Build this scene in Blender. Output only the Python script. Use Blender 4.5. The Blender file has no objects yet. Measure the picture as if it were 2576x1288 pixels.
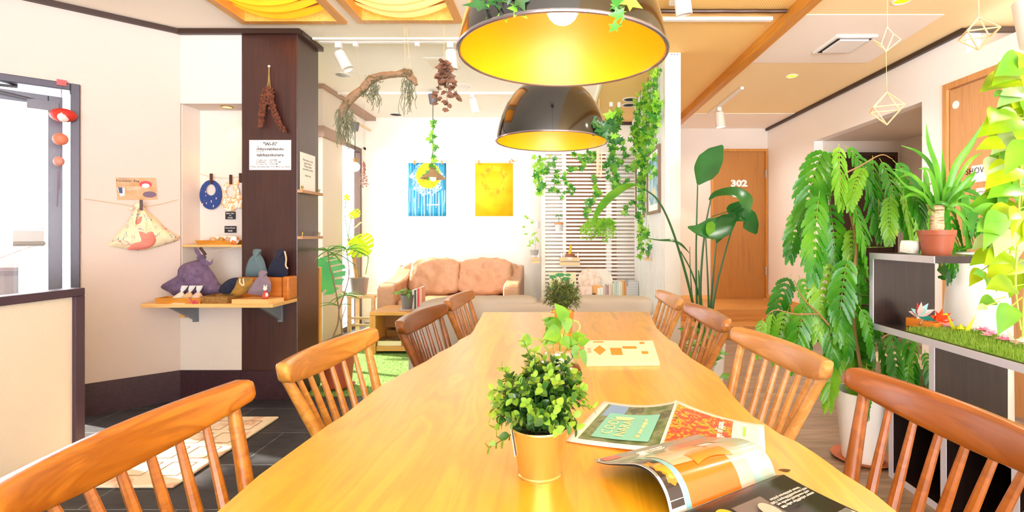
import bpy, math, random
from mathutils import Vector as V, Matrix, noise
from math import sin, cos, pi, radians, sqrt
random.seed(7)
R = random.uniform
C = bpy.context.scene.collection
# camera constants (photo taken as 2576 x 1288): eye height 1.15 m, looking along +Y
F, CX, CY, HC = 1290.0, 1398.0, 592.0, 1.15

def W(px, py, D):
    return V(((px-CX)*D/F, D, HC-(py-CY)*D/F))
def Wz(px, py, z):
    return W(px, py, (HC-z)*F/(py-CY))
def Wx(px, py, x):
    return W(px, py, x*F/(px-CX))

MW = {}
def tagit(o, label=None, cat=None, group=None, kind=None):
    if label: o['label'] = label
    if cat: o['category'] = cat
    if group: o['group'] = group
    if kind: o['kind'] = kind
    return o
def thing(name, label, cat, loc=(0, 0, 0), rz=0, group=None, kind=None):
    o = bpy.data.objects.new(name, None)
    o.empty_display_size = .05
    C.objects.link(o)
    o.location = loc
    o.rotation_euler = (0, 0, rz)
    MW[o.name] = Matrix.Translation(V(loc)) @ Matrix.Rotation(rz, 4, 'Z')
    return tagit(o, label, cat, group, kind)

def smooth(pts, n=6):
    pts = [V(p) for p in pts]
    if len(pts) < 3: return pts
    P = [pts[0]*2-pts[1]] + pts + [pts[-1]*2-pts[-2]]
    out = []
    for i in range(1, len(P)-2):
        a, b, c, d = P[i-1], P[i], P[i+1], P[i+2]
        for k in range(n):
            t = k/n
            out.append(.5*((2*b)+(c-a)*t+(2*a-5*b+4*c-d)*t*t+(3*b-a-3*c+d)*t**3))
    out.append(pts[-1])
    return out

class MB:
    def __init__(s, M=None):
        s.v = []; s.f = []; s.m = []; s.M = M; s.cur = 0
    def add(s, vs, fs):
        o = len(s.v)
        for p in vs:
            p = V(p)
            s.v.append(s.M @ p if s.M else p)
        for f in fs:
            s.f.append([i+o for i in f]); s.m.append(s.cur)
        return s
    def box(s, x0, x1, y0, y1, z0, z1):
        return s.add([(x0,y0,z0),(x1,y0,z0),(x1,y1,z0),(x0,y1,z0),(x0,y0,z1),(x1,y0,z1),(x1,y1,z1),(x0,y1,z1)],
                     [(0,3,2,1),(4,5,6,7),(0,1,5,4),(1,2,6,5),(2,3,7,6),(3,0,4,7)])
    def prism(s, pts, off):
        pts = [V(p) for p in pts]; off = V(off); n = len(pts)
        return s.add(pts+[p+off for p in pts],
                     [list(range(n))[::-1], list(range(n, 2*n))]+[(i, (i+1) % n, n+(i+1) % n, n+i) for i in range(n)])
    def loft(s, rings, caps=True, closed=True):
        n = len(rings[0]); vs = [p for r in rings for p in r]; fs = []
        for i in range(len(rings)-1):
            for j in range(n if closed else n-1):
                k = (j+1) % n
                fs.append((i*n+j, i*n+k, (i+1)*n+k, (i+1)*n+j))
        if caps:
            fs.append(list(range(n))[::-1]); fs.append(list(range((len(rings)-1)*n, len(rings)*n)))
        return s.add(vs, fs)
    def tube(s, pts, r, n=8, flat=1.0):
        pts = [V(p) for p in pts]
        if not isinstance(r, (list, tuple)): r = [r]*len(pts)
        if len(r) != len(pts):
            m = len(r)-1; q = []
            for i in range(len(pts)):
                x = i/(len(pts)-1)*m; a = min(int(x), m-1)
                q.append(r[a]+(r[a+1]-r[a])*(x-a))
            r = q
        t0 = (pts[1]-pts[0]).normalized()
        nrm = t0.orthogonal().normalized()
        rings = []
        for i, p in enumerate(pts):
            t = (pts[min(i+1, len(pts)-1)]-pts[max(i-1, 0)])
            if t.length < 1e-9: t = t0
            t.normalize()
            nrm = nrm-t*nrm.dot(t)
            if nrm.length < 1e-6: nrm = t.orthogonal()
            nrm.normalize(); b = t.cross(nrm)
            rings.append([p+nrm*(cos(2*pi*k/n)*r[i])+b*(sin(2*pi*k/n)*r[i]*flat) for k in range(n)])
        return s.loft(rings)
    def lathe(s, prof, c=(0, 0, 0), n=24, caps=True, wob=None):
        c = V(c); rings = []
        for r, z in prof:
            rings.append([c+V((cos(2*pi*k/n)*r*(wob(k, z) if wob else 1), sin(2*pi*k/n)*r*(wob(k, z) if wob else 1), z)) for k in range(n)])
        return s.loft(rings, caps)
    def sphere(s, c, r, n=12, sq=(1, 1, 1), jit=0):
        c = V(c); rings = []
        for i in range(n//2+1):
            th = -pi/2+pi*i/(n//2)
            rr = max(cos(th), 1e-3)
            rings.append([c+V((cos(2*pi*k/n)*rr*sq[0], sin(2*pi*k/n)*rr*sq[1], sin(th)*sq[2]))*r*(1+(R(-jit, jit) if jit else 0)) for k in range(n)])
        return s.loft(rings)
    def grid(s, fn, nu, nv, mf=None):
        o = len(s.v)
        for j in range(nv+1):
            for i in range(nu+1):
                p = V(fn(i/nu, j/nv)); s.v.append(s.M @ p if s.M else p)
        for j in range(nv):
            for i in range(nu):
                a = o+j*(nu+1)+i
                s.f.append([a, a+1, a+nu+2, a+nu+1])
                s.m.append(mf((i+.5)/nu, (j+.5)/nv) if mf else s.cur)
        return s
    def sq(s, c, h, p=5.0, n=8, nz=0, nf=9):
        """soft box: a cube grid pushed on to a super-ellipsoid"""
        c = V(c); key = {}; vs = []; fs = []
        def vid(a):
            k = tuple(round(x, 5) for x in a)
            if k not in key:
                key[k] = len(vs); L = sum(abs(x)**p for x in a)**(1/p)
                q = V([a[i]/L*h[i] for i in range(3)])
                if nz:
                    d = noise.noise((q+c)*nf)*nz+noise.noise((q+c)*nf*2.3)*nz*.5
                    q = q+q.normalized()*d
                vs.append(c+q)
            return key[k]
        for ax in range(3):
            for sg in (-1, 1):
                for i in range(n):
                    for j in range(n):
                        q = []
                        for di, dj in ((0, 0), (1, 0), (1, 1), (0, 1)):
                            a = [0, 0, 0]; a[ax] = sg; a[(ax+1) % 3] = -1+2*(i+di)/n; a[(ax+2) % 3] = -1+2*(j+dj)/n
                            q.append(vid(a))
                        fs.append(q if sg > 0 else q[::-1])
        return s.add(vs, fs)
    def pillow(s, outline, M, th, n=5, back=.4, wr=0, wf=20):
        """stuffed shape from a 2D outline; M maps (x, y, z=front)"""
        o2 = [V((p[0], p[1], 0)) for p in outline]
        c = sum(o2, V())/len(o2); rings = []
        def ring(k, sg):
            sc = 1-k/n; z = th*sqrt(max(0, 1-sc*sc))*sg
            r = []
            for p in o2:
                q = c+(p-c)*max(sc, .02)
                zz = z+(noise.noise(V((q.x*wf, q.y*wf, 3.1)))*wr*(1-sc*sc) if wr and sg > 0 else 0)
                r.append(M @ V((q.x, q.y, zz)))
            return r
        for k in range(n, 0, -1): rings.append(ring(k, -back))
        for k in range(0, n+1): rings.append(ring(k, 1))
        return s.loft(rings)
    def blade(s, mid, wid, up, fold=.25):
        """leaf blade along a midrib polyline with half widths"""
        mid = [V(p) for p in mid]; n = len(mid); vs = []; fs = []
        if len(wid) != n:
            m = len(wid)-1; q = []
            for i in range(n):
                x = i/(n-1)*m; a = min(int(x), m-1); q.append(wid[a]+(wid[a+1]-wid[a])*(x-a))
            wid = q
        up = V(up)
        for i, p in enumerate(mid):
            t = (mid[min(i+1, n-1)]-mid[max(i-1, 0)]).normalized()
            sd = t.cross(up)
            if sd.length < 1e-4: sd = t.orthogonal()
            sd.normalize(); u = sd.cross(t)
            w = max(wid[i], .0004)
            vs += [p-sd*w+u*w*fold, p, p+sd*w+u*w*fold]
        for i in range(n-1):
            a = 3*i
            fs += [(a, a+1, a+4, a+3), (a+1, a+2, a+5, a+4)]
        return s.add(vs, fs)
    def leaf(s, b, d, up, L, wd, kind='oval', fold=.2, droop=.15):
        b = V(b); d = V(d).normalized(); up = V(up)
        prof = {'oval': [.1, .75, 1, .85, .45, .03], 'heart': [.5, .96, 1, .94, .82, .64, .42, .2, .01],
                'lance': [.2, .8, 1, .8, .4, .02], 'strap': [.6, .9, 1, .9, .6, .02], 'round': [.15, .62, .92, 1, .97, .82, .55, .06]}[kind]
        n = len(prof); mid = []
        for i in range(n):
            t = i/(n-1); mid.append(b+d*L*t-V((0, 0, 1))*droop*L*t*t)
        return s.blade(mid, [w*wd/2 for w in prof], up, fold)
    def ivy(s, b, d, up, L):
        b = V(b); d = V(d).normalized(); sd = d.cross(V(up))
        if sd.length < 1e-4: sd = d.orthogonal()
        sd.normalize(); u = sd.cross(d)
        o = [(0, 0), (.42, -.12), (.25, .22), (.5, .5), (.2, .52), (0, 1), (-.2, .52), (-.5, .5), (-.25, .22), (-.42, -.12)]
        vs = [b+d*L*.3-u*L*.06]+[b+sd*L*x+d*L*y+u*L*.12*abs(x) for x, y in o]
        return s.add(vs, [(0, i, i % 10+1) for i in range(1, 11)])
    def build(s, name, mats, parent=None, local=False, sm=True, bevel=0, seg=2, solid=0, sub=0, label=None, cat=None, group=None, kind=None, ang=40):
        me = bpy.data.meshes.new(name)
        mats = mats if isinstance(mats, (list, tuple)) else [mats]
        vs = s.v
        o = bpy.data.objects.new(name, me)
        if parent is not None:
            if not local:
                I = MW[parent.name].inverted(); vs = [I @ v for v in vs]
            o.parent = parent; mw = MW[parent.name]
        else:
            mw = Matrix()
            if not local:
                xs = [v.x for v in vs]; ys = [v.y for v in vs]; zs = [v.z for v in vs]
                c = V(((min(xs)+max(xs))/2, (min(ys)+max(ys))/2, min(zs)))
                vs = [v-c for v in vs]; o.location = c; mw = Matrix.Translation(c)
        me.from_pydata([tuple(v) for v in vs], [], s.f)
        for m in mats: me.materials.append(m)
        if len(mats) > 1: me.polygons.foreach_set('material_index', s.m)
        me.validate()
        if sm:
            me.polygons.foreach_set('use_smooth', [True]*len(me.polygons))
            try: me.set_sharp_from_angle(angle=radians(ang))
            except Exception: pass
        C.objects.link(o)
        if bevel:
            b = o.modifiers.new('bevel', 'BEVEL'); b.width = bevel; b.segments = seg; b.limit_method = 'ANGLE'
        if solid:
            b = o.modifiers.new('solid', 'SOLIDIFY'); b.thickness = solid; b.offset = 0
        if sub:
            b = o.modifiers.new('sub', 'SUBSURF'); b.levels = sub; b.render_levels = sub
        MW[o.name] = mw
        return tagit(o, label, cat, group, kind)

def struct(name, mb, m, parent=None, **k):
    return mb.build(name, m, parent, kind=None if parent else 'structure', sm=k.pop('sm', False), **k)

def frame(o, x, y):
    """matrix from an origin and two axes (x reading direction, y up)"""
    x = V(x).normalized(); y = V(y); y = (y-x*x.dot(y)).normalized(); z = x.cross(y)
    M = Matrix((x, y, z)).transposed().to_4x4(); M.translation = V(o)
    return M
def lettering(txt, size, M, m, parent, name='lettering', ext=.0004, bold=0, al='CENTER', sx=1.0, shear=0, space=1.0):
    cu = bpy.data.curves.new('txt', 'FONT')
    cu.body = txt; cu.size = size; cu.align_x = al; cu.align_y = 'CENTER'; cu.extrude = ext; cu.offset = bold; cu.shear = shear
    cu.space_line = space; cu.resolution_u = 2
    to = bpy.data.objects.new('txt', cu)
    me = bpy.data.meshes.new_from_object(to)
    bpy.data.objects.remove(to)
    L = MW[parent.name].inverted() @ M @ Matrix.Diagonal((sx, 1, 1, 1))
    me.transform(L)
    me.materials.clear(); me.materials.append(m)
    me.name = name
    o = bpy.data.objects.new(name, me); o.parent = parent; C.objects.link(o); MW[o.name] = MW[parent.name]
    return o
def dup(root, loc, rz=0, label=None):
    def cp(o, p):
        c = o.copy(); C.objects.link(c)
        if p is not None: c.parent = p
        for ch in o.children: cp(ch, c)
        return c
    r = cp(root, None); r.location = loc; r.rotation_euler = (0, 0, rz)
    if label: r['label'] = label
    return r

# ---------------------------------------------------------------- materials
def lin(c):
    if isinstance(c, str):
        c = [int(c[i:i+2], 16)/255 for i in (0, 2, 4)]
        c = [x/12.92 if x <= .04045 else ((x+.055)/1.055)**2.4 for x in c]
    return (c[0], c[1], c[2], 1)
MATS = {}
def newmat(name):
    m = bpy.data.materials.new(name); m.use_nodes = True
    nt = m.node_tree
    return m, nt, nt.nodes['Principled BSDF'], nt.nodes['Material Output']
def bump(nt, b, scale, strength, coord='Object', stretch=None, dist=.01):
    tc = nt.nodes.new('ShaderNodeTexCoord'); nz = nt.nodes.new('ShaderNodeTexNoise'); bp = nt.nodes.new('ShaderNodeBump')
    nz.inputs['Scale'].default_value = scale; nz.inputs['Detail'].default_value = 4
    bp.inputs['Strength'].default_value = strength; bp.inputs['Distance'].default_value = dist
    if stretch:
        mp = nt.nodes.new('ShaderNodeMapping'); mp.inputs['Scale'].default_value = stretch
        nt.links.new(tc.outputs[coord], mp.inputs[0]); nt.links.new(mp.outputs[0], nz.inputs['Vector'])
    else: nt.links.new(tc.outputs[coord], nz.inputs['Vector'])
    nt.links.new(nz.outputs['Fac'], bp.inputs['Height']); nt.links.new(bp.outputs[0], b.inputs['Normal'])
def mat(name, col, rough=.5, metal=0, spec=.5, emit=0, ecol=None, coat=0, bmp=None, bscale=60, trans=0, sub=0):
    if name in MATS: return MATS[name]
    m, nt, b, out = newmat(name)
    b.inputs['Base Color'].default_value = lin(col); b.inputs['Roughness'].default_value = rough
    b.inputs['Metallic'].default_value = metal; b.inputs['Specular IOR Level'].default_value = spec
    b.inputs['Coat Weight'].default_value = coat
    if trans: b.inputs['Transmission Weight'].default_value = trans
    if emit:
        b.inputs['Emission Color'].default_value = lin(ecol or col); b.inputs['Emission Strength'].default_value = emit
    if bmp: bump(nt, b, bscale, bmp)
    MATS[name] = m
    return m
def ramp(nt, stops, const=False):
    r = nt.nodes.new('ShaderNodeValToRGB'); e = r.color_ramp.elements
    if const: r.color_ramp.interpolation = 'CONSTANT'
    while len(e) < len(stops): e.new(.5)
    for i, (p, c) in enumerate(stops):
        e[i].position = p; e[i].color = lin(c)
    return r
def wood(name, stops, axis='y', scale=6, stretch=12, rough=.35, coat=0, dist=1.0, spec=.5, wave=True):
    """wood grain running along axis"""
    if name in MATS: return MATS[name]
    m, nt, b, out = newmat(name)
    tc = nt.nodes.new('ShaderNodeTexCoord'); mp = nt.nodes.new('ShaderNodeMapping')
    sc = [scale*stretch/6]*3; sc['xyz'.index(axis)] = scale/6
    mp.inputs['Scale'].default_value = sc
    nz = nt.nodes.new('ShaderNodeTexNoise'); nz.inputs['Scale'].default_value = 2.0; nz.inputs['Detail'].default_value = 5; nz.inputs['Distortion'].default_value = dist
    r = ramp(nt, stops)
    L = nt.links
    L.new(tc.outputs['Object'], mp.inputs[0]); L.new(mp.outputs[0], nz.inputs['Vector'])
    L.new(nz.outputs['Fac'], r.inputs[0]); L.new(r.outputs[0], b.inputs['Base Color'])
    b.inputs['Roughness'].default_value = rough; b.inputs['Coat Weight'].default_value = coat; b.inputs['Coat Roughness'].default_value = .28
    b.inputs['Specular IOR Level'].default_value = spec
    MATS[name] = m
    return m
def pat(name, stops, scale=20, rough=.7, vor=False, const=True, stretch=None, detail=2, coat=0, bmp=0):
    """printed pattern from noise or voronoi colour bands"""
    if name in MATS: return MATS[name]
    m, nt, b, out = newmat(name); L = nt.links
    tc = nt.nodes.new('ShaderNodeTexCoord'); mp = nt.nodes.new('ShaderNodeMapping')
    if stretch: mp.inputs['Scale'].default_value = stretch
    L.new(tc.outputs['Object'], mp.inputs[0])
    if vor:
        t = nt.nodes.new('ShaderNodeTexVoronoi'); t.inputs['Scale'].default_value = scale
        o = t.outputs['Distance'] if vor == 'd' else t.outputs['Color']
    else:
        t = nt.nodes.new('ShaderNodeTexNoise'); t.inputs['Scale'].default_value = scale; t.inputs['Detail'].default_value = detail
        o = t.outputs['Fac']
    L.new(mp.outputs[0], t.inputs['Vector'])
    r = ramp(nt, stops, const); L.new(o, r.inputs[0]); L.new(r.outputs[0], b.inputs['Base Color'])
    b.inputs['Roughness'].default_value = rough; b.inputs['Coat Weight'].default_value = coat
    if bmp: bump(nt, b, scale*3, bmp)
    MATS[name] = m
    return m
def leafmat(name, stops, scale=8, rough=.35, tl=.35, tcol=None):
    """leaf: glossy surface with light passing through"""
    if name in MATS: return MATS[name]
    m, nt, b, out = newmat(name); L = nt.links
    tc = nt.nodes.new('ShaderNodeTexCoord'); nz = nt.nodes.new('ShaderNodeTexNoise'); nz.inputs['Scale'].default_value = scale
    L.new(tc.outputs['Object'], nz.inputs['Vector'])
    r = ramp(nt, stops); L.new(nz.outputs['Fac'], r.inputs[0]); L.new(r.outputs[0], b.inputs['Base Color'])
    b.inputs['Roughness'].default_value = rough
    t = nt.nodes.new('ShaderNodeBsdfTranslucent'); mx = nt.nodes.new('ShaderNodeMixShader'); mx.inputs[0].default_value = tl
    if tcol: t.inputs['Color'].default_value = lin(tcol)
    else: L.new(r.outputs[0], t.inputs['Color'])
    L.new(b.outputs[0], mx.inputs[1]); L.new(t.outputs[0], mx.inputs[2]); L.new(mx.outputs[0], out.inputs['Surface'])
    MATS[name] = m
    return m
def glassmat(name, col=(1, 1, 1), fac=.12):
    """thin clear pane"""
    if name in MATS: return MATS[name]
    m, nt, b, out = newmat(name); L = nt.links
    nt.nodes.remove(b)
    t = nt.nodes.new('ShaderNodeBsdfTransparent'); g = nt.nodes.new('ShaderNodeBsdfGlossy'); mx = nt.nodes.new('ShaderNodeMixShader')
    g.inputs['Roughness'].default_value = .03; t.inputs['Color'].default_value = lin(col)
    mx.inputs[0].default_value = fac
    L.new(t.outputs[0], mx.inputs[1]); L.new(g.outputs[0], mx.inputs[2]); L.new(mx.outputs[0], out.inputs['Surface'])
    MATS[name] = m
    return m
def brickmat(name, c1, c2, mortar, bw, bh, ms=.004, rot=0, rough=.5, offset=.5, grain=None, coat=0, bmp=.1):
    if name in MATS: return MATS[name]
    m, nt, b, out = newmat(name); L = nt.links
    tc = nt.nodes.new('ShaderNodeTexCoord'); mp = nt.nodes.new('ShaderNodeMapping'); mp.inputs['Rotation'].default_value = (0, 0, rot)
    br = nt.nodes.new('ShaderNodeTexBrick'); br.offset = offset
    br.inputs['Color1'].default_value = lin(c1); br.inputs['Color2'].default_value = lin(c2); br.inputs['Mortar'].default_value = lin(mortar)
    br.inputs['Scale'].default_value = 1; br.inputs['Brick Width'].default_value = bw; br.inputs['Row Height'].default_value = bh
    br.inputs['Mortar Size'].default_value = ms; br.inputs['Bias'].default_value = 0
    L.new(tc.outputs['Object'], mp.inputs[0]); L.new(mp.outputs[0], br.inputs['Vector'])
    nz = nt.nodes.new('ShaderNodeTexNoise'); nz.inputs['Scale'].default_value = 4; nz.inputs['Detail'].default_value = 6
    mp2 = nt.nodes.new('ShaderNodeMapping'); mp2.inputs['Scale'].default_value = grain or (1, 1, 1)
    L.new(tc.outputs['Object'], mp2.inputs[0]); L.new(mp2.outputs[0], nz.inputs['Vector'])
    mx = nt.nodes.new('ShaderNodeMix'); mx.data_type = 'RGBA'; mx.blend_type = 'MULTIPLY'; mx.inputs[0].default_value = .75
    rr = ramp(nt, [(.3, (.45, .45, .45)), (.7, (1.15, 1.15, 1.15))])
    L.new(nz.outputs['Fac'], rr.inputs[0]); L.new(br.outputs['Color'], mx.inputs[6]); L.new(rr.outputs[0], mx.inputs[7])
    L.new(mx.outputs[2], b.inputs['Base Color']); b.inputs['Roughness'].default_value = rough; b.inputs['Coat Weight'].default_value = coat
    bp = nt.nodes.new('ShaderNodeBump'); bp.inputs['Strength'].default_value = bmp; bp.inputs['Distance'].default_value = .01
    L.new(nz.outputs['Fac'], bp.inputs['Height']); L.new(bp.outputs[0], b.inputs['Normal'])
    MATS[name] = m
    return m
# ---------------------------------------------------------------- colours
WALL = mat('wallpaper', 'DED4C8', .85, bmp=.15, bscale=90)
WALLW = mat('white_wallpaper', 'F6F3EE', .85, bmp=.15, bscale=90)
CREAM = mat('cream_ceiling', 'F6EEDC', .9, bmp=.1, bscale=60)
TAN = mat('tan_ceiling', 'F8E0AC', .85, bmp=.12, bscale=120)
DARK = wood('dark_wood', [(.3, '2E1512'), (.7, '45221B')], 'z', 8, 30, .36, coat=.6)
DARKB = wood('dark_base', [(.3, '2C1518'), (.7, '40212A')], 'y', 8, 20, .45)
TRIM = mat('brown_trim', '3A241A', .4)
DUSK = mat('dusty_brown', 'A88C7C', .6)
SLATE = brickmat('slate_tiles', '34363B', '42444A', '85888C', .84, .42, .003, 0, .5, .5, (2, 9, 1), bmp=.25)
PLANK = brickmat('floor_planks', 'AC917A', '98806A', '7A6552', 1.2, .11, .0015, 0, .38, .37, (1.2, 14, 1), bmp=.05)
DOORW = wood('honey_door', [(.25, '9E6428'), (.5, 'B27834'), (.8, 'A66C2C')], 'z', 6, 20, .35)
DOORS = wood('shower_door_wood', [(.25, 'BC8450'), (.5, 'CD9A66'), (.8, 'C28D58')], 'z', 6, 20, .35)
PINE = wood('pine', [(.3, 'D9A55E'), (.6, 'E8BC78'), (.8, 'CE9650')], 'x', 7, 18, .45)
ALU = mat('grey_frame', '6B6B74', .35, .5)
ALUD = mat('dark_frame', '4A4750', .4, .4)
WHITE = mat('white_plastic', 'F2F0EC', .4)
OFFW = mat('off_white', 'E6E0D4', .5)
BLACKM = mat('black_hole', '17130F', .7)
BEAMW = wood('beam_wood', [(.3, 'C07A20'), (.7, 'D6942F')], 'y', 6, 20, .4)
GLASS = glassmat('window_glass')
LINE = mat('jute_string', 'CDB489', .9)

# woven bamboo ceiling
def weave():
    m, nt, b, out = newmat('woven_ceiling'); L = nt.links
    tc = nt.nodes.new('ShaderNodeTexCoord'); mp = nt.nodes.new('ShaderNodeMapping')
    mp.inputs['Scale'].default_value = (1, 1, 1); mp.inputs['Rotation'].default_value = (0, 0, radians(35))
    w = nt.nodes.new('ShaderNodeTexWave'); w.inputs['Scale'].default_value = 24; w.inputs['Distortion'].default_value = .6; w.inputs['Detail'].default_value = 1
    r = ramp(nt, [(.2, 'F0C068'), (.8, 'FAD690')])
    L.new(tc.outputs['Object'], mp.inputs[0]); L.new(mp.outputs[0], w.inputs['Vector']); L.new(w.outputs['Fac'], r.inputs[0])
    L.new(r.outputs[0], b.inputs['Base Color']); b.inputs['Roughness'].default_value = .7
    return m
WEAVE = weave()

ZC = 2.59       # main ceiling
ZL = 2.70       # lounge ceiling
YB = 6.75       # lounge back wall
# ---------------------------------------------------------------- floors
struct('floor', MB().box(-5.2, .35, -2.6, 6.9, -.12, 0), SLATE)
struct('floor', MB().box(.35, 4.6, -2.6, 7.0, -.12, 0), PLANK)

# ---------------------------------------------------------------- left diagonal wall
P0 = V((-2.635, 3.6, 0)); U = V((-1.06, -1, 0)).normalized(); NO = V((-1, 1.06, 0)).normalized()
DM = Matrix((U, NO, V((0, 0, 1)))).transposed().to_4x4(); DM.translation = P0      # (along, outward, up)
def DW(px, py, off=0.0):
    r = (CX-px)/F; t = (r*(3.6-off*.7)-2.635-off*-.7)/(1.06+r)
    # intersect the ray with the wall plane moved `off` towards the room
    d = V((-r, 1, -(py-CY)/F)); n = NO; k = (P0-NO*off-V((0, 0, HC))).dot(n)/d.dot(n)
    return V((0, 0, HC))+d*k
S0 = 1.457*.354
w = MB(DM); w.box(-.0, S0, 0, .12, 0, ZC); w.box(S0, S0+.95, 0, .12, 2.1, ZC); w.box(S0+.95, 3.2, 0, .12, 0, ZC)
struct('wall_left', w, mat('shaded_wallpaper', 'D2C1B4', .85, bmp=.15, bscale=90))  # darker copy of the wallpaper; the wall's shade is put into its colour
struct('baseboard_left', MB(DM).box(.0, S0, -.014, 0, 0, .205), DARKB)
struct('trim_1', MB(DM).box(-.02, 3.2, -.03, 0, ZC-.032, ZC), TRIM)
# door frame, half open glass door hinged out of view
fr = MB(DM); fr.box(S0, S0+.045, -.02, .13, 0, 2.1); fr.box(S0+.045, S0+.905, -.02, .13, 2.055, 2.1); fr.box(S0+.905, S0+.95, -.02, .13, 0, 2.1)
d1 = struct('door_1', fr, ALUD, bevel=.004)
hm = DM @ Matrix.Translation((S0+.9, .06, 0)) @ Matrix.Rotation(radians(-5), 4, 'Z')
lf = MB(hm); lf.box(-.82, -.755, -.02, .02, .02, 2.03); lf.box(-.755, -.05, -.02, .02, 1.97, 2.03); lf.box(-.755, -.05, -.02, .02, .02, .12); lf.box(-.05, 0, -.02, .02, .02, 2.03)
lf.build('door_leaf', ALU, d1, bevel=.003)
MB(hm).box(-.76, -.045, -.004, .004, .11, 1.98).build('pane', GLASS, d1, sm=False)
hd = MB(hm); hd.box(-.735, -.60, -.055, -.02, 1.08, 1.18); hd.tube([hm.inverted() @ (hm @ V((-.6, -.06, 1.1))), V((-.74, -.06, 1.1))], .012)
hd.build('door_handle', mat('door_grey', 'A8A49E', .4, .3), d1)
cl = MB(hm); cl.tube([(-.75, -.03, 1.98), (-.35, -.10, 2.02)], .008, 6); cl.tube([(-.35, -.10, 2.02), (-.62, -.04, 2.05)], .008, 6); cl.box(-.8, -.66, -.05, -.02, 1.93, 1.99)
cl.build('door_closer', ALU, d1)

# ---------------------------------------------------------------- niche wall and column
XN = -2.635; XCOL0, XCOL1 = -2.205, -1.814
w = MB(); w.box(XN, XCOL0, 3.6, 3.92, 2.075, ZC); w.box(XN, XCOL0, 3.6, 3.92, 0, .69); w.box(XN, XCOL0, 3.80, 3.92, .69, 2.075)
w.box(XN-.25, XN, 3.62, 3.92, 0, ZC)
struct('wall_niche', w, WALL)
struct('baseboard_niche', MB().box(XN+.01, XCOL0, 3.586, 3.6, 0, .205), DARKB)
struct('trim_2', MB().box(XN-.01, XCOL1+.03, 3.565, 3.6, ZC-.034, ZC), TRIM)
struct('trim_3', MB().box(XCOL1, XCOL1+.035, 3.6, 3.93, ZC-.034, ZC), TRIM)
struct('wall_column', MB().box(XCOL0, XCOL1, 3.6, 3.92, 0, ZC), DARK, bevel=.004)
struct('baseboard_column', MB().box(XCOL0, XCOL1+.01, 3.588, 3.93, 0, .2), DARKB)

# ---------------------------------------------------------------- lounge
w = MB(); w.box(-2.62, -2.39, 5.26, 5.75, 0, ZL)
struct('wall_lounge', w, WALL)
w = MB(); w.box(-2.62, -2.5, 3.92, 5.26, 2.25, ZL); w.box(-2.62, -2.5, 5.75, YB, 2.27, ZL); w.box(-2.62, -2.5, 6.66, YB, 0, 2.3)
w.box(-2.62, -2.5, 3.92, 5.26, 0, .1)
struct('wall_lounge', w, WALLW)
struct('trim_4', MB().box(-2.63, -2.365, 5.235, 5.77, 2.157, 2.27), DUSK)
struct('trim_5', MB().box(-2.63, -2.365, 5.235, YB, ZL-.045, ZL), DUSK)
struct('baseboard_lounge', MB().box(-2.63, -2.378, 5.248, 5.76, 0, .06), mat('grey_base', '8F8777', .6))
def window(name, x, y0, y1, z0, z1, th=.05, mull=()):
    f = MB(); f.box(x-.04, x+.04, y0, y0+th, z0, z1); f.box(x-.04, x+.04, y1-th, y1, z0, z1)
    f.box(x-.04, x+.04, y0+th, y1-th, z1-th, z1); f.box(x-.04, x+.04, y0+th, y1-th, z0, z0+th)
    for m in mull: f.box(x-.035, x+.035, m-.02, m+.02, z0+th, z1-th)
    o = struct(name, f, mat('bronze_frame', '6E5B50', .4, .4))
    MB().box(x-.003, x+.003, y0+th, y1-th, z0+th, z1-th).build('pane', GLASS, o, sm=False)
    return o
window('window_1', -2.56, 5.75, 6.66, 0, 2.27)
window('window_2', -2.56, 3.92, 5.26, .1, 2.25, mull=(4.6,))
struct('wall_back', MB().box(-2.62, 1.02, YB, YB+.12, 0, ZL), WALLW)
struct('trim_6', MB().box(.45, 1.5, YB-.02, YB, 2.6, 2.64), TRIM)

# hall wall with door 302, raised step
w = MB(); w.box(1.0, 2.085, 6.9, 7.02, 0, ZC+.06); w.box(2.845, 3.0, 6.9, 7.02, 0, ZC); w.box(2.085, 2.845, 6.9, 7.02, 2.31, ZC)
struct('wall_hall', w, WALL)
struct('wall_hall', MB().box(1.0, 1.1, 5.95, 6.9, 0, ZC+.05), WALLW)
sp = MB(); sp.box(1.1, 2.85, 5.96, 6.9, 0, .295); sp.box(2.116, 2.814, 6.9, 7.0, 0, .295)
struct('trim_7', sp, wood('step_wood', [(.3, 'B87B3C'), (.7, 'CF9452')], 'x', 6, 18, .3), bevel=.006)
struct('trim_8', MB().box(1.1, 2.85, 5.66, 5.96, 0, .15), wood('step_wood', [], 'x'), bevel=.006)
struct('baseboard_hall', MB().box(1.1, 2.085, 6.885, 6.9, .295, .345), PINE)
struct('baseboard_right', MB().box(2.835, 2.85, 5.72, 6.885, .295, .36), PINE)
do = MB(); do.box(2.085, 2.115, 6.87, 6.95, .295, 2.31); do.box(2.815, 2.845, 6.87, 6.95, .295, 2.31); do.box(2.115, 2.815, 6.87, 6.95, 2.275, 2.31)
d2 = struct('door_2', do, wood('frame_wood', [(.3, 'B8761F'), (.7, 'C98A38')], 'z', 6, 20, .4))
MB().box(2.116, 2.814, 6.905, 6.94, .2955, 2.274).build('door_leaf', DOORW, d2, sm=False)
hd = MB(); hd.tube([(2.17, 6.905, 1.19), (2.17, 6.86, 1.19), (2.27, 6.855, 1.19)], .009, 8); hd.lathe([(.02, 0), (.02, .006)], (2.17, 6.9, 1.187))
hd.build('door_handle', mat('steel', 'C9C9C6', .25, .9), d2)
for z in (.62, 1.92): MB().box(2.808, 2.826, 6.862, 6.872, z, z+.11).build('hinge', mat('steel', 'x'), d2)
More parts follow.
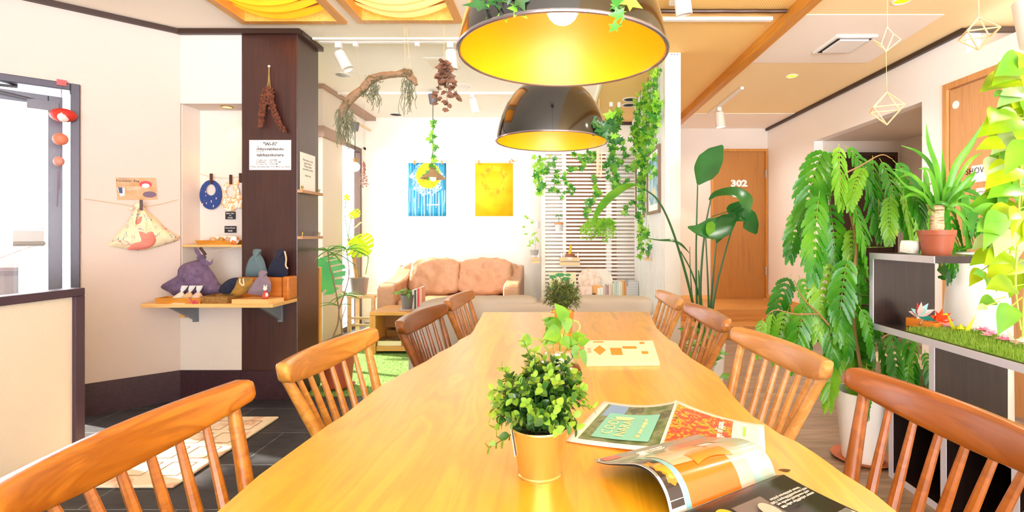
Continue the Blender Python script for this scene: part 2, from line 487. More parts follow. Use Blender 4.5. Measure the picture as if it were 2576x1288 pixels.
lettering('302', .118, frame(W(1859, 462, 6.90), (1, 0, 0), (0, 0, 1)), WHITE, d2, 'door_number', .002, .006, sx=1.25)

# ---------------------------------------------------------------- right wall, corridor opening, shower room
XR = 2.85
w = MB(); w.box(XR, XR+.1, 5.66, 6.9, 0, ZC); w.box(XR, XR+.1, 3.99, 5.66, 2.19, ZC); w.box(XR, XR+.1, 3.76, 3.99, 0, ZC); w.box(XR, XR+.1, 3.56, 3.76, 2.24, ZC)
w.box(XR, XR+.1, 2.75, 3.56, 2.24, 2.41); w.box(XR, XR+.1, -2.6, 2.75, 0, 2.41)
struct('wall_right', w, WALLW)
w = MB(); w.box(XR+.1, 4.2, 3.56, 3.66, 2.2, ZC); w.box(4.1, 4.2, -2.6, 3.6, 0, ZC+.1)
struct('wall_loft', w, WALL)
struct('trim_9', MB().box(XR-.03, XR, 3.56, 6.9, ZC-.035, ZC), TRIM)
struct('trim_10', MB().box(XR, 4.1, 3.53, 3.56, ZC-.035, ZC), mat('grey_brown', '6E5E54', .5))
w = MB(); w.box(XR+.1, 4.0, 5.66, 5.76, 0, 2.3); w.box(3.80, 3.9, 3.9, 5.66, 0, 2.3); w.box(XR+.1, 4.0, 3.89, 3.99, 0, 2.3); w.box(XR+.1, 4.0, 3.89, 5.76, 2.19, 2.3)
struct('wall_corridor', w, WALL)
DKD = wood('dark_door', [(.3, '2C170F'), (.7, '3C2218')], 'z', 8, 24, .35)
do = MB(); do.box(3.02, 3.06, 5.62, 5.66, 0, 2.06); do.box(3.71, 3.75, 5.62, 5.66, 0, 2.06); do.box(3.06, 3.71, 5.62, 5.66, 2.02, 2.06)
d3 = struct('door_3', do, TRIM)
MB().box(3.06, 3.71, 5.635, 5.655, 0, 2.02).build('door_leaf', DKD, d3, sm=False)
MB().tube([(3.66, 5.60, .95), (3.57, 5.60, .95)], .01).build('door_handle', mat('steel', 'x'), d3)
# shower room door in the right wall
do = MB(); do.box(XR-.012, XR+.06, 3.725, 3.765, .01, 2.25); do.box(XR-.012, XR+.06, 2.75, 2.79, .01, 2.25); do.box(XR-.012, XR+.06, 2.79, 3.725, 2.205, 2.25)
d4 = struct('door_4', do, wood('shower_frame', [(.3, 'C58A4C'), (.7, 'D79F62')], 'z', 6, 20, .4))
MB().box(XR+.005, XR+.045, 2.795, 3.715, .03, 2.195).build('door_leaf', DOORS, d4, sm=False)
hd = MB(); hd.tube([(XR, 3.12, 1.17), (XR-.05, 3.12, 1.17), (XR-.055, 3.24, 1.17)], .01, 8)
hd.build('door_handle', mat('steel', 'x'), d4)
MB(Matrix.Translation((XR+.004, 3.655, 2.08)) @ Matrix.Rotation(-pi/2, 4, 'Y')).lathe([(.028, 0), (.028, .006)], n=20).build('vent_disc', WHITE, d4)

# ---------------------------------------------------------------- ceilings
# skylight boxes: two coffers cut into the cream ceiling
cof = [(-2.07, -1.45, 2.25, 3.41), (-1.285, -.67, 2.25, 3.395)]
w = MB(); z0, z1 = ZC, ZC+.1
w.box(-5.2, cof[0][0], -2.6, 3.76, z0, z1); w.box(cof[0][1], cof[1][0], -2.6, 3.76, z0, z1); w.box(cof[1][1], .45, -2.6, 3.76, z0, z1)
for c in cof: w.box(c[0], c[1], -2.6, c[2], z0, z1); w.box(c[0], c[1], c[3], 3.76, z0, z1)
struct('ceiling', w, CREAM)
struct('ceiling', MB().box(-2.62, .45, 3.76, 6.87, ZL, ZL+.1), mat('white_ceiling', 'F8F4EE', .9))
struct('trim_11', MB().box(XCOL1+.04, .45, 3.735, 3.76, ZC-.012, ZL), CREAM)
struct('ceiling', MB().box(.45, 1.53, -2.6, 6.9, ZC+.05, ZC+.14), WEAVE)
struct('ceiling', MB().box(1.6, 4.6, -2.6, 7.0, ZC, ZC+.1), TAN)
struct('trim_12', MB().box(1.53, 1.60, -2.6, 6.9, ZC-.03, ZC+.1), BEAMW)
struct('trim_13', MB().box(.43, .45, 3.76, 6.87, ZC+.03, ZL+.1), CREAM)
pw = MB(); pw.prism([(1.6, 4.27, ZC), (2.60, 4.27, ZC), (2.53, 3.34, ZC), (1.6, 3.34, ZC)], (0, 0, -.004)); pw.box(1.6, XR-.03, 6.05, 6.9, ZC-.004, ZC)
struct('ceiling', pw, mat('pale_ceiling', 'F6EEE2', .9))  # paler patches laid on the tan ceiling
# dark bamboo batten on the woven ceiling
bt = MB(); bt.tube([(.47+.105*i, 3.375+.003*(i % 2), ZC+.036) for i in range(11)], .014, 8)
struct('trim_14', bt, mat('bamboo_dark', '4A2C14', .4))
FAB = leafmat('skylight_cloth', [(.3, 'F2D8A4'), (.7, 'F6E0B4')], 3, .8, .55)
FABY = leafmat('skylight_cloth_yellow', [(.3, 'F4B82A'), (.7, 'F8C63C')], 3, .8, .6)
FRW = wood('skylight_wood', [(.3, 'C58A3C'), (.7, 'DBA050')], 'y', 6, 20, .5)
for i, c in enumerate(cof):
    x0, x1, y0, y1 = c
    t = thing('skylight', ['wooden ceiling light box with bright yellow swagged cloth above the dark column', 'wooden ceiling light box with pale cream swagged cloth left of the big lamp'][i], 'ceiling light', ((x0+x1)/2, y1-.2, ZC-.02), group='skylight boxes in the ceiling')
    f = MB(); th = .045
    f.box(x0-th, x0+.005, y0-th, y1+th, ZC-.018, ZC+.42); f.box(x1-.005, x1+th, y0-th, y1+th, ZC-.018, ZC+.42)
    f.box(x0+.005, x1-.005, y1-.005, y1+th, ZC-.018, ZC+.42); f.box(x0+.005, x1-.005, y0-th, y0+.005, ZC-.018, ZC+.42)
    f.build('frame', FRW, t, sm=False)
    MB().box(x0, x1, y0, y1, ZC+.40, ZC+.42).build('light_panel', mat('light_panel', 'FFE2A0', .5, emit=.8, ecol='FFE0A0'), t, sm=False)
    n = 11
    for k in range(n):
        ya = y1-.075-k*.095; g = MB()
        def fn(u, v, ya=ya):
            s = 4*u*(1-u)
            return (x0+.012+(x1-x0-.024)*u, ya-.047+.051*cos(pi*v)*(.75+.25*s), ZC+.055-.06*s-.042*sin(pi*v)*(.5+.5*s))
        g.grid(fn, 20, 10); g.build('cloth_swag', FABY if i == 0 else FAB, t)
        MB().tube([V(fn(q/16, 1))-V((0, .001, .012)) for q in range(17)], .0065, 6).build('fold_shade_line', mat('fold_shade', '8A5A20', .6), t)  # brown line painting the shade between the cloth folds

# unseen walls behind the camera; opening added and shaped to light the room
w = MB(); w.box(-5.2, 4.6, -2.7, -2.6, 0, .25); w.box(-5.2, 4.6, -2.7, -2.6, 2.45, ZC+.2); w.box(-5.2, -1.35, -2.7, -2.6, .25, 2.45); w.box(2.85, 4.6, -2.7, -2.6, .25, 2.45)
struct('wall_front', w, WALLW)
w = MB(); w.box(-5.3, -5.2, -2.7, 2.1, 0, ZC+.1)
struct('wall_left', w, WALL)
# ground outside
# balcony railing and dark post outside the entrance
t = thing('balcony_railing', 'dark balcony railing outside the open entrance', 'railing', W(60, 640, 5.2))
b = MB()
b.tube([W(-80, 573, 5.2), W(150, 573, 5.2)], .014, 6); b.tube([W(-80, 588, 5.2), W(150, 586, 5.2)], .008, 6)
for px in (-60, 40, 140): p = W(px, 573, 5.2); b.box(p.x-.012, p.x+.012, 5.19, 5.21, -.125, p.z)
b.tube([W(-40, 662, 4.9), W(112, 608, 5.19)], .012, 6)
b.build('rail', mat('rail_dark', '3E3638', .5), t, sm=False)
p = W(4, 500, 5.6); MB().box(p.x-.05, p.x+.03, 5.6, 5.75, -.125, W(0, 447, 5.6).z).build('outdoor_post', mat('post_brown', '4A3836', .6), sm=False, label='dark brown post outside at the very left edge of the photo', cat='post')
struct('floor', MB().box(-12, -2.62, -8, 12, -.2, -.125), mat('pale_paving', 'D9D6D0', .8))
# ---------------------------------------------------------------- dining table with live edges
WT = [(.25, 'CC8A08'), (.40, 'F2AE20'), (.48, 'DE980C'), (.56, 'EEA81A'), (.75, 'C6820A')]
TABLE = wood('table_top_wood', WT, 'y', 4.2, 9, .32, coat=.8, dist=1.0)
EDGE = wood('live_edge', [(.3, 'B8701E'), (.7, 'D08A30')], 'y', 5, 10, .4)
TABLE.node_tree.nodes['Principled BSDF'].inputs['Coat IOR'].default_value = 1.7
tl = [(537,1287),(641,1197),(720,1140),(819,1069),(860,1044),(910,1003),(945,976),(960,966),(1007,940),(1071,907),(1100,887),(1127,874),(1147,862),(1153,855),(1182,840),(1190,829),(1194,820),(1205,803),(1214,785)]
tr = [(1636,784),(1645,806),(1655,826),(1686,854),(1706,864),(1720,884),(1744,902),(1778,922),(1806,939),(1823,960),(1840,984),(1853,1000),(1900,1048),(1923,1061),(1968,1092),(2014,1113),(2059,1141),(2097,1168),(2127,1190),(2165,1213),(2211,1243),(2264,1286)]
TZ = .72
oL = [V((-.56, .3, TZ)), V((-.55, .55, TZ))]+[Wz(x, y, TZ) for x, y in tl]
oR = [Wz(x, y, TZ) for x, y in tr]+[V((.54, .5, TZ)), V((.55, .3, TZ))]
oL[0].y = oR[-1].y = .3
outl = (oL+oR)[::-1]
cen = V((0, 1.6, 0))
tb = thing('dining_table', 'long live-edge honey wood dining table with wavy sides in the middle of the room', 'table', (0, 1.6, 0))
def inset(p, d):
    q = V((p.x, p.y, 0))-cen; q.x *= (1-d*2.0); q.y *= (1-d*.5)
    return q+cen
top = MB(); n = len(outl)
rings = []
for d, z in ((.05, TZ-.05), (.01, TZ-.035), (0, TZ-.01), (.006, TZ)): rings.append([inset(p, d)+V((0, 0, z)) for p in outl])
top.loft(rings, caps=False)
top.add(rings[0], [list(range(n))[::-1]]); 
k = len(top.f)
top.add(rings[-1], [list(range(n))])
top.m[-1] = 1
top.build('tabletop', [EDGE, TABLE], tb, ang=50)
for y in (.45, 2.575):
    lg = MB(); lg.box(-.14, .14, y-.02, y+.02, .06, TZ-.05); lg.box(-.2, .2, y-.02, y+.02, 0, .06); lg.build('trestle', EDGE, tb, bevel=.006, sm=False)
kn = MB(Matrix.Translation(Wz(1975, 1183, TZ+.0008))); kn.add([(.010*cos(a)*(1+.3*sin(3*a)), .006*sin(a), 0) for a in [i*pi/6 for i in range(12)]], [list(range(12))])
kn.build('wood_knot', mat('knot', '5A3A18', .5), tb, sm=False)

# ---------------------------------------------------------------- spindle back chairs
def chair_wood(i):
    st = [[(.25, '8E4C10'), (.42, 'B56E1C'), (.5, '9E5A14'), (.58, 'BE7822'), (.72, 'A4611A')], [(.25, 'A8691F'), (.42, 'CB8C3C'), (.5, 'B67828'), (.58, 'D09440'), (.72, 'BA7C30')], [(.25, '6A3A12'), (.45, '84491A'), (.52, '70400F'), (.7, '7C4418')],
          [(.25, '96591C'), (.45, 'B67834'), (.52, 'A0642A'), (.7, 'AA6C2C')], [(.25, '864610'), (.45, 'A8601E'), (.52, '945012'), (.7, '9C5818')], [(.25, 'B87A34'), (.45, 'D29A56'), (.52, 'C08640'), (.7, 'C88E48')]][i]
    return wood('chair_wood_%d' % i, st, 'y', 5, 10, .3, coat=.35, dist=.8)
def make_chair(loc, rz, wi, label):
    """sitter faces local +x; rail runs along local y"""
    t = thing('dining_chair', label, 'chair', loc, rz, 'spindle back chairs round the long table')
    m = chair_wood(wi)
    s = MB(); pts = []
    def fn(u, v):
        a = u*2-1; b = v*2-1
        sx = .205*a*(sqrt(max(0, 1-b*b/2))); sy = .215*b*(sqrt(max(0, 1-a*a/2)))
        L = max(abs(a), abs(b))
        return (.05+sx*1.12, sy*1.15, .425-.012*(1-L*L)*(1-L*.5))
    s.grid(fn, 12, 12); s.build('seat', m, t, local=True, solid=.028)
    # back rail: crescent board bowed backwards in the middle
    rl = MB(); rings = []; n = 40
    for i in range(n+1):
        y = -.278*cos(pi*i/n); q = y/.278
        xc = -.272+.045*q*q
        th = .0115+.011*abs(q)**3
        full = .047+.033*(1-abs(q)**2.2)
        if abs(q) > .92: full *= sqrt(max(.03, 1-((abs(q)-.92)/.08)**2)); th *= sqrt(max(.15, 1-((abs(q)-.92)/.08)**2))
        hw = full/2; zc = .815-.004*(1-q*q)-hw-(.0235-.5*.047*sqrt(max(.03, 1-((abs(q)-.92)/.08)**2)) if abs(q) > .92 else 0)
        ring = []
        for k in range(14):
            a = 2*pi*k/14; ca, sa = cos(a), sin(a)
            e = .4
            dx = th*(abs(ca)**e)*(1 if ca > 0 else -1); dz = hw*(abs(sa)**.5)*(1 if sa > 0 else -1)
            ring.append((xc+dx-.22*dz, y, zc+dz))
        rings.append(ring)
    rl.loft(rings); rl.build('top_rail', m, t, local=True, ang=60)
    for sy in (-1, 1):
        p = MB(); p.tube([(-.125, sy*.150, .42), (-.172, sy*.182, .58), (-.245, sy*.236, .772)], [.015, .0175, .013], 10); p.build('back_post', m, t, local=True)
    for i in range(6):
        q = (i-2.5)/2.5
        p = MB(); yb, yt = q*.105, q*.162
        p.tube([(-.15, yb, .42), (-.205+.02*q*q, (yb+yt)/2, .56), (-.268+.045*(yt/.278)**2, yt, .746)], [.0085, .0118, .0075], 8); p.build('spindle', m, t, local=True)
    for sx, sy in ((1, 1), (1, -1), (-1, 1), (-1, -1)):
        p = MB(); p.tube([(.05+sx*.14, sy*.14, .415), (.055+sx*.175, sy*.175, .2), (.06+sx*.205, sy*.2, 0)], [.014, .018, .012], 8); p.build('leg', m, t, local=True)
    for sy in (-1, 1):
        p = MB(); p.tube([(.055-.18, sy*.178, .19), (.055+.18, sy*.178, .19)], .009, 8); p.build('stretcher', m, t, local=True)
    return t
# rail end points (far, near) read off the photo at rail height
def chair_at(far, near, side, wi, label):
    c = (V((far[0], far[1], 0))+V((near[0], near[1], 0)))/2
    d = (V((far[0], far[1], 0))-V((near[0], near[1], 0))).normalized()
    if side < 0: fx = V((d.y, -d.x, 0))         # chairs on the left face +x
    else: fx = V((-d.y, d.x, 0))
    rz = math.atan2(fx.y, fx.x)
    return make_chair((c.x+fx.x*.235, c.y+fx.y*.235, 0), rz, wi, label)
chair_at((-.728, 1.195), (-.748, .675), -1, 0, 'large orange-brown spindle chair at the near left end of the table')
chair_at((-.668, 1.865), (-.716, 1.345), -1, 1, 'honey spindle chair in front of the terracotta pot and dark column')
chair_at((-.556, 2.53), (-.612, 2.01), -1, 2, 'dark brown spindle chair in front of the coffee table')
chair_at((-.523, 3.15), (-.556, 2.64), -1, 3, 'mid brown spindle chair farthest along the left side, by the grey sofa')
chair_at((.762, 1.30), (.80, .79), 1, 4, 'large red-brown spindle chair in front of the black stepped shelf')
chair_at((.668, 1.885), (.724, 1.375), 1, 5, 'pale honey spindle chair with shiny rail between table and white floor pot')
chair_at((.664, 2.575), (.685, 2.045), 1, 3, 'amber spindle chair in front of the tall broad-leaf plant pot')
chair_at((.640, 3.17), (.644, 2.66), 1, 5, 'pale spindle chair farthest along the right side, by the white slatted partition')

# ---------------------------------------------------------------- low partition at the left edge
t = thing('room_divider', 'low cream panel screen with dark purple-brown border beside the entrance', 'partition', (-2.42, 1.6, 0))
MB().box(-2.445, -2.405, .6, 2.55, .0, .845).build('panel', mat('cream_panel', 'E9DCC4', .8, bmp=.2, bscale=150), t, sm=False)
b = MB(); b.box(-2.465, -2.385, .5, 2.60, .845, .885); b.box(-2.465, -2.385, 2.55, 2.60, 0, .845); b.build('border', mat('purple_brown', '4A3440', .35), t, bevel=.004, sm=False)

# ---------------------------------------------------------------- tan leather sofa
def leather():
    m = pat('tan_leather', [(.3, 'B48664'), (.55, 'C09474'), (.75, 'A87A58')], 7, .40, const=False, bmp=.7)
    return m
LE = leather()
XS0, XS1, YS = -1.97, -.40, 5.62
t = thing('leather_sofa', 'two-seat tan leather sofa with creased back cushions under the two paintings', 'sofa', ((XS0+XS1)/2, 6.0, 0))
MB().box(XS0+.06, XS1-.06, YS+.06, YS+.78, .1, .27).build('base', LE, t, bevel=.02)
MB().sq(((XS0+XS1)/2, YS+.8, .46), ((XS1-XS0)/2-.02, .09, .36), 7, 10).build('back_frame', LE, t)
ym = (XS0+XS1)/2+.02
for a, b in ((XS0+.2, ym), (ym, XS1-.18)):
    MB().sq(((a+b)/2, YS+.36, .355), ((b-a)/2, .36, .085), 6, 12, .008).build('seat_cushion', LE, t)
for i, (a, b) in enumerate(((XS0+.22, ym-.0), (ym+.0, XS1-.14))):
    M = Matrix.Translation(((a+b)/2, YS+.6, .645)) @ Matrix.Rotation(radians(-12), 4, 'X')
    MB(M).sq((0, 0, 0), ((b-a)/2+.01, .115, .22), 6, 22, .03, 7).build('back_cushion', LE, t)
for x0, x1 in ((XS0, XS0+.2), (XS1-.18, XS1)):
    pf = [(YS, .08), (YS, .56), (YS+.03, .60), (YS+.10, .615), (YS+.3, .625), (YS+.55, .66), (YS+.75, .75), (YS+.86, .78), (YS+.9, .74), (YS+.9, .08)]
    MB().prism([(x0, y, z) for y, z in pf], (x1-x0, 0, 0)).build('armrest', LE, t, bevel=.03, seg=3)
for x in (XS0+.1, XS1-.1):
    for y in (YS+.08, YS+.8): MB().box(x-.025, x+.025, y-.025, y+.025, 0, .12).build('foot', TRIM, t, sm=False)

# ---------------------------------------------------------------- grey sofa with its back to the table
GR = mat('grey_cover', 'B8B0A2', .8, bmp=.25, bscale=12)
t = thing('fabric_sofa', 'beige-grey fabric sofa seen from behind at the far end of the table', 'sofa', (-.18, 3.75, 0))
MB().sq((-.18, 3.47, .40), (.80, .10, .30), 8, 12).build('back', GR, t)
MB().box(-.80, .44, 3.5, 4.2, .06, .36).build('base', GR, t, bevel=.03)
for x in (-.89, .53): MB().sq((x, 3.82, .30), (.09, .42, .25), 7, 10).build('armrest', GR, t)
for x0, x1 in ((-.79, -.18), (-.18, .43)): MB().sq(((x0+x1)/2, 3.92, .41), ((x1-x0)/2, .30, .07), 5, 10, .006).build('seat_cushion', GR, t)
M1 = Matrix.Translation((-.53, 3.49, .66)) @ Matrix.Rotation(radians(-2.5), 4, 'Y')
MB(M1).sq((0, 0, 0), (.40, .11, .075), 3.6, 16, .022, 6).build('back_cushion', GR, t)
MB(Matrix.Translation((.27, 3.49, .665))).sq((0, 0, 0), (.385, .115, .075), 4.2, 16, .016, 6).build('back_cushion', GR, t)

# ---------------------------------------------------------------- coffee table
PW = wood('coffee_wood', [(.25, 'C48A42'), (.5, 'D8A058'), (.75, 'B87A34')], 'x', 6, 16, .4)
PWZ = wood('coffee_wood_side', [(.25, 'C08438'), (.5, 'D29A4E'), (.75, 'B07430')], 'z', 6, 16, .45)
t = thing('coffee_table', 'low pine coffee table with open shelf in front of the leather sofa', 'table', (-1.3, 5.2, 0))
MB().box(-1.80, -.72, 4.95, 5.45, .375, .41).build('tabletop', PW, t, bevel=.006, sm=False)
for x in (-1.80, -.78): MB().box(x, x+.06, 4.95, 5.45, 0, .374).build('side_panel', PWZ, t, bevel=.004, sm=False)
MB().box(-1.735, -.785, 4.96, 5.44, .03, .075).build('shelf', PW, t, sm=False)
MB().box(-1.735, -.785, 5.2, 5.22, .22, .372).build('apron', wood('coffee_dark', [(.3, '8A5420'), (.7, '9C6228')], 'x', 6, 16, .5), t, sm=False)

# ---------------------------------------------------------------- grass carpet
random.seed(3)
g = MB(); g.box(-2.36, .30, 3.66, 6.72, .0004, .0014)
for i in range(15000):
    x = -2.36+2.66*random.random(); y = 3.66+3.0*random.random()**1.5
    if -1.99 < x < -.36 and y > 5.55 or -1.83 < x < -.7 and 4.93 < y < 5.47 or x > -1.02 and 3.33 < y < 4.28 or x > -.2 and y > 5.4 or -2.4 < x < -2.02 and 5.75 < y < 6.1 or (x+1.634)**2+(y-3.86)**2 < .018: continue
    h = R(.012, .026); a = R(0, 6.28); dx, dy = cos(a)*.006, sin(a)*.006
    g.add([(x-dy*.4, y+dx*.4, .001), (x+dy*.4, y-dx*.4, .001), (x+dx, y+dy, .001+h)], [(0, 1, 2)])
g.build('grass_carpet', leafmat('turf', [(.3, '7AA850'), (.7, 'A4C878')], 40, .7, .3), sm=False, label='bright green artificial grass carpet on the lounge floor', cat='carpet', kind='stuff')

# ---------------------------------------------------------------- stool
SW = wood('stool_wood', [(.3, 'D8B88C'), (.7, 'E8CCA4')], 'x', 6, 16, .5)
t = thing('plant_stool', 'small pale wooden stool under the grey monstera pot by the window', 'stool', (-2.20, 5.92, 0))
sx, sy = -2.20, 5.92
MB().box(sx-.16, sx+.16, sy-.14, sy+.14, .44, .47).build('seat', SW, t, bevel=.004, sm=False)
for a in (-1, 1):
    for b in (-1, 1): MB().box(sx+a*.135-.018, sx+a*.135+.018, sy+b*.115-.018, sy+b*.115+.018, .012, .44).build('leg', SW, t, sm=False)
for z in (.12, .2):
    MB().box(sx-.118, sx+.118, sy-.128, sy-.103, z, z+.025).build('rung', SW, t, sm=False)

# ---------------------------------------------------------------- white horizontal slat screen
t = thing('slat_screen', 'white horizontal slat screen with brown boards behind, hung with ivy', 'screen', (.4, 5.95, 0))
sl = MB()
for i in range(48):
    z = .05+i*.0433
    sl.box(-.12, .95, 5.90, 5.908, z, z+.024)
    sl.box(-.165, -.15, 5.92, 6.5, z, z+.024)
sl.build('slats', WHITE, t, sm=False)
po = MB(); po.box(-.165, -.12, 5.89, 5.92, 0, 2.13); po.box(.08, .12, 5.916, 5.94, 0, 2.13); po.box(.585, .64, 5.916, 5.94, 0, 2.13); po.box(.92, .96, 5.916, 5.94, 0, 2.13); po.box(-.165, -.13, 6.48, 6.52, 0, 2.13)
po.build('post', OFFW, t, sm=False)
br = MB(); br.box(.085, .585, 6.02, 6.04, 0, 2.11); br.box(.665, .715, 6.02, 6.04, 0, 2.11); br.build('board', wood('screen_board', [(.3, 'A06A38'), (.7, 'B47C46')], 'z', 6, 18, .5), t, sm=False)
wb = MB(); wb.box(.73, .95, 6.02, 6.04, 0, 2.11); wb.box(-.12, .07, 6.02, 6.04, 0, 2.11); wb.box(.60, .65, 6.02, 6.04, 0, 2.11); wb.build('panel', WALL, t, sm=False)

# low shelf in front of the screen
t = thing('low_bookshelf', 'low white shelf of books and fans in front of the slat screen', 'shelf', (.4, 5.6, 0))
b = MB(); b.box(-.12, .84, 5.5, 5.78, .42, .45); b.box(-.12, -.09, 5.5, 5.78, 0, .42); b.box(.81, .84, 5.5, 5.78, 0, .42); b.box(-.09, .81, 5.5, 5.78, .03, .06)
b.build('body', WHITE, t, sm=False)

# ---------------------------------------------------------------- vertical slat partition
t = struct('wall_partition', MB().box(.891, 1.02, 4.18, 4.215, 0, ZC+.05), OFFW, bevel=.003)
sl = MB(); y = 4.24
while y < 5.85:
    sl.box(.895, .925, y, y+.035, 0.0, ZC+.05); y += .062
sl.build('slats', WHITE, t, sm=False)
MB().box(.94, .955, 4.22, 5.88, 0, ZC+.05).build('backing', WALLW, t, sm=False)
ho = MB()
for px in (1690, 1697, 1704):
    p = W(px, 137, 4.1795); M = Matrix.Translation(p) @ Matrix.Rotation(pi/2, 4, 'X'); s = MB(M); s.lathe([(.004, -.001), (.004, .001)], n=10); ho.add(s.v, s.f)
ho.build('peg_hole', BLACKM, t, sm=False)

# ---------------------------------------------------------------- black stepped shelf at right
SB = wood('black_shelf', [(.3, '1E1412'), (.7, '2C1D19')], 'z', 8, 30, .25, coat=.4)
SE = mat('shelf_edge', 'D2D2E0', .3)
XF, XBk = 1.59, 1.90
t = thing('stepped_shelf', 'black stepped cube shelf with pale grey front edges by the right wall', 'shelf', (1.75, 1.9, 0))
def board(nm, y0, y1, z0, z1):
    MB().box(XF+.004, XBk, y0, y1, z0, z1).build(nm, SB, t, sm=False)
edges = MB()
def hb(y0, y1, z):
    board('shelf_board', y0, y1, z, z+.03); edges.box(XF, XF+.004, y0, y1, z, z+.03)
def vb(y, z0, z1):
    board('upright', y, y+.03, z0, z1); edges.box(XF, XF+.004, y, y+.03, z0, z1)
hb(2.155, 2.60, 1.032); vb(2.57, .71, 1.032); hb(.85, 2.60, .68); vb(2.155, .365, .68); hb(.85, 2.45, .335); vb(2.42, .03, .335); vb(2.09, .03, .335); vb(1.76, .03, .335); vb(1.30, .03, .335); vb(.85, .03, .335); vb(.85, .365, .68)
hb(.85, 2.45, 0.0)
edges.build('edge_strip', SE, t, sm=False)
MB().box(XBk-.012, XBk-.001, .88, 2.42, 0.03, .335).build('back_panel', SB, t, sm=False)
PAPER = mat('paper', 'F6F2EA', .7)
INK = mat('ink', '1E1C1B', .7)
GREYI = mat('grey_ink', '5E5A58', .7)
def sheet(mb, M, w, h, t=.0015):
    mb2 = MB(M); mb2.box(-w/2, w/2, -h/2, h/2, 0, t); mb.add(mb2.v, mb2.f); return mb
def circ(r, n=20, sx=1, sy=1, cx=0, cy=0):
    return [(cx+r*sx*cos(2*pi*i/n), cy+r*sy*sin(2*pi*i/n)) for i in range(n)]
def oc(M, *pts): return [M @ V(p) for p in pts]

# ================= big dome pendant lamps over the table
BLK = mat('lamp_black', '15130F', .12, coat=.6)
YEL = mat('lamp_yellow', 'F0A000', .4)
RIM = mat('lamp_rim', '8E8586', .25, .8)
BULB = mat('bulb_white', 'FFFFFF', .4, emit=3, ecol='FFF6E4')
def dome(x, y, z, r, label):
    t = thing('pendant_lamp', label, 'lamp', (x, y, z), group='black dome pendants over the table')
    k = r/.225
    pr = [(.225, .004), (.2235, .02), (.217, .055), (.204, .10), (.185, .145), (.158, .187), (.125, .22), (.085, .243), (.045, .255), (.03, .258)]
    pr = [(a*k, b*k) for a, b in pr]
    MB().lathe(pr+[(.012, .259*k)], (x, y, z), 64, caps=False).build('shade', BLK, t, ang=80)
    inn = [(a-.004*k, b-.003*k) for a, b in pr]
    MB().lathe(inn[:-1]+[(.01, inn[-1][1])], (x, y, z), 64, caps=False).build('inner_shade', YEL, t, ang=80)
    m = MB(); ring = []
    for i in range(65):
        a = 2*pi*i/64; ring.append((x+cos(a)*.2255*k, y+sin(a)*.2255*k, z+.002))
    m.tube(ring, .0042, 8); m.build('rim', RIM, t)
    MB().lathe([(.034, .25*k), (.034, .285*k), (.022, .30*k), (.008, .315*k)], (x, y, z), 20).build('cap', BLK, t)
    MB().sphere((x, y, z+.105*k), .036, 20).build('bulb', BULB, t)
    MB().lathe([(.016, .135*k), (.018, .25*k)], (x, y, z), 16).build('socket', WHITE, t)
    zt = ZC if x < .45 else ZC+.05
    MB().tube([(x, y, z+.31*k), (x, y, zt-.02)], .0035, 6).build('cord', BLK, t)
    MB().lathe([(.05, -.025), (.05, 0)], (x, y, zt), 20).build('canopy', BLK, t)
    return t
dome(.015, 1.125, 1.543, .225, 'big black dome lamp with glowing yellow inside, nearest over the table')
dome(-.016, 2.09, 1.530, .225, 'smaller-looking black dome lamp hanging behind the nearest dome, ivy at its right rim')

# ================= ceiling fittings
def can_light(px, py, D, tilt, z, label, sc=1.0, lit=False):
    p = W(px, py, D); t = thing('spotlight', label, 'spotlight', (p.x, p.y, z))
    M = Matrix.Translation(p) @ Matrix.Rotation(tilt[0], 4, 'Y') @ Matrix.Rotation(tilt[1], 4, 'X')
    MB(M).lathe([(.0, .07*sc), (.036*sc, .068*sc), (.043*sc, .055*sc), (.046*sc, -.075*sc), (.042*sc, -.076*sc), (.038*sc, -.05*sc), (0, -.045*sc)], n=24).build('shade', OFFW, t)
    if lit: MB(M).lathe([(.001, -.062*sc), (.036*sc, -.062*sc)], n=20, caps=False).build('bulb', mat('spot_glow', 'FFFFFF', .5, emit=6, ecol='FFE8C0'), t)
    a = M @ V((0, 0, .068*sc))
    m = MB(); m.tube([a, V((a.x, a.y, z-.03))], .007, 8); m.build('stem', mat('steel', 'x'), t)
    MB().box(a.x-.022, a.x+.022, a.y-.017, a.y+.017, z-.04, z).build('adapter', OFFW, t, sm=False)
    return t
tz = ZL
def track(label, x0, x1, y, z, ax='x'):
    if ax == 'x': b = MB().box(x0, x1, y-.017, y+.017, z-.022, z)
    else: b = MB().box(y-.017, y+.017, x0, x1, z-.022, z)
    return b.build('light_track', WHITE, sm=False, label=label, cat='light track')
# tracks
t1 = track('long white light track on the lounge ceiling edge above the driftwood', -1.75, .1, 3.80, ZL-.10)
t1r = MB(); t1r.box(-1.78, .12, 3.775, 3.83, ZL-.10, ZL); t1r.build('rail_mount', CREAM, t1, sm=False)
can_light(863, 152, 3.80, (radians(-28), 0), ZL-.122, 'white can spotlight left on the front track above the driftwood')
can_light(1135, 150, 3.80, (radians(-4), 0), ZL-.122, 'white can spotlight behind the dried eucalyptus on the front track')
for i, px in enumerate((895, 1050)):
    p = W(px, 103, 3.80)
    MB().box(p.x-.016, p.x+.016, 3.785, 3.815, ZL-.15, ZL-.122).build('track_hook', OFFW, sm=False, label=['small white hook on the front track, left one holding the driftwood', 'small white hook on the front track above the driftwood tip'][i], cat='hook')
track('white light track across the back of the lounge ceiling', -2.36, .2, 5.56, ZL)
can_light(1193, 263, 5.56, (radians(-14), radians(12)), ZL-.022, 'lit white can spotlight on the rear lounge track', 1.0, True)
track('white light track on the woven bamboo ceiling right of the big lamp', .55, 1.48, 3.51, ZC+.05)
track('short white light track end nearest the camera on the woven ceiling', 2.3, 3.28, .74, ZC+.05, 'y')
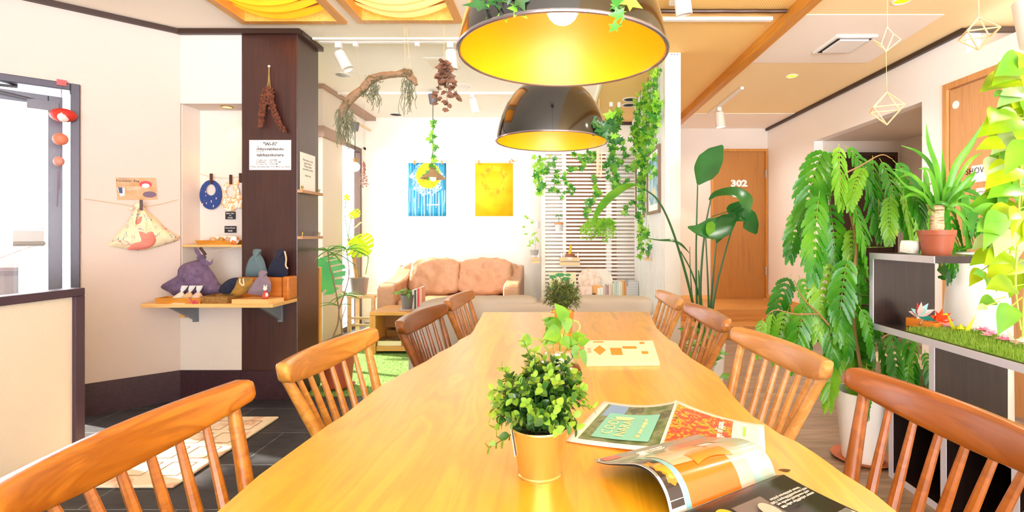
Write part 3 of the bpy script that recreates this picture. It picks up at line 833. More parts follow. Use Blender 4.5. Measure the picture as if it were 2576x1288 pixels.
can_light(1717, 2, 3.0, (radians(-10), radians(10)), ZC+.05, 'white can spotlight cut by the top edge right of the big lamp', 1.05)
tk = MB(); a = Wx(1772, 316, 1.78); tk.box(1.785, 1.815, 4.95, 6.1, ZC-.03, ZC-.005)
tk.build('light_track', WHITE, sm=False, label='white light track on the hall ceiling in front of door 302', cat='light track')
can_light(1811, 300, 5.66, (radians(-6), 0), ZC-.03, 'lit white can spotlight on the hall track near door 302', 1.15, True)
def downlight(px, py, z, r, label, lit=None, drop=0, deep=True):
    p = Wz(px, py, z); t = thing('downlight', label, 'downlight', (p.x, p.y, z))
    MB().lathe([(r*.78, -.001), (r*.8, -.006), (r, -.004), (r, 0)], p, 28, caps=False).build('rim', WHITE, t)
    m = mat('down_dark', '8B867C', .3, .6) if lit is None else lit
    MB().lathe([(.001, -.002), (r*.79, -.002)], p, 28, caps=False).build('reflector', m, t)
    return t
YG = mat('down_yellow', 'FFD200', .4, emit=1.5, ecol='FFC400')
downlight(862, 188, ZL, .085, 'white round downlight left of the hanging driftwood')
downlight(1130, 190, ZL, .085, 'white round downlight behind the dried eucalyptus')
downlight(1160, 217, ZL, .115, 'large chrome downlight below the eucalyptus bunch', mat('chrome_soft', 'B8B4AC', .2, .9))
downlight(996, 288, ZL, .09, 'small dark downlight near the back wall of the lounge', BLACKM)
downlight(1586, 250, ZC+.05, .09, 'dark round downlight nearer of the pair left of the partition', BLACKM)
downlight(1583, 264, ZC+.05, .09, 'dark round downlight farther of the pair left of the partition', BLACKM)
downlight(1992, 191, ZC, .055, 'yellow lit downlight in the middle of the tan ceiling', YG)
downlight(2268, 2, ZC, .055, 'yellow lit downlight cut by the top edge', YG)
# square vents
p0 = Wz(1085, 158, ZL)
t = thing('ceiling_vent', 'square white access hatch beside the eucalyptus bunch', 'ceiling vent', (p0.x+.1, p0.y, ZL))
MB().box(p0.x-.04, p0.x+.26, p0.y-.15, p0.y+.17, ZL-.008, ZL).build('frame', WHITE, t, bevel=.002, sm=False)
MB().box(p0.x-.02, p0.x+.24, p0.y-.13, p0.y+.15, ZL-.011, ZL-.008).build('panel', OFFW, t, sm=False)
t = thing('ventilation_fan', 'square white ventilation fan cover on the right ceiling', 'ceiling vent', (2.16, 3.85, ZC))
MB().box(2.01, 2.31, 3.67, 4.02, ZC-.02, ZC-.004).build('frame', WHITE, t, bevel=.004, sm=False)
MB().box(2.035, 2.285, 3.70, 3.99, ZC-.0215, ZC-.0195).build('gap', BLACKM, t, sm=False)
MB().box(2.055, 2.265, 3.705, 3.955, ZC-.034, ZC-.0215).build('cover', WHITE, t, bevel=.003, sm=False)

# ================= hanging decorations
# driftwood with moss
DRW = wood('driftwood', [(.25, '6A5440'), (.5, '94785A'), (.75, '4E3C2A')], 'x', 8, 8, .8)
MOSS = mat('spanish_moss', '74785E', .9)
D = 3.485
t = thing('driftwood_branch', 'arched driftwood branch with hanging grey moss', 'branch', W(950, 200, D))
pts = smooth([W(862, 296, D), W(866, 272, D), W(885, 246, D), W(915, 222, D), W(935, 200, D), W(965, 190, D), W(1000, 186, D), W(1022, 184, D), W(1036, 198, D), W(1046, 215, D)], 5)
b = MB(); b.tube(pts, [.012, .030, .032, .026, .030, .024, .022, .026, .022, .012], 10)
for i, v in enumerate(b.v):
    b.v[i] = v+V((1, 1, 1))*noise.noise(v*22)*.012
b.tube([W(905, 228, D), W(918, 214, D-.02), W(926, 211, D-.02)], [.014, .01, .004], 6)
b.build('wood', DRW, t)
random.seed(11)
def moss(anchor, n, length, spread, m, parent, r=.0021):
    b = MB()
    for i in range(n):
        p = V(anchor)+V((R(-spread, spread), R(-.03, .03), R(-.01, .02))); pp = [p.copy()]
        L = length*R(.35, 1)
        for k in range(6):
            p = p+V((R(-.016, .016), R(-.014, .014), -L/6)); pp.append(p.copy())
        b.tube(smooth(pp, 2), r, 4)
    b.build('hanging_moss', m, parent)
moss(W(866, 280, D), 60, .26, .05, MOSS, t); moss(W(943, 215, D), 30, .20, .022, MOSS, t); moss(W(1027, 205, D), 34, .23, .024, MOSS, t)
for cx, cy, sx in ((940, 199, 22), (1022, 183, 14), (918, 235, 9), (870, 262, 8)):
    mm = MB()
    for i in range(70):
        p = W(cx+R(-sx, sx), cy+R(-8, 10), D-.02+R(-.015, .015)); mm.tube([p, p+V((R(-.02, .02), R(-.02, .01), R(-.015, .02)))], .0015, 3)
    mm.build('moss_tuft', mat('moss_green', '5E6440', .9), t)
for a_, b_, r_ in ((W(1020, 182, D), V((W(1017, 57, D).x, D, ZC)), .0018), (W(1034, 195, D), V((W(1022, 57, D).x, D, ZC)), .0018), (W(908, 224, D), W(897, 112, 3.80), .0009)): MB().tube([a_, b_], r_, 4).build('string', LINE, t)
# eucalyptus
D = 3.485
EUC = pat('dry_eucalyptus', [(.3, '74503A'), (.6, '8E6A56'), (.8, '644230')], 30, .7, const=False)
t = thing('dried_eucalyptus', 'bunch of dried brown eucalyptus hanging upside down from the ceiling', 'dried flowers', W(1117, 200, D))
s = MB(); s.tube([V((W(1117, 57, D).x, D, ZC)), W(1117, 160, D)], .0022, 5); s.build('string', LINE, t)
s = MB(); l = MB(); random.seed(5)
for (x1, y1) in ((1098, 258), (1126, 275), (1147, 247), (1112, 205)):
    pth = smooth([W(1117, 152, D), W((1117*2+x1)/3, 175, D-.02), W(x1, y1, D+R(-.03, .03))], 10)
    s.tube(pth, .0018, 5)
    for i, p in enumerate(pth[2:]):
        for k in range(2):
            a = R(0, 6.28); l.leaf(p, V((cos(a), sin(a)*.7, R(-.6, .3))), V((R(-.4, .4), -.8, .5)), R(.03, .05), R(.03, .045), 'round', .25)
s.build('stem', mat('dry_stem', '7A5A3C', .8), t); l.build('leaves', EUC, t)
# pendant with small cone shade and ivy
D = 5.5; x = W(1089, 300, D).x
t = thing('small_pendant_lamp', 'small cone pendant lamp wrapped in ivy in front of the blue painting', 'lamp', (x, D, 1.75))
GC = mat('grey_canopy', '6B6870', .5)
zc = W(0, 238, D).z; zb = W(0, 262, D).z
MB().lathe([(.05, zc), (.05, zc-.01), (.034, zb), (.01, zb-.004)], (x, D, 0), 20).build('canopy', GC, t)
z1 = W(0, 418, D).z; z2 = W(0, 449, D).z
MB().tube([(x, D, ZL), (x, D, z1)], .004, 6).build('cord', INK, t)
MB().lathe([(.028, z1+.005), (.04, z1-.05), (.065, z1-.075), (.138, z2), (.135, z2-.001), (.06, z1-.08)], (x, D, 0), 28, caps=False).build('shade', mat('wood_shade', '9A7A58', .5), t, solid=.003)
MB().sphere((x, D, z2+.005), .035, 16).build('bulb', BULB, t)
# pole near the window with globe lamp and dried flowers
t = thing('hanging_pole', 'thin beige pole hanging beside the window', 'pole', (-2.30, 6.0, 2.45))
b = MB(); b.box(-2.315, -2.285, 5.62, 6.35, 2.44, 2.462)
for y in (5.70, 5.73): b.tube([(-2.30, y, 2.455), (-2.40, y, 2.455)], .007, 6)
b.build('pole', mat('beige_pole', 'D9C6A0', .5), t, sm=False)
t = thing('globe_pendant_lamp', 'small glowing globe pendant by the left window', 'lamp', (-2.30, 5.875, 2.0))
MB().lathe([(.05, 2.44), (.05, 2.43), (.036, 2.345), (.01, 2.34)], (-2.30, 5.875, 0), 20).build('canopy', GC, t)
MB().tube([(-2.30, 5.875, 2.34), (-2.30, 5.875, 2.03)], .004, 6).build('cord', INK, t)
MB().lathe([(.02, 2.03), (.022, 1.98)], (-2.30, 5.875, 0), 12).build('socket', mat('brass', 'B08A45', .3, .9), t)
MB().sphere((-2.30, 5.875, 1.935), .055, 18).build('bulb', BULB, t)
t = thing('dried_flower_bunch', 'dusty pink dried flower bunch hanging from a thread beside the window', 'dried flowers', W(915, 430, 6.0))
b = MB(); b.tube([V((W(915, 0, 6.0).x, 6.0, ZL)), W(915, 415, 6.0)], .0014, 4); b.build('thread', LINE, t)
random.seed(8); b = MB(); f = MB()
for x1, y1 in ((908, 465), (913, 470), (919, 468), (925, 462)):
    pth = smooth([W(915, 402, 6), W(915, 418, 6), W(x1, y1, 6)], 8); b.tube(pth, .0014, 4)
    for p in pth[6:]:
        for k in range(3): f.sphere(p+V((R(-.015, .015), R(-.015, .015), R(-.01, .01))), .007, 6)
b.build('stem', mat('dry_stem', 'x'), t); f.build('flowers', mat('dusty_pink', 'A9756C', .8), t)
# straw ornaments
STR = mat('straw', 'F0CFA0', .6)
def himmeli(t, c, w, h, r=.0028, rot=.3):
    b = MB(); top = c+V((0, 0, h)); bot = c-V((0, 0, h))
    q = [c+V((cos(rot+i*pi/2)*w, sin(rot+i*pi/2)*w, 0)) for i in range(4)]
    for i in range(4):
        b.tube([top, q[i]], r, 5); b.tube([bot, q[i]], r, 5); b.tube([q[i], q[(i+1) % 4]], r, 5)
    b.build('straw_frame', STR, t, sm=False)
D = 2.3
c = W(2231, 100, D)
t = thing('straw_ornament', 'upper small straw diamond ornament below the ventilation fan', 'hanging ornament', c)
b = MB(); top = W(2232, 68, D); bot = W(2229, 130, D); q = [W(2217, 111, D), W(2248, 86, D), W(2197, 101, D+.05), W(2266, 99, D+.05)]
for u, v in ((top, q[0]), (top, q[1]), (bot, q[0]), (bot, q[1]), (q[0], q[2]), (q[1], q[3]), (bot, q[2]), (bot, q[3]), (q[2], q[0])): b.tube([u, v], .0026, 5)
b.build('straw_frame', STR, t, sm=False)
MB().tube([V((c.x, D, ZC)), top], .0012, 4).build('string', LINE, t); MB().tube([bot, W(2231, 233, D)], .0012, 4).build('string', LINE, t)
c2 = W(2231, 273, D)
t2 = thing('straw_ornament', 'lower straw octahedron ornament hanging in front of the corridor opening', 'hanging ornament', c2)
himmeli(t2, c2, .082, .073, .0032, .35)
D = 1.9; c = W(2462, 85, D)
t = thing('straw_ornament', 'straw octahedron ornament near the top right corner', 'hanging ornament', c)
himmeli(t, c, .068, .060, .0028, .4)
s = MB(); s.tube([V((c.x, D, ZC)), c+V((0, 0, .06))], .002, 5); s.build('string', LINE, t)

# ================= left wall things
D1 = .02
t = thing('poster_card', 'brown printed card pinned on the left wall above the cloth bundle', 'card', DW(345, 503))
M = frame(DW(345, 475, .001), DW(390, 475)-DW(300, 475), (0, 0, 1))
wd = (DW(396, 475)-DW(294, 475)).length; ht = .148
sheet(MB(), M, wd, ht).build('sheet', pat('card_brown', [(.3, 'B98A4E'), (.5, 'C9A27A'), (.7, 'AE8A6A')], 14, .6, const=False), t, sm=False)
g = MB(M); g.add([(x*wd, y*ht, .002) for x, y in circ(.16, 16, 1, 1, .22, .2)], [list(range(16))]); g.build('red_bundle_picture', mat('red_print', 'C8424A', .6), t, sm=False)
g = MB(M); g.add([(x*wd, y*ht, .0022) for x, y in circ(.10, 16, 1, 1, .22, .14)], [list(range(16))]); g.add([(-.48*wd, .03*ht, .002), (-.30*wd, .03*ht, .002), (-.32*wd, -.30*ht, .002), (-.42*wd, -.34*ht, .002)], [(0, 1, 2, 3)]); g.build('white_picture', mat('pale_print', 'E8DDD6', .6), t, sm=False)
g = MB(M); g.add([(x*wd, y*ht, .002) for x, y in circ(.16, 16, 1.1, .9, .30, -.26)], [list(range(16))]); g.build('purple_bundle_picture', mat('purple_print', '6E5468', .6), t, sm=False)
g = MB(M); g.add([(-.46*wd, .06*ht, .0025), (-.36*wd, .06*ht, .0025), (-.36*wd, -.2*ht, .0025), (-.44*wd, -.2*ht, .0025)], [(0, 1, 2, 3)]); g.build('blue_picture', mat('blue_print', '3A4A72', .6), t, sm=False)
lettering('Furoshiki Bag', .022, M @ Matrix.Translation((-.045, .052, .002)), INK, t)
lettering('the gift wrapping cloth\nwrap anything', .012, M @ Matrix.Translation((-.02, .005, .002)), mat('pale_print', 'x'), t)
PEG = mat('dark_peg', '4A2A1E', .5)
t = thing('cloth_bundle', 'cream floral wrapping cloth bundle pegged to a string on the left wall', 'cloth bundle', DW(355, 625, .05))
b = MB(); b.tube(smooth([DW(212, 500, .01), DW(300, 513, .02), DW(352, 520, .03), DW(400, 514, .02), DW(447, 502, .01)], 5), .002, 5); b.build('string', LINE, t)
ol = [(350,525),(362,520),(372,533),(392,548),(415,572),(438,588),(452,595),(448,605),(430,612),(400,620),(372,628),(345,630),(310,625),(285,621),(272,616),(285,600),(305,578),(322,556),(335,535)]
O = DW(352, 580, .01); ux = (DW(400, 580)-DW(300, 580)).normalized(); M = frame(O, ux, (0, 0, 1)); IM = M.inverted()
def o2(l, off=.01): return [tuple((IM @ DW(x, y, off))[:2]) for x, y in l]
FLO = pat('floral_cloth', [(0, 'EFE0B8'), (.44, 'EBD8AE'), (.54, 'F2E2C0'), (.60, '6F8F98'), (.622, 'EBD6B0'), (.65, 'CC5A6A'), (.68, 'EEDDB8')], 26, .85, detail=1)
def sm2(l, n=3): return [(p.x, p.y) for p in smooth([(a, b, 0) for a, b in l+[l[0]]], n)[:-1]]
MB().pillow(sm2(o2(ol)), M, .075, 7, .1, .03, 22).build('cloth', FLO, t)
CORAL = mat('coral_cloth', 'E88878', .8)
ol2 = [(345,578),(380,577),(392,590),(388,612),(365,626),(335,628),(318,627),(335,612),(352,606)]
MB().pillow(sm2(o2(ol2)), M @ Matrix.Translation((0, 0, .05)), .038, 5, .1, .012, 30).build('coral_panel', CORAL, t)
ol3 = [(350,545),(358,543),(357,560),(342,566),(338,558)]
MB().pillow(sm2(o2(ol3)), M @ Matrix.Translation((0, 0, .045)), .024, 4, .1).build('coral_knot_panel', CORAL, t)
k = MB(); k.sphere(DW(347, 517, .05), .022, 10, (1.1, .8, .9), .12); k.sphere(DW(331, 525, .05), .014, 8, (1.6, .6, .6), .1)
k.blade(smooth([DW(345, 524, .07), DW(336, 545, .085), DW(338, 570, .085)], 4), [.006, .014, .004], NO*-1, .5); k.blade(smooth([DW(356, 527, .07), DW(372, 552, .08), DW(388, 580, .08)], 4), [.006, .012, .004], NO*-1, .5)
k.build('knot', FLO, t)
MB(frame(DW(355, 516, .075), ux, (0, 0, 1))).box(-.008, .008, -.035, .035, 0, .014).build('peg', PEG, t, sm=False)

# red and orange ornament chain in the entrance
hk = DW(155, 208, .02)
t = thing('hanging_mobile', 'string of red and orange cloth balls hanging from the entrance door frame', 'hanging ornament', hk)
MB(frame(hk, U*-1, (0, 0, 1))).box(-.022, .022, -.02, .016, 0, .014).build('clip', mat('red_clip', 'C44A4A', .5), t, sm=False)
b = MB(); b.tube([DW(155, 215, .03), DW(150, 475, .05)], .0022, 5); b.tube([DW(147, 430, .05), DW(144, 520, .05)], .004, 5); b.build('string', mat('purple_string', '7A6478', .7), t)
b = MB(); b.sphere(DW(159, 290, .05), .068, 16, (1, .9, .62)); b.build('red_ball', pat('red_ball', [(0, 'C22A1C'), (.5, 'D2341F'), (.62, 'B92418')], 9, .6), t)
b = MB(); b.sphere(DW(160, 293, .085), .034, 12, (.8, 1, 1.0)); b.build('white_patch', mat('pink_white', 'EFD6CE', .7), t)
b = MB(); b.sphere(DW(152, 350, .05), .038, 14); b.build('orange_ball', mat('orange_ball', 'D87A5A', .6), t)
b = MB(); b.sphere(DW(148, 406, .05), .028, 12, (1, 1, 1.1)); b.build('pink_ball', mat('pink_ball', 'CF8A76', .6), t)

# entrance mat
RUG = pat('rug', [(.2, 'E6D6B4'), (.5, 'EEE2C6'), (.66, 'D8A884'), (.7, 'E8DAB8'), (.85, 'C4A68A')], 9, .95, const=False, bmp=.4)
t = thing('entrance_rug', 'cream patterned rug on the slate floor behind the near left chair', 'rug', (-2.02, 2.76, 0))
b = MB(); b.box(-2.32, -1.735, 2.325, 3.215, .001, .016); b.build('pile', RUG, t, bevel=.006)
b = MB()
for i in range(4):
    for j in range(3):
        x = -2.25+j*.17; y = 2.42+i*.19
        b.tube([(x, y, .0165), (x+.12, y, .0165), (x+.12, y+.14, .0165), (x, y+.14, .0165), (x, y, .0165)], .0028, 4)
b.build('pattern_line', mat('rug_line', 'A88868', .95), t)

# ================= niche
NB = 3.79
t = thing('niche_downlight', 'small warm downlight in the top of the wall niche', 'downlight', (-2.39, 3.7, 2.075))
MB().lathe([(.03, -.001), (.033, -.007), (.042, -.004), (.042, 0)], (-2.365, 3.69, 2.075), 20, caps=False).build('rim', mat('brass', 'x'), t)
MB().lathe([(.001, -.003), (.031, -.003)], (-2.365, 3.69, 2.075), 20, caps=False).build('bulb', mat('niche_glow', 'FFC060', .5, emit=5, ecol='FFB84A'), t)
MB().box(-2.63, -2.21, 3.606, 3.795, 1.068, 1.084).build('niche_shelf', PINE, sm=False, label='thin pine shelf inside the wall niche', cat='shelf')
b = MB(); sp = smooth([W(503, 437, NB), W(520, 442, NB-.01), W(540, 446, NB-.01), W(575, 448, NB-.01), W(607, 443, NB)], 4); b.tube(sp, .0018, 5)
b.build('bib_string', LINE, label='thin string strung across the niche holding the bibs', cat='string')
def bib(cx, cy, w, h, D, m, label, m2=None):
    t = thing('baby_bib', label, 'bib', W(cx, cy+h, D), group='bibs pegged in the niche')
    M = frame(W(cx, cy, D), (1, 0, 0), (0, 0, 1)); s = D/F
    n = 28; out = []; inn = []
    for i in range(n):
        a = 2*pi*i/n+pi/2
        out.append((cos(a)*w*s, sin(a)*h*s*(1.0)))
        inn.append((cos(a)*w*s*.45, h*s*.30+sin(a)*h*s*(.42 if sin(a) > 0 else .36)))
    b = MB(M); rings = [[(x, y, 0) for x, y in out], [(x, y, .006) for x, y in out], [(x, y, .006) for x, y in inn], [(x, y, 0) for x, y in inn]]
    b.loft(rings, caps=False); b.build('cloth', m, t, bevel=.001)
    MB(frame(W(cx+2, cy-h-4, D-.012), (1, 0, 0), (.03, 0, 1))).box(-.007, .007, -.035, .035, 0, .014).build('peg', PEG, t, sm=False)
    return t
BB = pat('bib_blue', [(0, '25407E'), (.20, '25407E')], 60, .8)
BBm = pat('bib_blue_spots', [(0, 'E8C8C8'), (.17, '25407E'), (1, '25407E')], 34, .8, vor='d', stretch=(1.5, 1, .55))
BCm = pat('bib_cream', [(0, 'F0CFA8'), (.35, 'F6E6D2'), (.5, 'F0A868'), (.58, 'F4DCC0'), (.66, 'E6B840'), (.72, 'F4DCC0')], 30, .8)
bib(531, 490, 28, 37, NB-.02, BBm, 'navy blue baby bib with pale dashes pegged in the niche')
bib(580, 494, 24, 38, NB-.006, BCm, 'orange flower print baby bib in the middle of the niche string')
bib(604, 488, 18, 36, NB-.0005, BCm, 'flower print baby bib half hidden by the dark column')
CHK = mat('chalk_black', '26262B', .7)
def plate(px, py, w, h, D, lines, label):
    p = W(px, py, D); t = thing('price_tag', label, 'sign', p)
    M = frame(p, (1, 0, 0), (0, 0, 1)); s = D/F
    sheet(MB(), M, w*s, h*s, .003).build('board', CHK, t, sm=False)
    for tx, sz, dy in lines: lettering(tx, sz, M @ Matrix.Translation((0, dy*s, .0032)), PAPER, t)
plate(580, 542, 25, 19, NB-.002, [("Baby's Bibs", .0135, 5), ('stai', .011, 0), ('¥1200', .014, -6)], 'black price tag just below the bibs')
plate(580, 577, 29, 17, NB-.002, [('Round Beads', .0135, 3.5), ('¥200', .016, -4)], 'black price tag just above the tray in the niche')
BAM = wood('bamboo_tray', [(.3, 'B8761E'), (.7, 'CF9034')], 'x', 10, 6, .45)
def tray(name, x0, x1, y0, y1, z, h, m, label, cat='tray', grp=None):
    t = thing(name, label, cat, ((x0+x1)/2, (y0+y1)/2, z), group=grp)
    b = MB(); th = .006; fl = .008
    b.box(x0, x1, y0, y1, z, z+.005); b.build('base', m, t, sm=False)
    w = MB()
    for (a, b_) in (((x0, y0), (x1, y0)), ((x1, y0), (x1, y1)), ((x1, y1), (x0, y1)), ((x0, y1), (x0, y0))):
        a = V((a[0], a[1], 0)); b_ = V((b_[0], b_[1], 0)); d = (b_-a).normalized(); nn = V((d.y, -d.x, 0))
        a2 = a+nn*fl-d*fl; b2 = b_+nn*fl+d*fl
        w.add([a+V((0, 0, z)), b_+V((0, 0, z)), b2+V((0, 0, z+h)), a2+V((0, 0, z+h)), a-nn*th+V((0, 0, z)), b_-nn*th+V((0, 0, z)), b2-nn*th+V((0, 0, z+h)), a2-nn*th+V((0, 0, z+h))], [(0, 1, 2, 3), (7, 6, 5, 4), (3, 2, 6, 7)])
    w.build('rim', m, t, sm=False)
    return t
zs = 1.084
tray('bamboo_tray', -2.545, -2.275, 3.64, 3.74, zs, .03, BAM, 'woven bamboo tray on the small niche shelf', 'tray')
for i, (px, c, lb) in enumerate(((536, 'D8A878', 'pale round bead packet at the left in the niche tray'), (556, 'B88A3C', 'golden brown bead packet in the middle of the niche tray'), (573, 'C8A090', 'pinkish bead packet at the right in the niche tray'))):
    p = W(px, 600, 3.69); t = thing('bead_packet', lb, 'packet', (p.x, 3.69, zs+.006), group='bead packets in the niche tray')
    MB().sphere((p.x, 3.69, zs+.030), .022, 10, (1, .8, 1.1), .05).build('beads', mat('bead%d' % i, c, .4), t)
    MB().box(p.x-.026, p.x+.026, 3.717, 3.72, zs+.006, zs+.062).build('wrapper', mat('cellophane', 'F0E6CC', .3), t, sm=False)
p = W(592, 603, 3.64)
BALL = pat('ball_orange_white', [(0, 'F4F0EA'), (.5, 'F4F0EA'), (.52, 'E8823A')], 14, .6)
MB().sphere((p.x, 3.632, zs+.031), .030, 16).build('temari_ball', BALL, label='orange and white ball at the right end of the niche shelf', cat='ball')

# ================= wall shelf at the entrance
ST = .71; SWD = wood('shelf_wood', [(.3, 'D8A058'), (.6, 'E6B874'), (.8, 'CE9850')], 'x', 6, 16, .4)
t = thing('wall_shelf', 'pale pine wall shelf on grey brackets by the dark column', 'shelf', (-2.2, 3.45, ST))
A = [(-2.66, 3.285), (XCOL1, 3.285), (XCOL1, 3.598), (-2.60, 3.598), (-2.655, 3.565), (-2.72, 3.50)]
MB().prism([(x, y, ST-.024) for x, y in A], (0, 0, .024)).build('board', SWD, t, bevel=.002, sm=False)
GB = mat('grey_bracket', '7E858C', .4, .3)
for nm, (x, y) in enumerate(((-2.53, 3.598), (-1.935, 3.598))):
    b = MB(); b.prism([(x, y, ST-.025), (x, y-.27, ST-.025), (x, y, ST-.16)], (.02, 0, 0)); b.box(x-.006, x+.026, y-.018, y, ST-.165, ST-.025); b.build('bracket', GB, t, sm=False)
MB().box(-2.625, -2.585, 3.575, 3.5995, ST-.135, ST-.026).build('cleat', PINE, t, sm=False)
# purple bundle
PUR = pat('purple_linen', [(.3, '5E4C66'), (.7, '75607C')], 40, .9, const=False, bmp=.3)
D = 3.50
O = W(480, 700, D); M = frame(O, (1, 0, 0), (0, 0, 1)); IM = M.inverted()
def f2(l, D_): return [tuple((IM @ W(x, y, D_))[:2]) for x, y in l]
t = thing('purple_cloth_bundle', 'purple-grey linen wrapping cloth bundle standing on the wall shelf', 'cloth bundle', (O.x, D, ST))
ol = [(503,652),(512,654),(525,672),(538,690),(550,712),(560,724),(555,738),(520,747),(480,749),(440,744),(425,735),(404,722),(425,706),(450,690),(455,668),(480,658)]
MB().pillow(sm2(f2(ol, D)), M, .075, 7, .9, .035, 20).build('cloth', PUR, t)
k = MB(); k.sphere(W(507, 648, D-.02), .026, 10, (1.2, .9, .8), .1)
k.blade(smooth([W(505, 646, D-.03), W(515, 658, D-.05), W(530, 664, D-.05), W(536, 651, D-.04)], 4), [.01, .016, .012, .002], (0, -1, .3), .4)
k.blade(smooth([W(504, 644, D-.02), W(496, 632, D-.02), W(489, 622, D-.02)], 4), [.012, .014, .002], (0, -1, .3), .4)
k.build('knot', PUR, t)
MB(frame(W(512, 632, D-.03), (.8, 0, .6), (.5, 0, .8))).box(-.007, .007, -.03, .03, 0, .012).build('peg', PEG, t, sm=False)
s = MB(); s.tube(smooth([V((-2.6, 3.61, 1.067)), W(505, 634, 3.5), V((-2.24, 3.61, 1.067))], 6), .0016, 4); s.build('string', LINE, t)
# bamboo tray and wrapped bags
x0 = W(408, 750, 3.36).x; x1 = W(516, 750, 3.36).x
tray('bamboo_tray', x0, x1, 3.315, 3.415, ST, .035, BAM, 'woven bamboo tray of wrapped bags on the wall shelf', 'tray')
for i, px in enumerate((445, 467, 494)):
    p = W(px, 740, 3.365); t = thing('wrapped_treat', ['small cellophane bag at the left in the shelf tray', 'small cellophane bag with ochre filling in the middle of the shelf tray', 'small upright cellophane bag at the right in the shelf tray'][i], 'packet', (p.x, 3.365, ST+.006), group='wrapped bags in the shelf tray')
    z = ST+.006; lean = (.03, .026, .012)[i]
    MB().loft([[(p.x+cos(2*pi*k/10)*r*1.2+lean*(zz/.06), 3.365+sin(2*pi*k/10)*r*.9, z+zz) for k in range(10)] for r, zz in ((.012, .0), (.030, .008), (.032, .03), (.018, .05), (.007, .062))]).build('bag', mat('treat%d' % i, ['CFC6B4', 'C8A878', 'C8B098'][i], .5), t)
    MB().loft([[(p.x+lean*1.05+cos(2*pi*k/10)*r*1.3+lean*(zz/.06), 3.365+sin(2*pi*k/10)*r*.6, z+.062+zz) for k in range(10)] for r, zz in ((.006, 0), (.014, .018), (.017, .042))]).build('wrapper_top', mat('cellophane2', 'D8DAD6', .25), t)
# basket
WICK = pat('wicker', [(.35, '7A5420'), (.6, 'A87C38')], 90, .8, const=False, stretch=(1, 1, 2.5), bmp=.6)
x0 = W(520, 750, 3.36).x; x1 = W(583, 750, 3.36).x
tray('wicker_basket', x0, x1, 3.315, 3.455, ST, .045, WICK, 'small brown wicker basket of cloth pouches on the wall shelf', 'basket')
def pouch(ol, D, M_, th, label, cord=None, zb=None, grp='cloth pouches on the wall shelf', lay=0):
    c = ol[0]; xs = [q[0] for q in ol]; ys = [q[1] for q in ol]
    O = W(sum(xs)/len(xs), sum(ys)/len(ys), D); M = frame(O, (1, 0, 0), (0, lay, 1)); I = M.inverted(); s = D/F
    o = [((x-sum(xs)/len(xs))*s, -(y-sum(ys)/len(ys))*s) for x, y in ol]
    t = thing('drawstring_pouch', label, 'pouch', (O.x, D, O.z-(max(ys)-sum(ys)/len(ys))*s), group=grp)
    MB().pillow(sm2(o), M, th, 5, .7, .012, 26).build('cloth', M_, t)
    if cord:
        b = MB(); b.tube(smooth([W(x, y, D-th-.008) for x, y in cord], 4), .005, 6); b.build('cord', mat('cord_cream', 'E0C8A0', .8), t)
    return t
NAVY = mat('navy_cloth', '1E2236', .9, bmp=.2); TEAL = mat('teal_cloth', '5E7478', .9, bmp=.2); MUST = pat('mustard_cloth', [(.4, 'A87A28'), (.6, '7E6A38')], 20, .9, const=False, bmp=.2); LAV = mat('lavender_cloth', '82727E', .9, bmp=.2)
pouch([(548,733),(556,718),(575,703),(595,698),(603,705),(596,722),(585,736),(565,740)], 3.42, NAVY, .02, 'navy cloth pouch leaning in the wicker basket')
pouch([(580,738),(590,722),(598,702),(612,698),(632,699),(636,706),(628,724),(612,740),(595,744)], 3.385, MUST, .022, 'mustard cloth pouch leaning in the wicker basket', [(604, 701), (604, 712), (613, 718), (612, 700)])
# box, block
t = thing('wooden_display_box', 'open orange-brown wooden box holding two pouches on the wall shelf', 'box', (-2.03, 3.55, ST))
bx0, bx1 = W(603, 700, 3.5).x, W(728, 700, 3.48).x
OB = wood('orange_box', [(.3, 'B5651E'), (.7, 'C97A2E')], 'x', 6, 14, .4)
b = MB(); b.box(bx0, bx1-.05, 3.475, 3.487, ST, ST+.155); b.box(bx0, bx1-.012, 3.58, 3.592, ST, ST+.155); b.box(bx0, bx0+.012, 3.487, 3.58, ST, ST+.155); b.box(bx0+.012, bx1-.05, 3.487, 3.58, ST, ST+.01)
b.build('body', OB, t, sm=False)
b = MB(); b.box(bx1-.05, bx1, 3.475, 3.592, ST, ST+.16); b.build('end_block', OB, t, bevel=.012)
pouch([(617,695),(619,672),(628,650),(640,639),(637,629),(646,626),(658,629),(655,639),(663,652),(669,672),(670,695)], 3.535, TEAL, .03, 'grey-teal cloth pouch standing in the wooden box')
pouch([(671,695),(677,668),(690,648),(699,638),(697,628),(707,626),(719,630),(715,640),(721,662),(722,695)], 3.535, NAVY, .03, 'dark navy cloth pouch with cream cord standing in the wooden box', [(716, 632), (720, 650), (719, 668), (724, 676)])
PB = MB(); x0 = W(590, 750, 3.33).x; x1 = W(706, 750, 3.36).x
PB.prism([(x0, 3.30, ST), (W(675, 750, 3.30).x, 3.30, ST), (x1, 3.40, ST), (x0+.05, 3.46, ST)], (0, 0, .028)); PB.build('wooden_block', SWD, sm=False, label='flat pale wooden block at the right end of the wall shelf', cat='block')
pouch([(622,738),(632,718),(646,700),(655,692),(652,683),(662,680),(673,684),(670,692),(679,704),(682,722),(676,740),(650,743)], 3.375, LAV, .024, 'lavender grey cloth pouch on the flat wooden block')
p = W(668, 742, 3.335); t = thing('small_figurine', 'tiny red and white figurine on the flat wooden block', 'figurine', (p.x, 3.335, ST+.028))
z = ST+.028
MB().lathe([(.012, 0), (.020, .008), (.016, .035), (.006, .05)], (p.x, 3.335, z), 14).build('body', mat('fig_red', 'C8402E', .5), t)
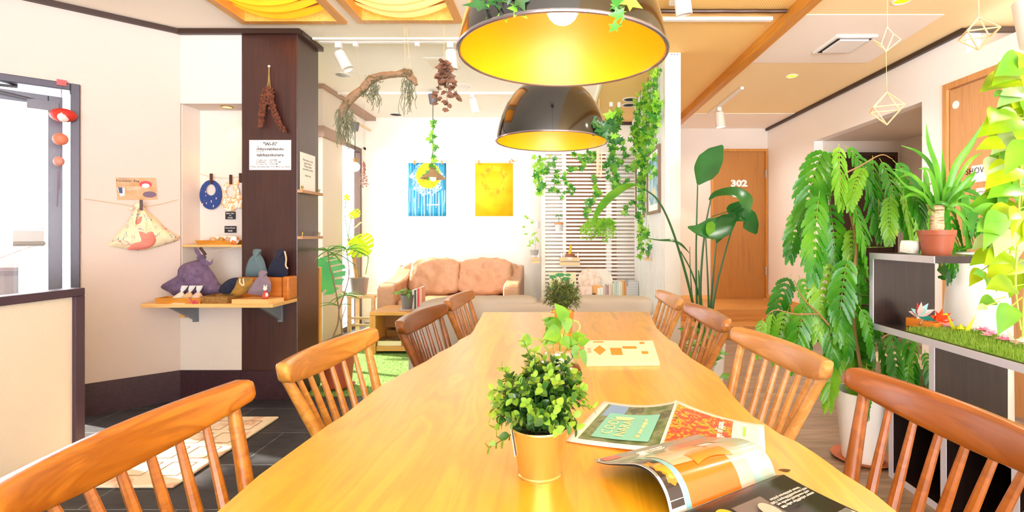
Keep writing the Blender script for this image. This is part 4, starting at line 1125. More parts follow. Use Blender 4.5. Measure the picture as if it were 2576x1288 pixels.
b = MB(); b.sphere((p.x, 3.332, z+.066), .014, 10, (1, .9, 1)); b.sphere((p.x+.014, 3.325, z+.026), .013, 8, (.8, .6, 1.2)); b.build('head', mat('fig_white', 'E4DCD4', .5), t)
b = MB(); b.sphere((p.x-.008, 3.333, z+.082), .006, 8, (.8, .6, 1.4)); b.sphere((p.x+.008, 3.333, z+.082), .006, 8, (.8, .6, 1.4)); b.build('ear', mat('fig_white', 'x'), t)
MB().box(W(433, 758, 3.3).x, W(464, 758, 3.3).x, 3.292, 3.312, ST, ST+.002).build('small_card', PAPER, sm=False, label='small white card lying at the front edge of the wall shelf', cat='card')

# origami crane: flat folded bird with wings, neck, tail
def crane(loc, s, rz, m, label, grp=None):
    t = thing('origami_crane', label, 'origami crane', loc, rz, grp)
    b = MB(); P = lambda x, y, z: (x*s, y*s, z*s)
    b.add([P(.18, 0, .02), P(-.18, 0, .02), P(0, .09, .12), P(0, -.09, .12), P(0, 0, .30), P(0, 0, 0)], [(0, 2, 5), (0, 5, 3), (1, 5, 2), (1, 3, 5), (0, 4, 2), (0, 3, 4), (1, 2, 4), (1, 4, 3)])
    b.build('body', m, t, local=True, sm=False, solid=.002*s/.1)
    w = MB()
    for sg in (-1, 1): w.add([P(.14, sg*.05, .16), P(-.14, sg*.05, .16), P(0, sg*.46, .20), P(0, sg*.05, .12)], [(0, 2, 3), (3, 2, 1)])
    w.build('wing', m, t, local=True, sm=False, solid=.0015)
    w = MB(); w.add([P(.1, .03, .06), P(.1, -.03, .06), P(.36, 0, .62), P(.22, 0, .10)], [(0, 1, 2), (0, 2, 3), (1, 3, 2)]); w.add([P(.36, .015, .62), P(.33, -.015, .56), P(.50, 0, .54)], [(0, 1, 2)]); w.build('neck', m, t, local=True, sm=False, solid=.0015)
    w = MB(); w.add([P(-.1, .03, .06), P(-.1, -.03, .06), P(-.40, 0, .66), P(-.24, 0, .10)], [(0, 2, 1), (0, 3, 2), (1, 2, 3)]); w.build('tail', m, t, local=True, sm=False, solid=.0015)
    return t
p = W(491, 756, 3.31); crane((p.x, 3.302, ST), .085, .4, mat('pink_fold', 'D8506A', .6), 'tiny pink origami crane at the front of the wall shelf')

# ================= column: dried flowers, notices, ledges
t = thing('dried_flower_spray', 'dried rust-brown flower spray hung on the dark column', 'dried flowers', W(680, 330, 3.56))
s = MB(); D = 3.575
s.tube(smooth([W(677, 168, D), W(676, 195, D), W(673, 225, D)], 4), .004, 6); s.tube(smooth([W(676, 170, D), W(678, 200, D), W(681, 230, D)], 4), .003, 6); s.build('stem', mat('straw_stem', '9A8040', .7), t)
MB().sphere(W(677, 167, 3.588), .009, 10).build('pin', WHITE, t)
random.seed(21); f = MB()
for pth, r0 in (([(672, 225), (664, 255), (659, 290), (657, 318)], .028), ([(680, 228), (684, 262), (695, 295), (714, 328)], .026)):
    pp = smooth([W(x, y, D-.01) for x, y in pth], 14)
    for i, p in enumerate(pp):
        for k in range(5):
            r = r0*(1-.55*i/len(pp)); q = p+V((R(-r, r), R(-.012, .005), R(-r, r)*.6)); f.sphere(q, R(.005, .010), 6, (1, 1, 1.3), .2)
f.build('flowers', pat('rust_flowers', [(.3, '4E2818'), (.7, '7A452C')], 60, .9, const=False), t)
p = W(680, 390, 3.599)
t = thing('wifi_sign', 'white wi-fi notice sheet on the front of the dark column', 'sign', p)
M = frame(p, (1, 0, 0), (0, 0, 1)); s = 3.6/F
sheet(MB(), M, 105*s, 75*s, .002).build('sheet', PAPER, t, sm=False)
for tx, sz, x, y, al, m in (('"Wi-Fi"', .034, 0, 27, 'CENTER', INK), ('SSID', .011, -35, 21, 'LEFT', GREYI), ('chikyuutabikazoku', .026, 0, 15, 'CENTER', INK), ('PASSWORD', .011, -35, 8, 'LEFT', GREYI), ('tabikazokunara', .031, 0, 0, 'CENTER', INK),
    ('① Lights out     10:00 PM', .014, -36, -13, 'LEFT', INK), ('② Breakfast     7:30 - 9:30 AM', .014, -36, -18, 'LEFT', INK), ('③ Check out     10:00 AM', .014, -36, -23, 'LEFT', INK), ('※ Please talk quietly after 10:00 PM for our friends!', .0135, 0, -29.5, 'CENTER', INK)):
    lettering(tx, sz, M @ Matrix.Translation((x*s, y*s, .0021)), m, t, al=al, bold=.0007 if sz > .02 else .0002)
a, b = Wx(755, 425, XCOL1+.003), Wx(793, 430, XCOL1+.003)
yc = (a.y+b.y)/2; zt = Wx(753, 381, XCOL1).z
t = thing('notice_sheet', 'white notice sheet on the side face of the dark column', 'sign', (XCOL1, yc, zt-.26))
M = frame((XCOL1+.0015, yc, zt-.135), (0, 1, 0), (0, 0, 1))
sheet(MB(), M, abs(b.y-a.y), .27, .0018).build('sheet', PAPER, t, sm=False)
lettering('Welcome to our\nguest house.\nPlease make\nyourself at home\n\nthank you', .022, M @ Matrix.Translation((0, .03, .002)), GREYI, t)
for i, py in enumerate((481, 597)):
    z = W(0, py, 3.64).z
    t = thing('picture_ledge', ['upper slim wooden ledge on the side of the dark column, under the notice', 'lower slim wooden ledge on the side of the dark column'][i], 'shelf', (XCOL1, 3.76, z), group='ledges on the column')
    MB().box(XCOL1+.0005, XCOL1+.035, 3.60, 3.92, z-.012, z+.008).build('ledge', wood('ledge_wood', [(.3, 'B08460'), (.7, 'C49A74')], 'y', 6, 14, .5), t, sm=False)
    for y in (3.63, 3.89): MB().lathe([(.004, .008), (.004, .02), (.008, .024), (.008, .034), (.003, .038)], (XCOL1+.02, y, z), 12).build('knob', mat('brass', 'x'), t)
# peg rack behind the column
t = thing('wooden_rack', 'narrow honey wooden rack with white pegs behind the dark column', 'rack', (-1.86, 4.05, 0))
RK = wood('rack_wood', [(.3, 'D09038'), (.7, 'E4AC58')], 'z', 6, 14, .4)
MB().box(-1.875, -1.842, 4.0, 4.04, 0.002, .90).build('side', RK, t, bevel=.003, sm=False)
for z in (.25, .33, .48, .56, .66, .74): MB(Matrix.Translation((-1.875, 4.02, z)) @ Matrix.Rotation(-pi/2, 4, 'Y')).lathe([(.011, 0), (.011, .008), (.007, .012)], n=12).build('peg', WHITE, t)

# ================= paintings on the lounge wall
YP = YB-.006
def painting(cx, cy, w, h, label, name):
    p = W(cx, cy, YP); t = thing(name, label, 'painting', (p.x, YP, p.z-h*YP/F/2))
    return t, frame(p, (1, 0, 0), (0, 0, 1)), w*YP/F, h*YP/F
def bluemat():
    m, nt, b, out = newmat('blue_painting'); L = nt.links
    tc = nt.nodes.new('ShaderNodeTexCoord'); mp = nt.nodes.new('ShaderNodeMapping'); mp.inputs['Scale'].default_value = (26, 1, 1.2)
    nz = nt.nodes.new('ShaderNodeTexNoise'); nz.inputs['Scale'].default_value = 2.2; nz.inputs['Detail'].default_value = 6
    L.new(tc.outputs['Object'], mp.inputs[0]); L.new(mp.outputs[0], nz.inputs['Vector'])
    r = ramp(nt, [(.3, '0A5E9C'), (.5, '1E9ACB'), (.62, '35B4DC'), (.7, 'DCEEF6')]); L.new(nz.outputs['Fac'], r.inputs[0]); L.new(r.outputs[0], b.inputs['Base Color'])
    return m
BLUEP = bluemat()
HALO = pat('halo', [(.38, '2E96CC'), (.52, 'A4CAE2'), (.66, 'D4E4F0')], 40, .7, const=False)
SUNP = pat('sun_paint', [(.3, 'F4A500'), (.5, 'FFCB05'), (.7, 'FFD83A')], 9, .7, const=False)
t, M, w, h = painting(1075, 477, 95, 133, 'blue painting with large yellow disc and dripping white lines on the lounge wall', 'wall_painting')
b = MB(M)
b.grid(lambda u, v: ((u-.5)*w, (v-.5)*h, .004+.012*max(0, (u-.7))*(1-v)), 10, 10); b.build('canvas', BLUEP, t, solid=.002)
g = MB(M)
o = [(cos(a)*w*.43*(1+.09*sin(7*a)+.05*sin(13*a)), .20*h+sin(a)*h*.32*(1+.08*sin(9*a))) for a in [2*pi*i/60 for i in range(60)]]
o = [(max(-w*.495, min(w*.495, x)), min(h*.498, y)) for x, y in o]
g.add([(0, .16*h, .0062)]+[(x, y, .0062+.012*max(0, x/w-.2)*max(0, .5-y/h)) for x, y in o], [(0, i+1, (i+1) % 60+1) for i in range(60)]); g.build('halo', HALO, t, sm=False)
g = MB(M); o = [(.03*w+cos(a)*w*.325, .265*h+sin(a)*h*.245) for a in [2*pi*i/48 for i in range(48)]]
o = [(x, min(h*.499, y)) for x, y in o]; g.add([(x, y, .0075) for x, y in o], [list(range(48))]); g.build('yellow_disc', SUNP, t, sm=False)
g = MB(M); random.seed(4)
for i in range(13):
    x = -.46*w+i*.077*w; y1 = .05*h-R(0, .12)*h; y0 = -.495*h if i % 3 else -.1*h-R(.1, .3)*h; e = .004+.0016*R(.4, 1)
    g.add([(x, y0, .0082), (x+e, y0, .0082), (x+e*1.2, y1, .0082), (x-e*.2, y1, .0082)], [(0, 1, 2, 3)])
g.add([(-.02*w, -.30*h, .0082), (.33*w, -.295*h, .0082), (.33*w, -.275*h, .0082), (-.02*w, -.28*h, .0082)], [(0, 1, 2, 3)])
g.build('drips', mat('drip_white', 'E4EEF2', .7), t, sm=False)
CP = mat('clothespin', 'D89A58', .6)
def pegs(t, M, w, h, xs, ext):
    s = MB(M); s.tube(smooth([(-w*.5-ext[0], h*.5+.035, .012), (0, h*.5+.006, .012), (w*.5+ext[1], h*.5+.033, .012)], 5), .0022, 5); s.build('string', LINE, t)
    for x in xs: MB(M).box(x*w-.009, x*w+.009, h*.5-.02, h*.5+.035, .009, .022).build('peg', CP, t, sm=False)
pegs(t, M, w, h, (-.33, .39), (.07, .09))
t, M, w, h = painting(1243, 477, 95, 133, 'plain yellow painting with faint orange sun on the lounge wall', 'wall_painting')
b = MB(M); b.grid(lambda u, v: ((u-.5)*w, (v-.5)*h, .004), 2, 2); b.build('canvas', pat('yellow_paint', [(.3, 'FFB800'), (.5, 'FFCF0A'), (.75, 'FFDA1E')], 5, .7, const=False), t, solid=.002)
g = MB(M); o = [(cos(a)*w*.36*(1+.07*sin(5*a)), .19*h+sin(a)*h*.27*(1+.05*sin(8*a))) for a in [2*pi*i/48 for i in range(48)]]; o2_ = [(x*.62, .19*h+(y-.19*h)*.62) for x, y in o]
g.loft([[(x, y, .0062) for x, y in o], [(x, y, .0062) for x, y in o2_]], caps=False); g.build('orange_ring', pat('orange_ring', [(.35, 'F59A00'), (.5, 'FFC000'), (.65, 'FFCF10')], 14, .7, const=False), t, sm=False)
g = MB(M)
for i in range(8): g.add([(w*(.02+i*.035), -.30*h+.003*sin(i*2), .0064), (w*(.045+i*.035), -.30*h+.003*sin(i*2+1), .0064), (w*(.045+i*.035), -.305*h, .0064)], [(0, 1, 2)])
g.build('signature', mat('sig', '8A6A10', .7), t, sm=False)
pegs(t, M, w, h, (-.4, .42), (.05, .09))
g = MB(M); g.add([(w*.43, h*.5+.06, .02), (w*.5, h*.5+.015, .022), (w*.56, h*.5+.012, .02), (w*.49, h*.5+.045, .026)], [(0, 1, 2, 3)]); g.build('paper_bird', mat('bird_paper', 'C89050', .7), t, sm=False, solid=.002)

# ================= lounge table things
z = .41
def pot(name, label, cx, cy, z0, rt, rb, h, m, cat='potted plant', rimh=.01, soil=True, saucer=None, grp=None, thick=.004):
    t = thing(name, label, cat, (cx, cy, z0), group=grp)
    zz = z0
    if saucer:
        MB().lathe([(.001, 0), (saucer*.8, 0), (saucer, .018), (saucer-.004, .018), (saucer*.78, .006), (.001, .006)], (cx, cy, z0), 28).build('saucer', MATS[saucer_m[0]], t)
        zz = z0+.007
    pr = [(.001, 0), (rb, 0), (rb+(rt-rb)*.96, h-rimh*2), (rt+.002 if rimh else rt, h-rimh*1.9), (rt+.003 if rimh else rt, h), (rt-thick, h), (rt-thick*2.4, h*.8), (rb*.85, h*.5)]
    MB().lathe(pr, (cx, cy, zz), 32, caps=False).build('pot', m, t)
    if soil: MB().lathe([(.001, h*.86), (rt-thick*1.6, h*.84)], (cx, cy, zz), 24, caps=False).build('soil', SOIL, t)
    t['top'] = 0; del t['top']
    return t
SOIL = pat('soil', [(.4, '3A2A1C'), (.6, '5A4430'), (.7, '7A6450')], 60, .95, const=False)
saucer_m = ['white_saucer']; mat('white_saucer', 'D8D2C6', .4); mat('terra_saucer', 'B8663E', .6)
GREYP = mat('grey_pot', '6A625C', .5)
LFG = leafmat('leaf_fresh', [(.3, '4E9A2A'), (.7, '86C23E')], 10, .35, .35)
LFP = leafmat('leaf_pale', [(.3, '9CC88A'), (.7, 'D8E8C8')], 14, .4, .3)
c = W(1024, 778, 5.06)
t = pot('potted_plant', 'small leafy plant in a taupe pot on the coffee table', c.x, 5.08, z, .068, .052, .145, GREYP, saucer=.085)
l = MB(); random.seed(14); s = MB()
for i in range(22):
    a = R(0, 6.28); b = V((c.x+R(-.02, .02), 5.08+R(-.02, .02), z+.13)); e = b+V((cos(a)*R(.03, .11), sin(a)*R(.03, .08), R(.02, .08)))
    s.tube(smooth([b, (b+e)/2+V((0, 0, .02)), e], 3), .0022, 4); l.leaf(e, V((cos(a), sin(a), R(-.3, .3))), (0, 0, 1), R(.05, .08), R(.04, .06), 'round', .2)
l.v = [V((min(v.x, W(1041, 0, 5.12).x-.004), v.y, v.z)) for v in l.v]
s.build('stem', mat('stem_green', '7A9A48', .6), t); l.build('leaves', LFG, t)
bk = [('C8C2BC', .022, .20), ('3E3E42', .016, .20), ('B8B4B0', .014, .195), ('C8424A', .02, .215), ('D8A08C', .024, .225)]
x = W(1041, 0, 5.12).x
for i, (cc, w_, h_) in enumerate(bk):
    t = thing('book', ['pale grey book beside the small pot', 'thin black book second from the small pot', 'thin grey book in the middle of the row', 'red book in the row', 'pinkish-tan book at the right end of the row'][i]+' on the coffee table', 'book', (x+w_/2, 5.13, z), group='books on the coffee table')
    MB().box(x, x+w_-.001, 5.06, 5.20, z, z+h_).build('cover', mat('bk%d' % i, cc, .6), t, sm=False)
    MB().box(x+.002, x+w_-.003, 5.063, 5.197, z+h_, z+h_+.001).build('pages', PAPER, t, sm=False)
    x += w_
GLA = glassmat('clear_glass', (1, 1, 1), .18)
c = W(1085, 775, 5.06)
t = thing('glass_bowl', 'round glass bowl holding folded paper balls on the coffee table', 'bowl', (c.x, 5.06, z))
MB().lathe([(.001, .002), (.05, .002), (.08, .03), (.085, .07), (.078, .085)], (c.x, 5.06, z), 28, caps=False).build('bowl', GLA, t, solid=.003)
for dx, dy, cc, lb in ((-.02, -.01, 'F4A0A8', 'pink paper ball in the glass bowl'), (.028, .0, 'F08A3C', 'orange paper ball in the glass bowl'), (.0, .03, 'E85A78', 'deep pink paper ball at the back of the glass bowl')):
    MB().sphere((c.x+dx, 5.06+dy, z+.045+.02*(dx > 0)), .028, 8, jit=.12).build('paper_ball', mat('pb'+cc, cc, .6), sm=False, label=lb, cat='paper ball')
c = W(1108, 770, 5.15); crane((c.x, 5.16, z), .16, .7, mat('purple_fold', 'A878C8', .6), 'small purple origami crane on the coffee table behind the dark chair')
# shelf below
t = thing('boxed_book', 'thick cream book with dark cover lying on the coffee table shelf', 'book', (-1.6, 5.08, .075))
MB().box(-1.73, -1.50, 4.975, 5.15, .077, .125).build('pages', mat('cream_pages', 'E8DCB8', .7), t, sm=False); MB().box(-1.735, -1.495, 4.97, 5.155, .126, .132).build('cover', pat('book_cover', [(.4, '6A5030'), (.5, '8A704A'), (.6, '5A4428')], 12, .6, const=False), t, sm=False)
t = tray('wicker_basket', -1.72, -1.42, 5.235, 5.40, .075, .11, WICK, 'brown wicker basket at the back of the coffee table shelf', 'basket')
c = W(1005, 874, 5.02); t = thing('paper_flower', 'pink paper flower on the coffee table shelf', 'paper flower', (c.x, 5.02, .075))
def petals(t, c, n, L, wd, up, m, name='petal', rz=0, kind='lance', one=True):
    b = MB()
    for i in range(n):
        a = rz+2*pi*i/n; d = V((cos(a), sin(a), up)); b.leaf(V(c), d, V((-cos(a)*.6, -sin(a)*.6, 1)), L, wd, kind, .25, .05)
    b.build(name, m, t, sm=False, solid=.001)
PINK = mat('pink_paper', 'F288AE', .6)
petals(t, (c.x, 5.02, .085), 6, .05, .035, .7, PINK); petals(t, (c.x, 5.02, .08), 6, .055, .035, .15, PINK, rz=.5)

# hall-shelf things in front of the screen
zb = .45
t = thing('framed_print', 'framed print of green pine boughs behind the spiky potted plant', 'picture', (.08, 5.60, zb))
a, b_ = W(1382, 0, 5.6).x, W(1449, 0, 5.6).x; zt = W(0, 685, 5.6).z
M = frame(((a+b_)/2, 5.60, (zb+zt)/2), (1, 0, 0), (0, .12, 1)); w = b_-a; h = zt-zb
sheet(MB(), M, w, h, .012).build('board', mat('print_cream', 'E4DAB4', .7), t, sm=False)
g = MB(M)
for cx, cy, r in ((-.38, .33, .11), (-.1, .40, .12), (.12, .25, .12), (.2, .40, .08), (.25, .0, .14), (.4, -.06, .08), (.2, -.17, .13), (-.2, -.05, .1), (-.42, -.1, .08), (-.3, .12, .07)):
    o = [(cx*w+cos(q)*r*w*1.5*(1+.15*sin(5*q)), cy*h+sin(q)*r*h*.62*(1+.12*sin(7*q))) for q in [2*pi*i/20 for i in range(20)]]
    g.add([(max(-w*.49, min(w*.49, x)), max(-h*.49, min(h*.49, y)), .0125) for x, y in o], [list(range(20))])
g.build('pine_boughs', mat('print_green', '4E9A62', .7), t, sm=False)
g = MB(M); g.tube([(-.45*w, -.45*h, .0125), (-.3*w, .05*h, .0125), (-.42*w, .22*h, .0125)], .008, 4, .2); g.tube([(-.3*w, .05*h, .0125), (-.1*w, .12*h, .0125), (.1*w, -.08*h, .0125)], .007, 4, .2); g.build('bough_stem', mat('print_brown', 'C88A4A', .7), t, sm=False)
def fan(px, py, r, m, label, D):
    p = W(px, py, D); t = thing('paper_fan', label, 'fan', (p.x, D, zb), group='round paper fans')
    M = frame(p, (1, 0, 0), (0, .1, 1)); s = D/F
    b = MB(M); b.prism([(x, y, 0) for x, y in circ(r*s, 32, 1.0, .98)], (0, 0, .003)); b.build('leaf', m, t, sm=False)
    b = MB(M); b.box(-.006, .006, -(py and (p.z-zb)), -r*s*.6, .003, .009); b.build('handle', PINE, t, sm=False)
fan(1512, 705, 29, mat('fan_white', 'EEE8DE', .7), 'white round paper fan partly behind the patterned fan', 5.66)
fan(1482, 703, 28, pat('fan_print', [(.3, 'F0E4D4'), (.5, 'EAD8C8'), (.6, 'E4C4B4'), (.7, 'D8C8A0')], 22, .7, const=False), 'patterned pink and cream round paper fan', 5.60)
t = thing('folding_fan', 'small orange half-open fan in front of the round fans', 'fan', W(1500, 735, 5.55))
p = W(1500, 738, 5.555); M = frame((p.x, 5.555, p.z), (1, 0, 0), (0, .1, 1)); b = MB(M)
ar = [(0, 0, 0)]+[(cos(q)*.115, sin(q)*.09, .004*(i % 2)) for i, q in enumerate([radians(15+150*k/14) for k in range(15)])]
b.add(ar, [(0, i, i+1) for i in range(1, 15)]); b.build('leaf', mat('fan_orange', 'EAB070', .7), t, sm=False, solid=.002)
b = MB(M); b.tube([(0, 0, 0), (0, -(p.z-zb), -.004)], .006, 6); b.build('handle', PINE, t)
t = thing('pink_card', 'pale pink patterned card standing behind the grey sofa', 'card', W(1466, 748, 5.53)); p = W(1466, 735, 5.53)
MB(frame((p.x, 5.53, zb+.075), (1, 0, 0), (0, .15, 1))).box(-.1, .1, -.075, .075, 0, .003).build('sheet', pat('pink_card', [(.4, 'F0D8CC'), (.55, 'E8C0BC'), (.65, 'F0DCC8')], 16, .7), t, sm=False)
random.seed(31)
cols = ['F4F2EE', 'F6F4F0', 'D8CCC4', 'C8A8B0', 'B8868E', 'EAE2D6', 'D8C8A8', 'E8E0D4', 'C0DCD0', 'D4E4DC', 'F0EEE8', 'F0E8B8', 'E8A860', 'E49A54']
px = 1502
lbl = ['broad white book at the left end of the row', 'second white book in the row', 'pinkish white book', 'mauve book', 'dusty rose thin book', 'ivory book after the rose one', 'beige book', 'cream book left of the mint ones', 'mint green book', 'paler mint green book', 'white book right of the mint ones', 'pale yellow book', 'orange book', 'darker orange book at the right end']
for i, cc in enumerate(cols):
    w_ = R(.017, .024) if i > 1 else .03; x = W(px, 0, 5.58).x; h_ = .135+.075*i/13+R(-.008, .008)
    t = thing('book', lbl[i]+' on the low bookshelf', 'book', (x+w_/2, 5.58, zb), group='books on the low bookshelf')
    MB().box(x, x+w_-.001, 5.52, 5.66, zb, zb+h_).build('cover', mat('lb'+cc, cc, .6), t, sm=False)
    MB().box(x+.002, x+w_-.003, 5.524, 5.656, zb+h_, zb+h_+.001).build('pages', PAPER, t, sm=False)
    px += w_*F/5.58+.3
t = thing('magazine_file', 'pale grey file box at the right end of the low bookshelf', 'file box', W(1588, 748, 5.6))
x0, x1 = W(1571, 0, 5.6).x, W(1603, 0, 5.6).x
MB().box(x0, x1, 5.53, 5.72, zb, W(0, 708, 5.6).z).build('box', mat('file_grey', 'DADCE0', .6), t, sm=False)
MB().box(x0+.002, x0+.03, 5.526, 5.53, zb+.15, zb+.22).build('spine_label', mat('label_grey', 'A8B0BC', .6), t, sm=False)
g = MB()
for i in range(6): g.box(x0+.035, x1-.01, 5.527, 5.53, zb+.03+i*.028, zb+.034+i*.028)
g.build('printed_lines', mat('line_grey', 'C0C2C8', .7), t, sm=False)

# framed pictures on the slatted partition
def wallpic(x, y0, y1, z0, z1, label, m):
    t = thing('framed_picture', label, 'picture', (x, (y0+y1)/2, z0))
    b = MB(); e = .025
    b.box(x-.022, x, y0, y0+e, z0, z1); b.box(x-.022, x, y1-e, y1, z0, z1); b.box(x-.022, x, y0+e, y1-e, z0, z0+e); b.box(x-.022, x, y0+e, y1-e, z1-e, z1)
    b.build('frame', wood('frame_brown', [(.3, '7A6048'), (.7, '8E745A')], 'z', 6, 14, .5), t, sm=False)
    MB().box(x-.008, x-.002, y0+e, y1-e, z0+e, z1-e).build('mount', PAPER, t, sm=False)
    MB().box(x-.010, x-.008, y0+e+.05, y1-e-.05, z0+e+.06, z1-e-.06).build('print', m, t, sm=False)
AQ = pat('aqua_print', [(.3, 'E8D4A8'), (.45, '9CC4D0'), (.6, '5E8CA8'), (.7, 'DCE8E4')], 7, .6, const=False)
wallpic(.893, 4.36, 4.92, 1.345, 1.93, 'large framed landscape print on the white slatted partition', AQ)
wallpic(.893, 5.14, 5.62, 1.33, 1.90, 'smaller framed print farther back on the white slatted partition', AQ)
# ================= things on the dining table
GOLD = mat('gold_tin', 'E2C470', .25, .8)
EUL = leafmat('boxwood_leaf', [(.3, '1F4414'), (.5, '32601C'), (.7, '567E28')], 22, .28, .15)
EULT = leafmat('boxwood_tip', [(.3, '6E9A2A'), (.7, '98BC3C')], 22, .35, .25)
def tin(name, label, cx, cy, rt, rb, h):
    t = thing(name, label, 'potted plant', (cx, cy, TZ), group='plants in gold tins on the dining table')
    MB().lathe([(.001, .002), (rb-.001, .002), (rb+.001, .0), (rb+.0015, .004), (rb, .006), (rt, h-.006), (rt+.002, h-.003), (rt+.001, h), (rt-.002, h-.002), (rb*.98, .01), (.001, .008)], (cx, cy, TZ), 40, caps=False).build('tin', GOLD, t)
    return t
pc = Wz(1360, 1190, TZ)
cx, cy = -.028, .925
t = tin('potted_plant', 'round-leaf artificial plant in the nearest gold tin on the table', cx, cy, .051, .039, .089)
MB().lathe([(.001, .078), (.047, .076)], (cx, cy, TZ), 20, caps=False).build('soil', SOIL, t)
random.seed(42); s = MB(); l = MB(); lt = MB()
ends = []
for i in range(62):
    a = R(0, 6.28); el = R(-.25, 1.35); rr = R(.75, 1.0)
    ends.append(V((cx+cos(a)*cos(el)*.088*rr, cy+sin(a)*cos(el)*.088*rr, TZ+.128+sin(el)*.085*rr)))
for px, py in ((1232, 1125), (1237, 1048), (1240, 980), (1262, 925), (1318, 860), (1345, 888), (1440, 900), (1490, 1025), (1468, 985), (1455, 950), (1250, 1075), (1448, 1075), (1420, 905), (1280, 950)):
    ends.append(W(px, py, .92+R(-.03, .03)))
for e in ends:
    b = V((cx+R(-.02, .02), cy+R(-.02, .02), TZ+.08)); mid = (b+e)/2+V((R(-.01, .01), R(-.01, .01), .02))
    pth = smooth([b, mid, e], 5); s.tube(pth, .0012, 4)
    n = len(pth)
    for i, p in enumerate(pth):
        if i < 2: continue
        tip = i >= n-3
        d = (pth[min(i+1, n-1)]-pth[i-1]).normalized(); sd = d.orthogonal().normalized()
        q = (i % 2)*pi/2+R(-.4, .4); s1 = sd*cos(q)+d.cross(sd)*sin(q)
        for sg in (1, -1):
            L = R(.015, .022)*(.8 if tip else 1)
            (lt if tip and R(0, 1) < .8 else l).leaf(p, s1*sg+d*.7, d*.8+V((0, 0, .5))-s1*sg*.3, L, L*.72, 'round', .22, .05)
s.build('stem', mat('dark_stem', '3E5A24', .6), t); l.build('leaves', EUL, t); lt.build('young_leaves', EULT, t)
b = MB(); b.add([(-.052, .0, .087), (-.052, -.012, .085), (-.044, -.014, .036), (-.0425, -.002, .038)], [(0, 1, 2, 3)])
b.v = [v+V((cx, cy, TZ)) for v in b.v]; b.build('tag', PAPER, t, sm=False, solid=.0012)
# glass jar with trailing pothos
gx, gy = W(1405, 900, 1.42).x, 1.42
t = thing('glass_vase', 'clear glass jar with trailing heart-leaf cuttings in the middle of the table', 'vase', (gx, gy, TZ))
MB().lathe([(.001, .004), (.045, .003), (.056, .02), (.058, .07), (.044, .10), (.040, .112), (.043, .118)], (gx, gy, TZ), 32, caps=False).build('jar', GLA, t, solid=.003)
POT = leafmat('pothos_leaf', [(.3, '4E8E1E'), (.55, '76AE28'), (.75, 'A4C434')], 14, .28, .3)
s = MB(); l = MB()
def vine(pp, D, leaves, r=.0022):
    pth = smooth([W(x, y, d) for (x, y), d in zip(pp, D)], 6); s.tube(pth, r, 5)
for pp, ds in (([(1403, 935), (1410, 875), (1418, 845), (1424, 800)], (1.42, 1.42, 1.41, 1.38)), ([(1400, 935), (1385, 890), (1362, 858), (1338, 851)], (1.42, 1.42, 1.40, 1.38)),
    ([(1405, 935), (1425, 880), (1450, 868), (1470, 850)], (1.42, 1.4, 1.38, 1.36)), ([(1398, 935), (1378, 885), (1365, 862)], (1.42, 1.41, 1.40)),
    ([(1445, 845), (1458, 825), (1455, 812), (1443, 806)], (1.38, 1.38, 1.38, 1.38)), ([(1405, 935), (1420, 885), (1450, 879), (1468, 882)], (1.42, 1.4, 1.37, 1.35)), ([(1362, 868), (1352, 888), (1338, 893), (1325, 888)], (1.4, 1.38, 1.37, 1.36)),
    ([(1400, 930), (1392, 872), (1400, 855)], (1.42, 1.42, 1.41)), ([(1404, 935), (1408, 870), (1400, 835), (1395, 815)], (1.42, 1.43, 1.45, 1.46))):
    vine(pp, ds, None)
for x, y, d, dx, dy, L, wd in ((1424, 803, 1.38, -.55, .9, .062, .036), (1425, 800, 1.39, .05, -1, .04, .032), (1412, 826, 1.42, -.8, .35, .055, .05), (1408, 835, 1.37, -.5, -.1, .05, .048), (1395, 838, 1.44, -.2, .8, .06, .05), (1400, 812, 1.43, -1, .35, .045, .028), (1335, 850, 1.38, -.7, -.3, .036, .034), (1440, 850, 1.38, .7, .25, .042, .026), (1455, 862, 1.36, .8, .3, .034, .026), (1452, 870, 1.36, -.4, -.7, .03, .02), (1418, 858, 1.37, .9, .0, .04, .028), (1400, 853, 1.37, -.9, -.35, .03, .02), (1463, 880, 1.35, .3, -.95, .042, .02), (1446, 880, 1.36, .1, -1, .028, .018), (1380, 840, 1.40, -.6, -.6, .026, .018), (1430, 856, 1.38, .6, -.5, .034, .024), (1385, 858, 1.38, -.8, -.2, .026, .016), (1415, 848, 1.36, .4, -.6, .034, .03)):
    l.leaf(W(x, y, d), V((dx, -.25, dy)), V((.15, -1, .35)), L, wd, 'heart', .15, .1)
s.build('stem', mat('pale_stem', '9AB84A', .5), t); l.build('leaves', POT, t)
b = MB(); b.tube(smooth([(gx+.02, gy-.03, TZ+.075), (gx+.045, gy-.04, TZ+.08), (gx+.058, gy-.035, TZ+.065)], 4), [.004, .008, .004], 6); b.build('twig', mat('twig', '6A3E20', .6), t)
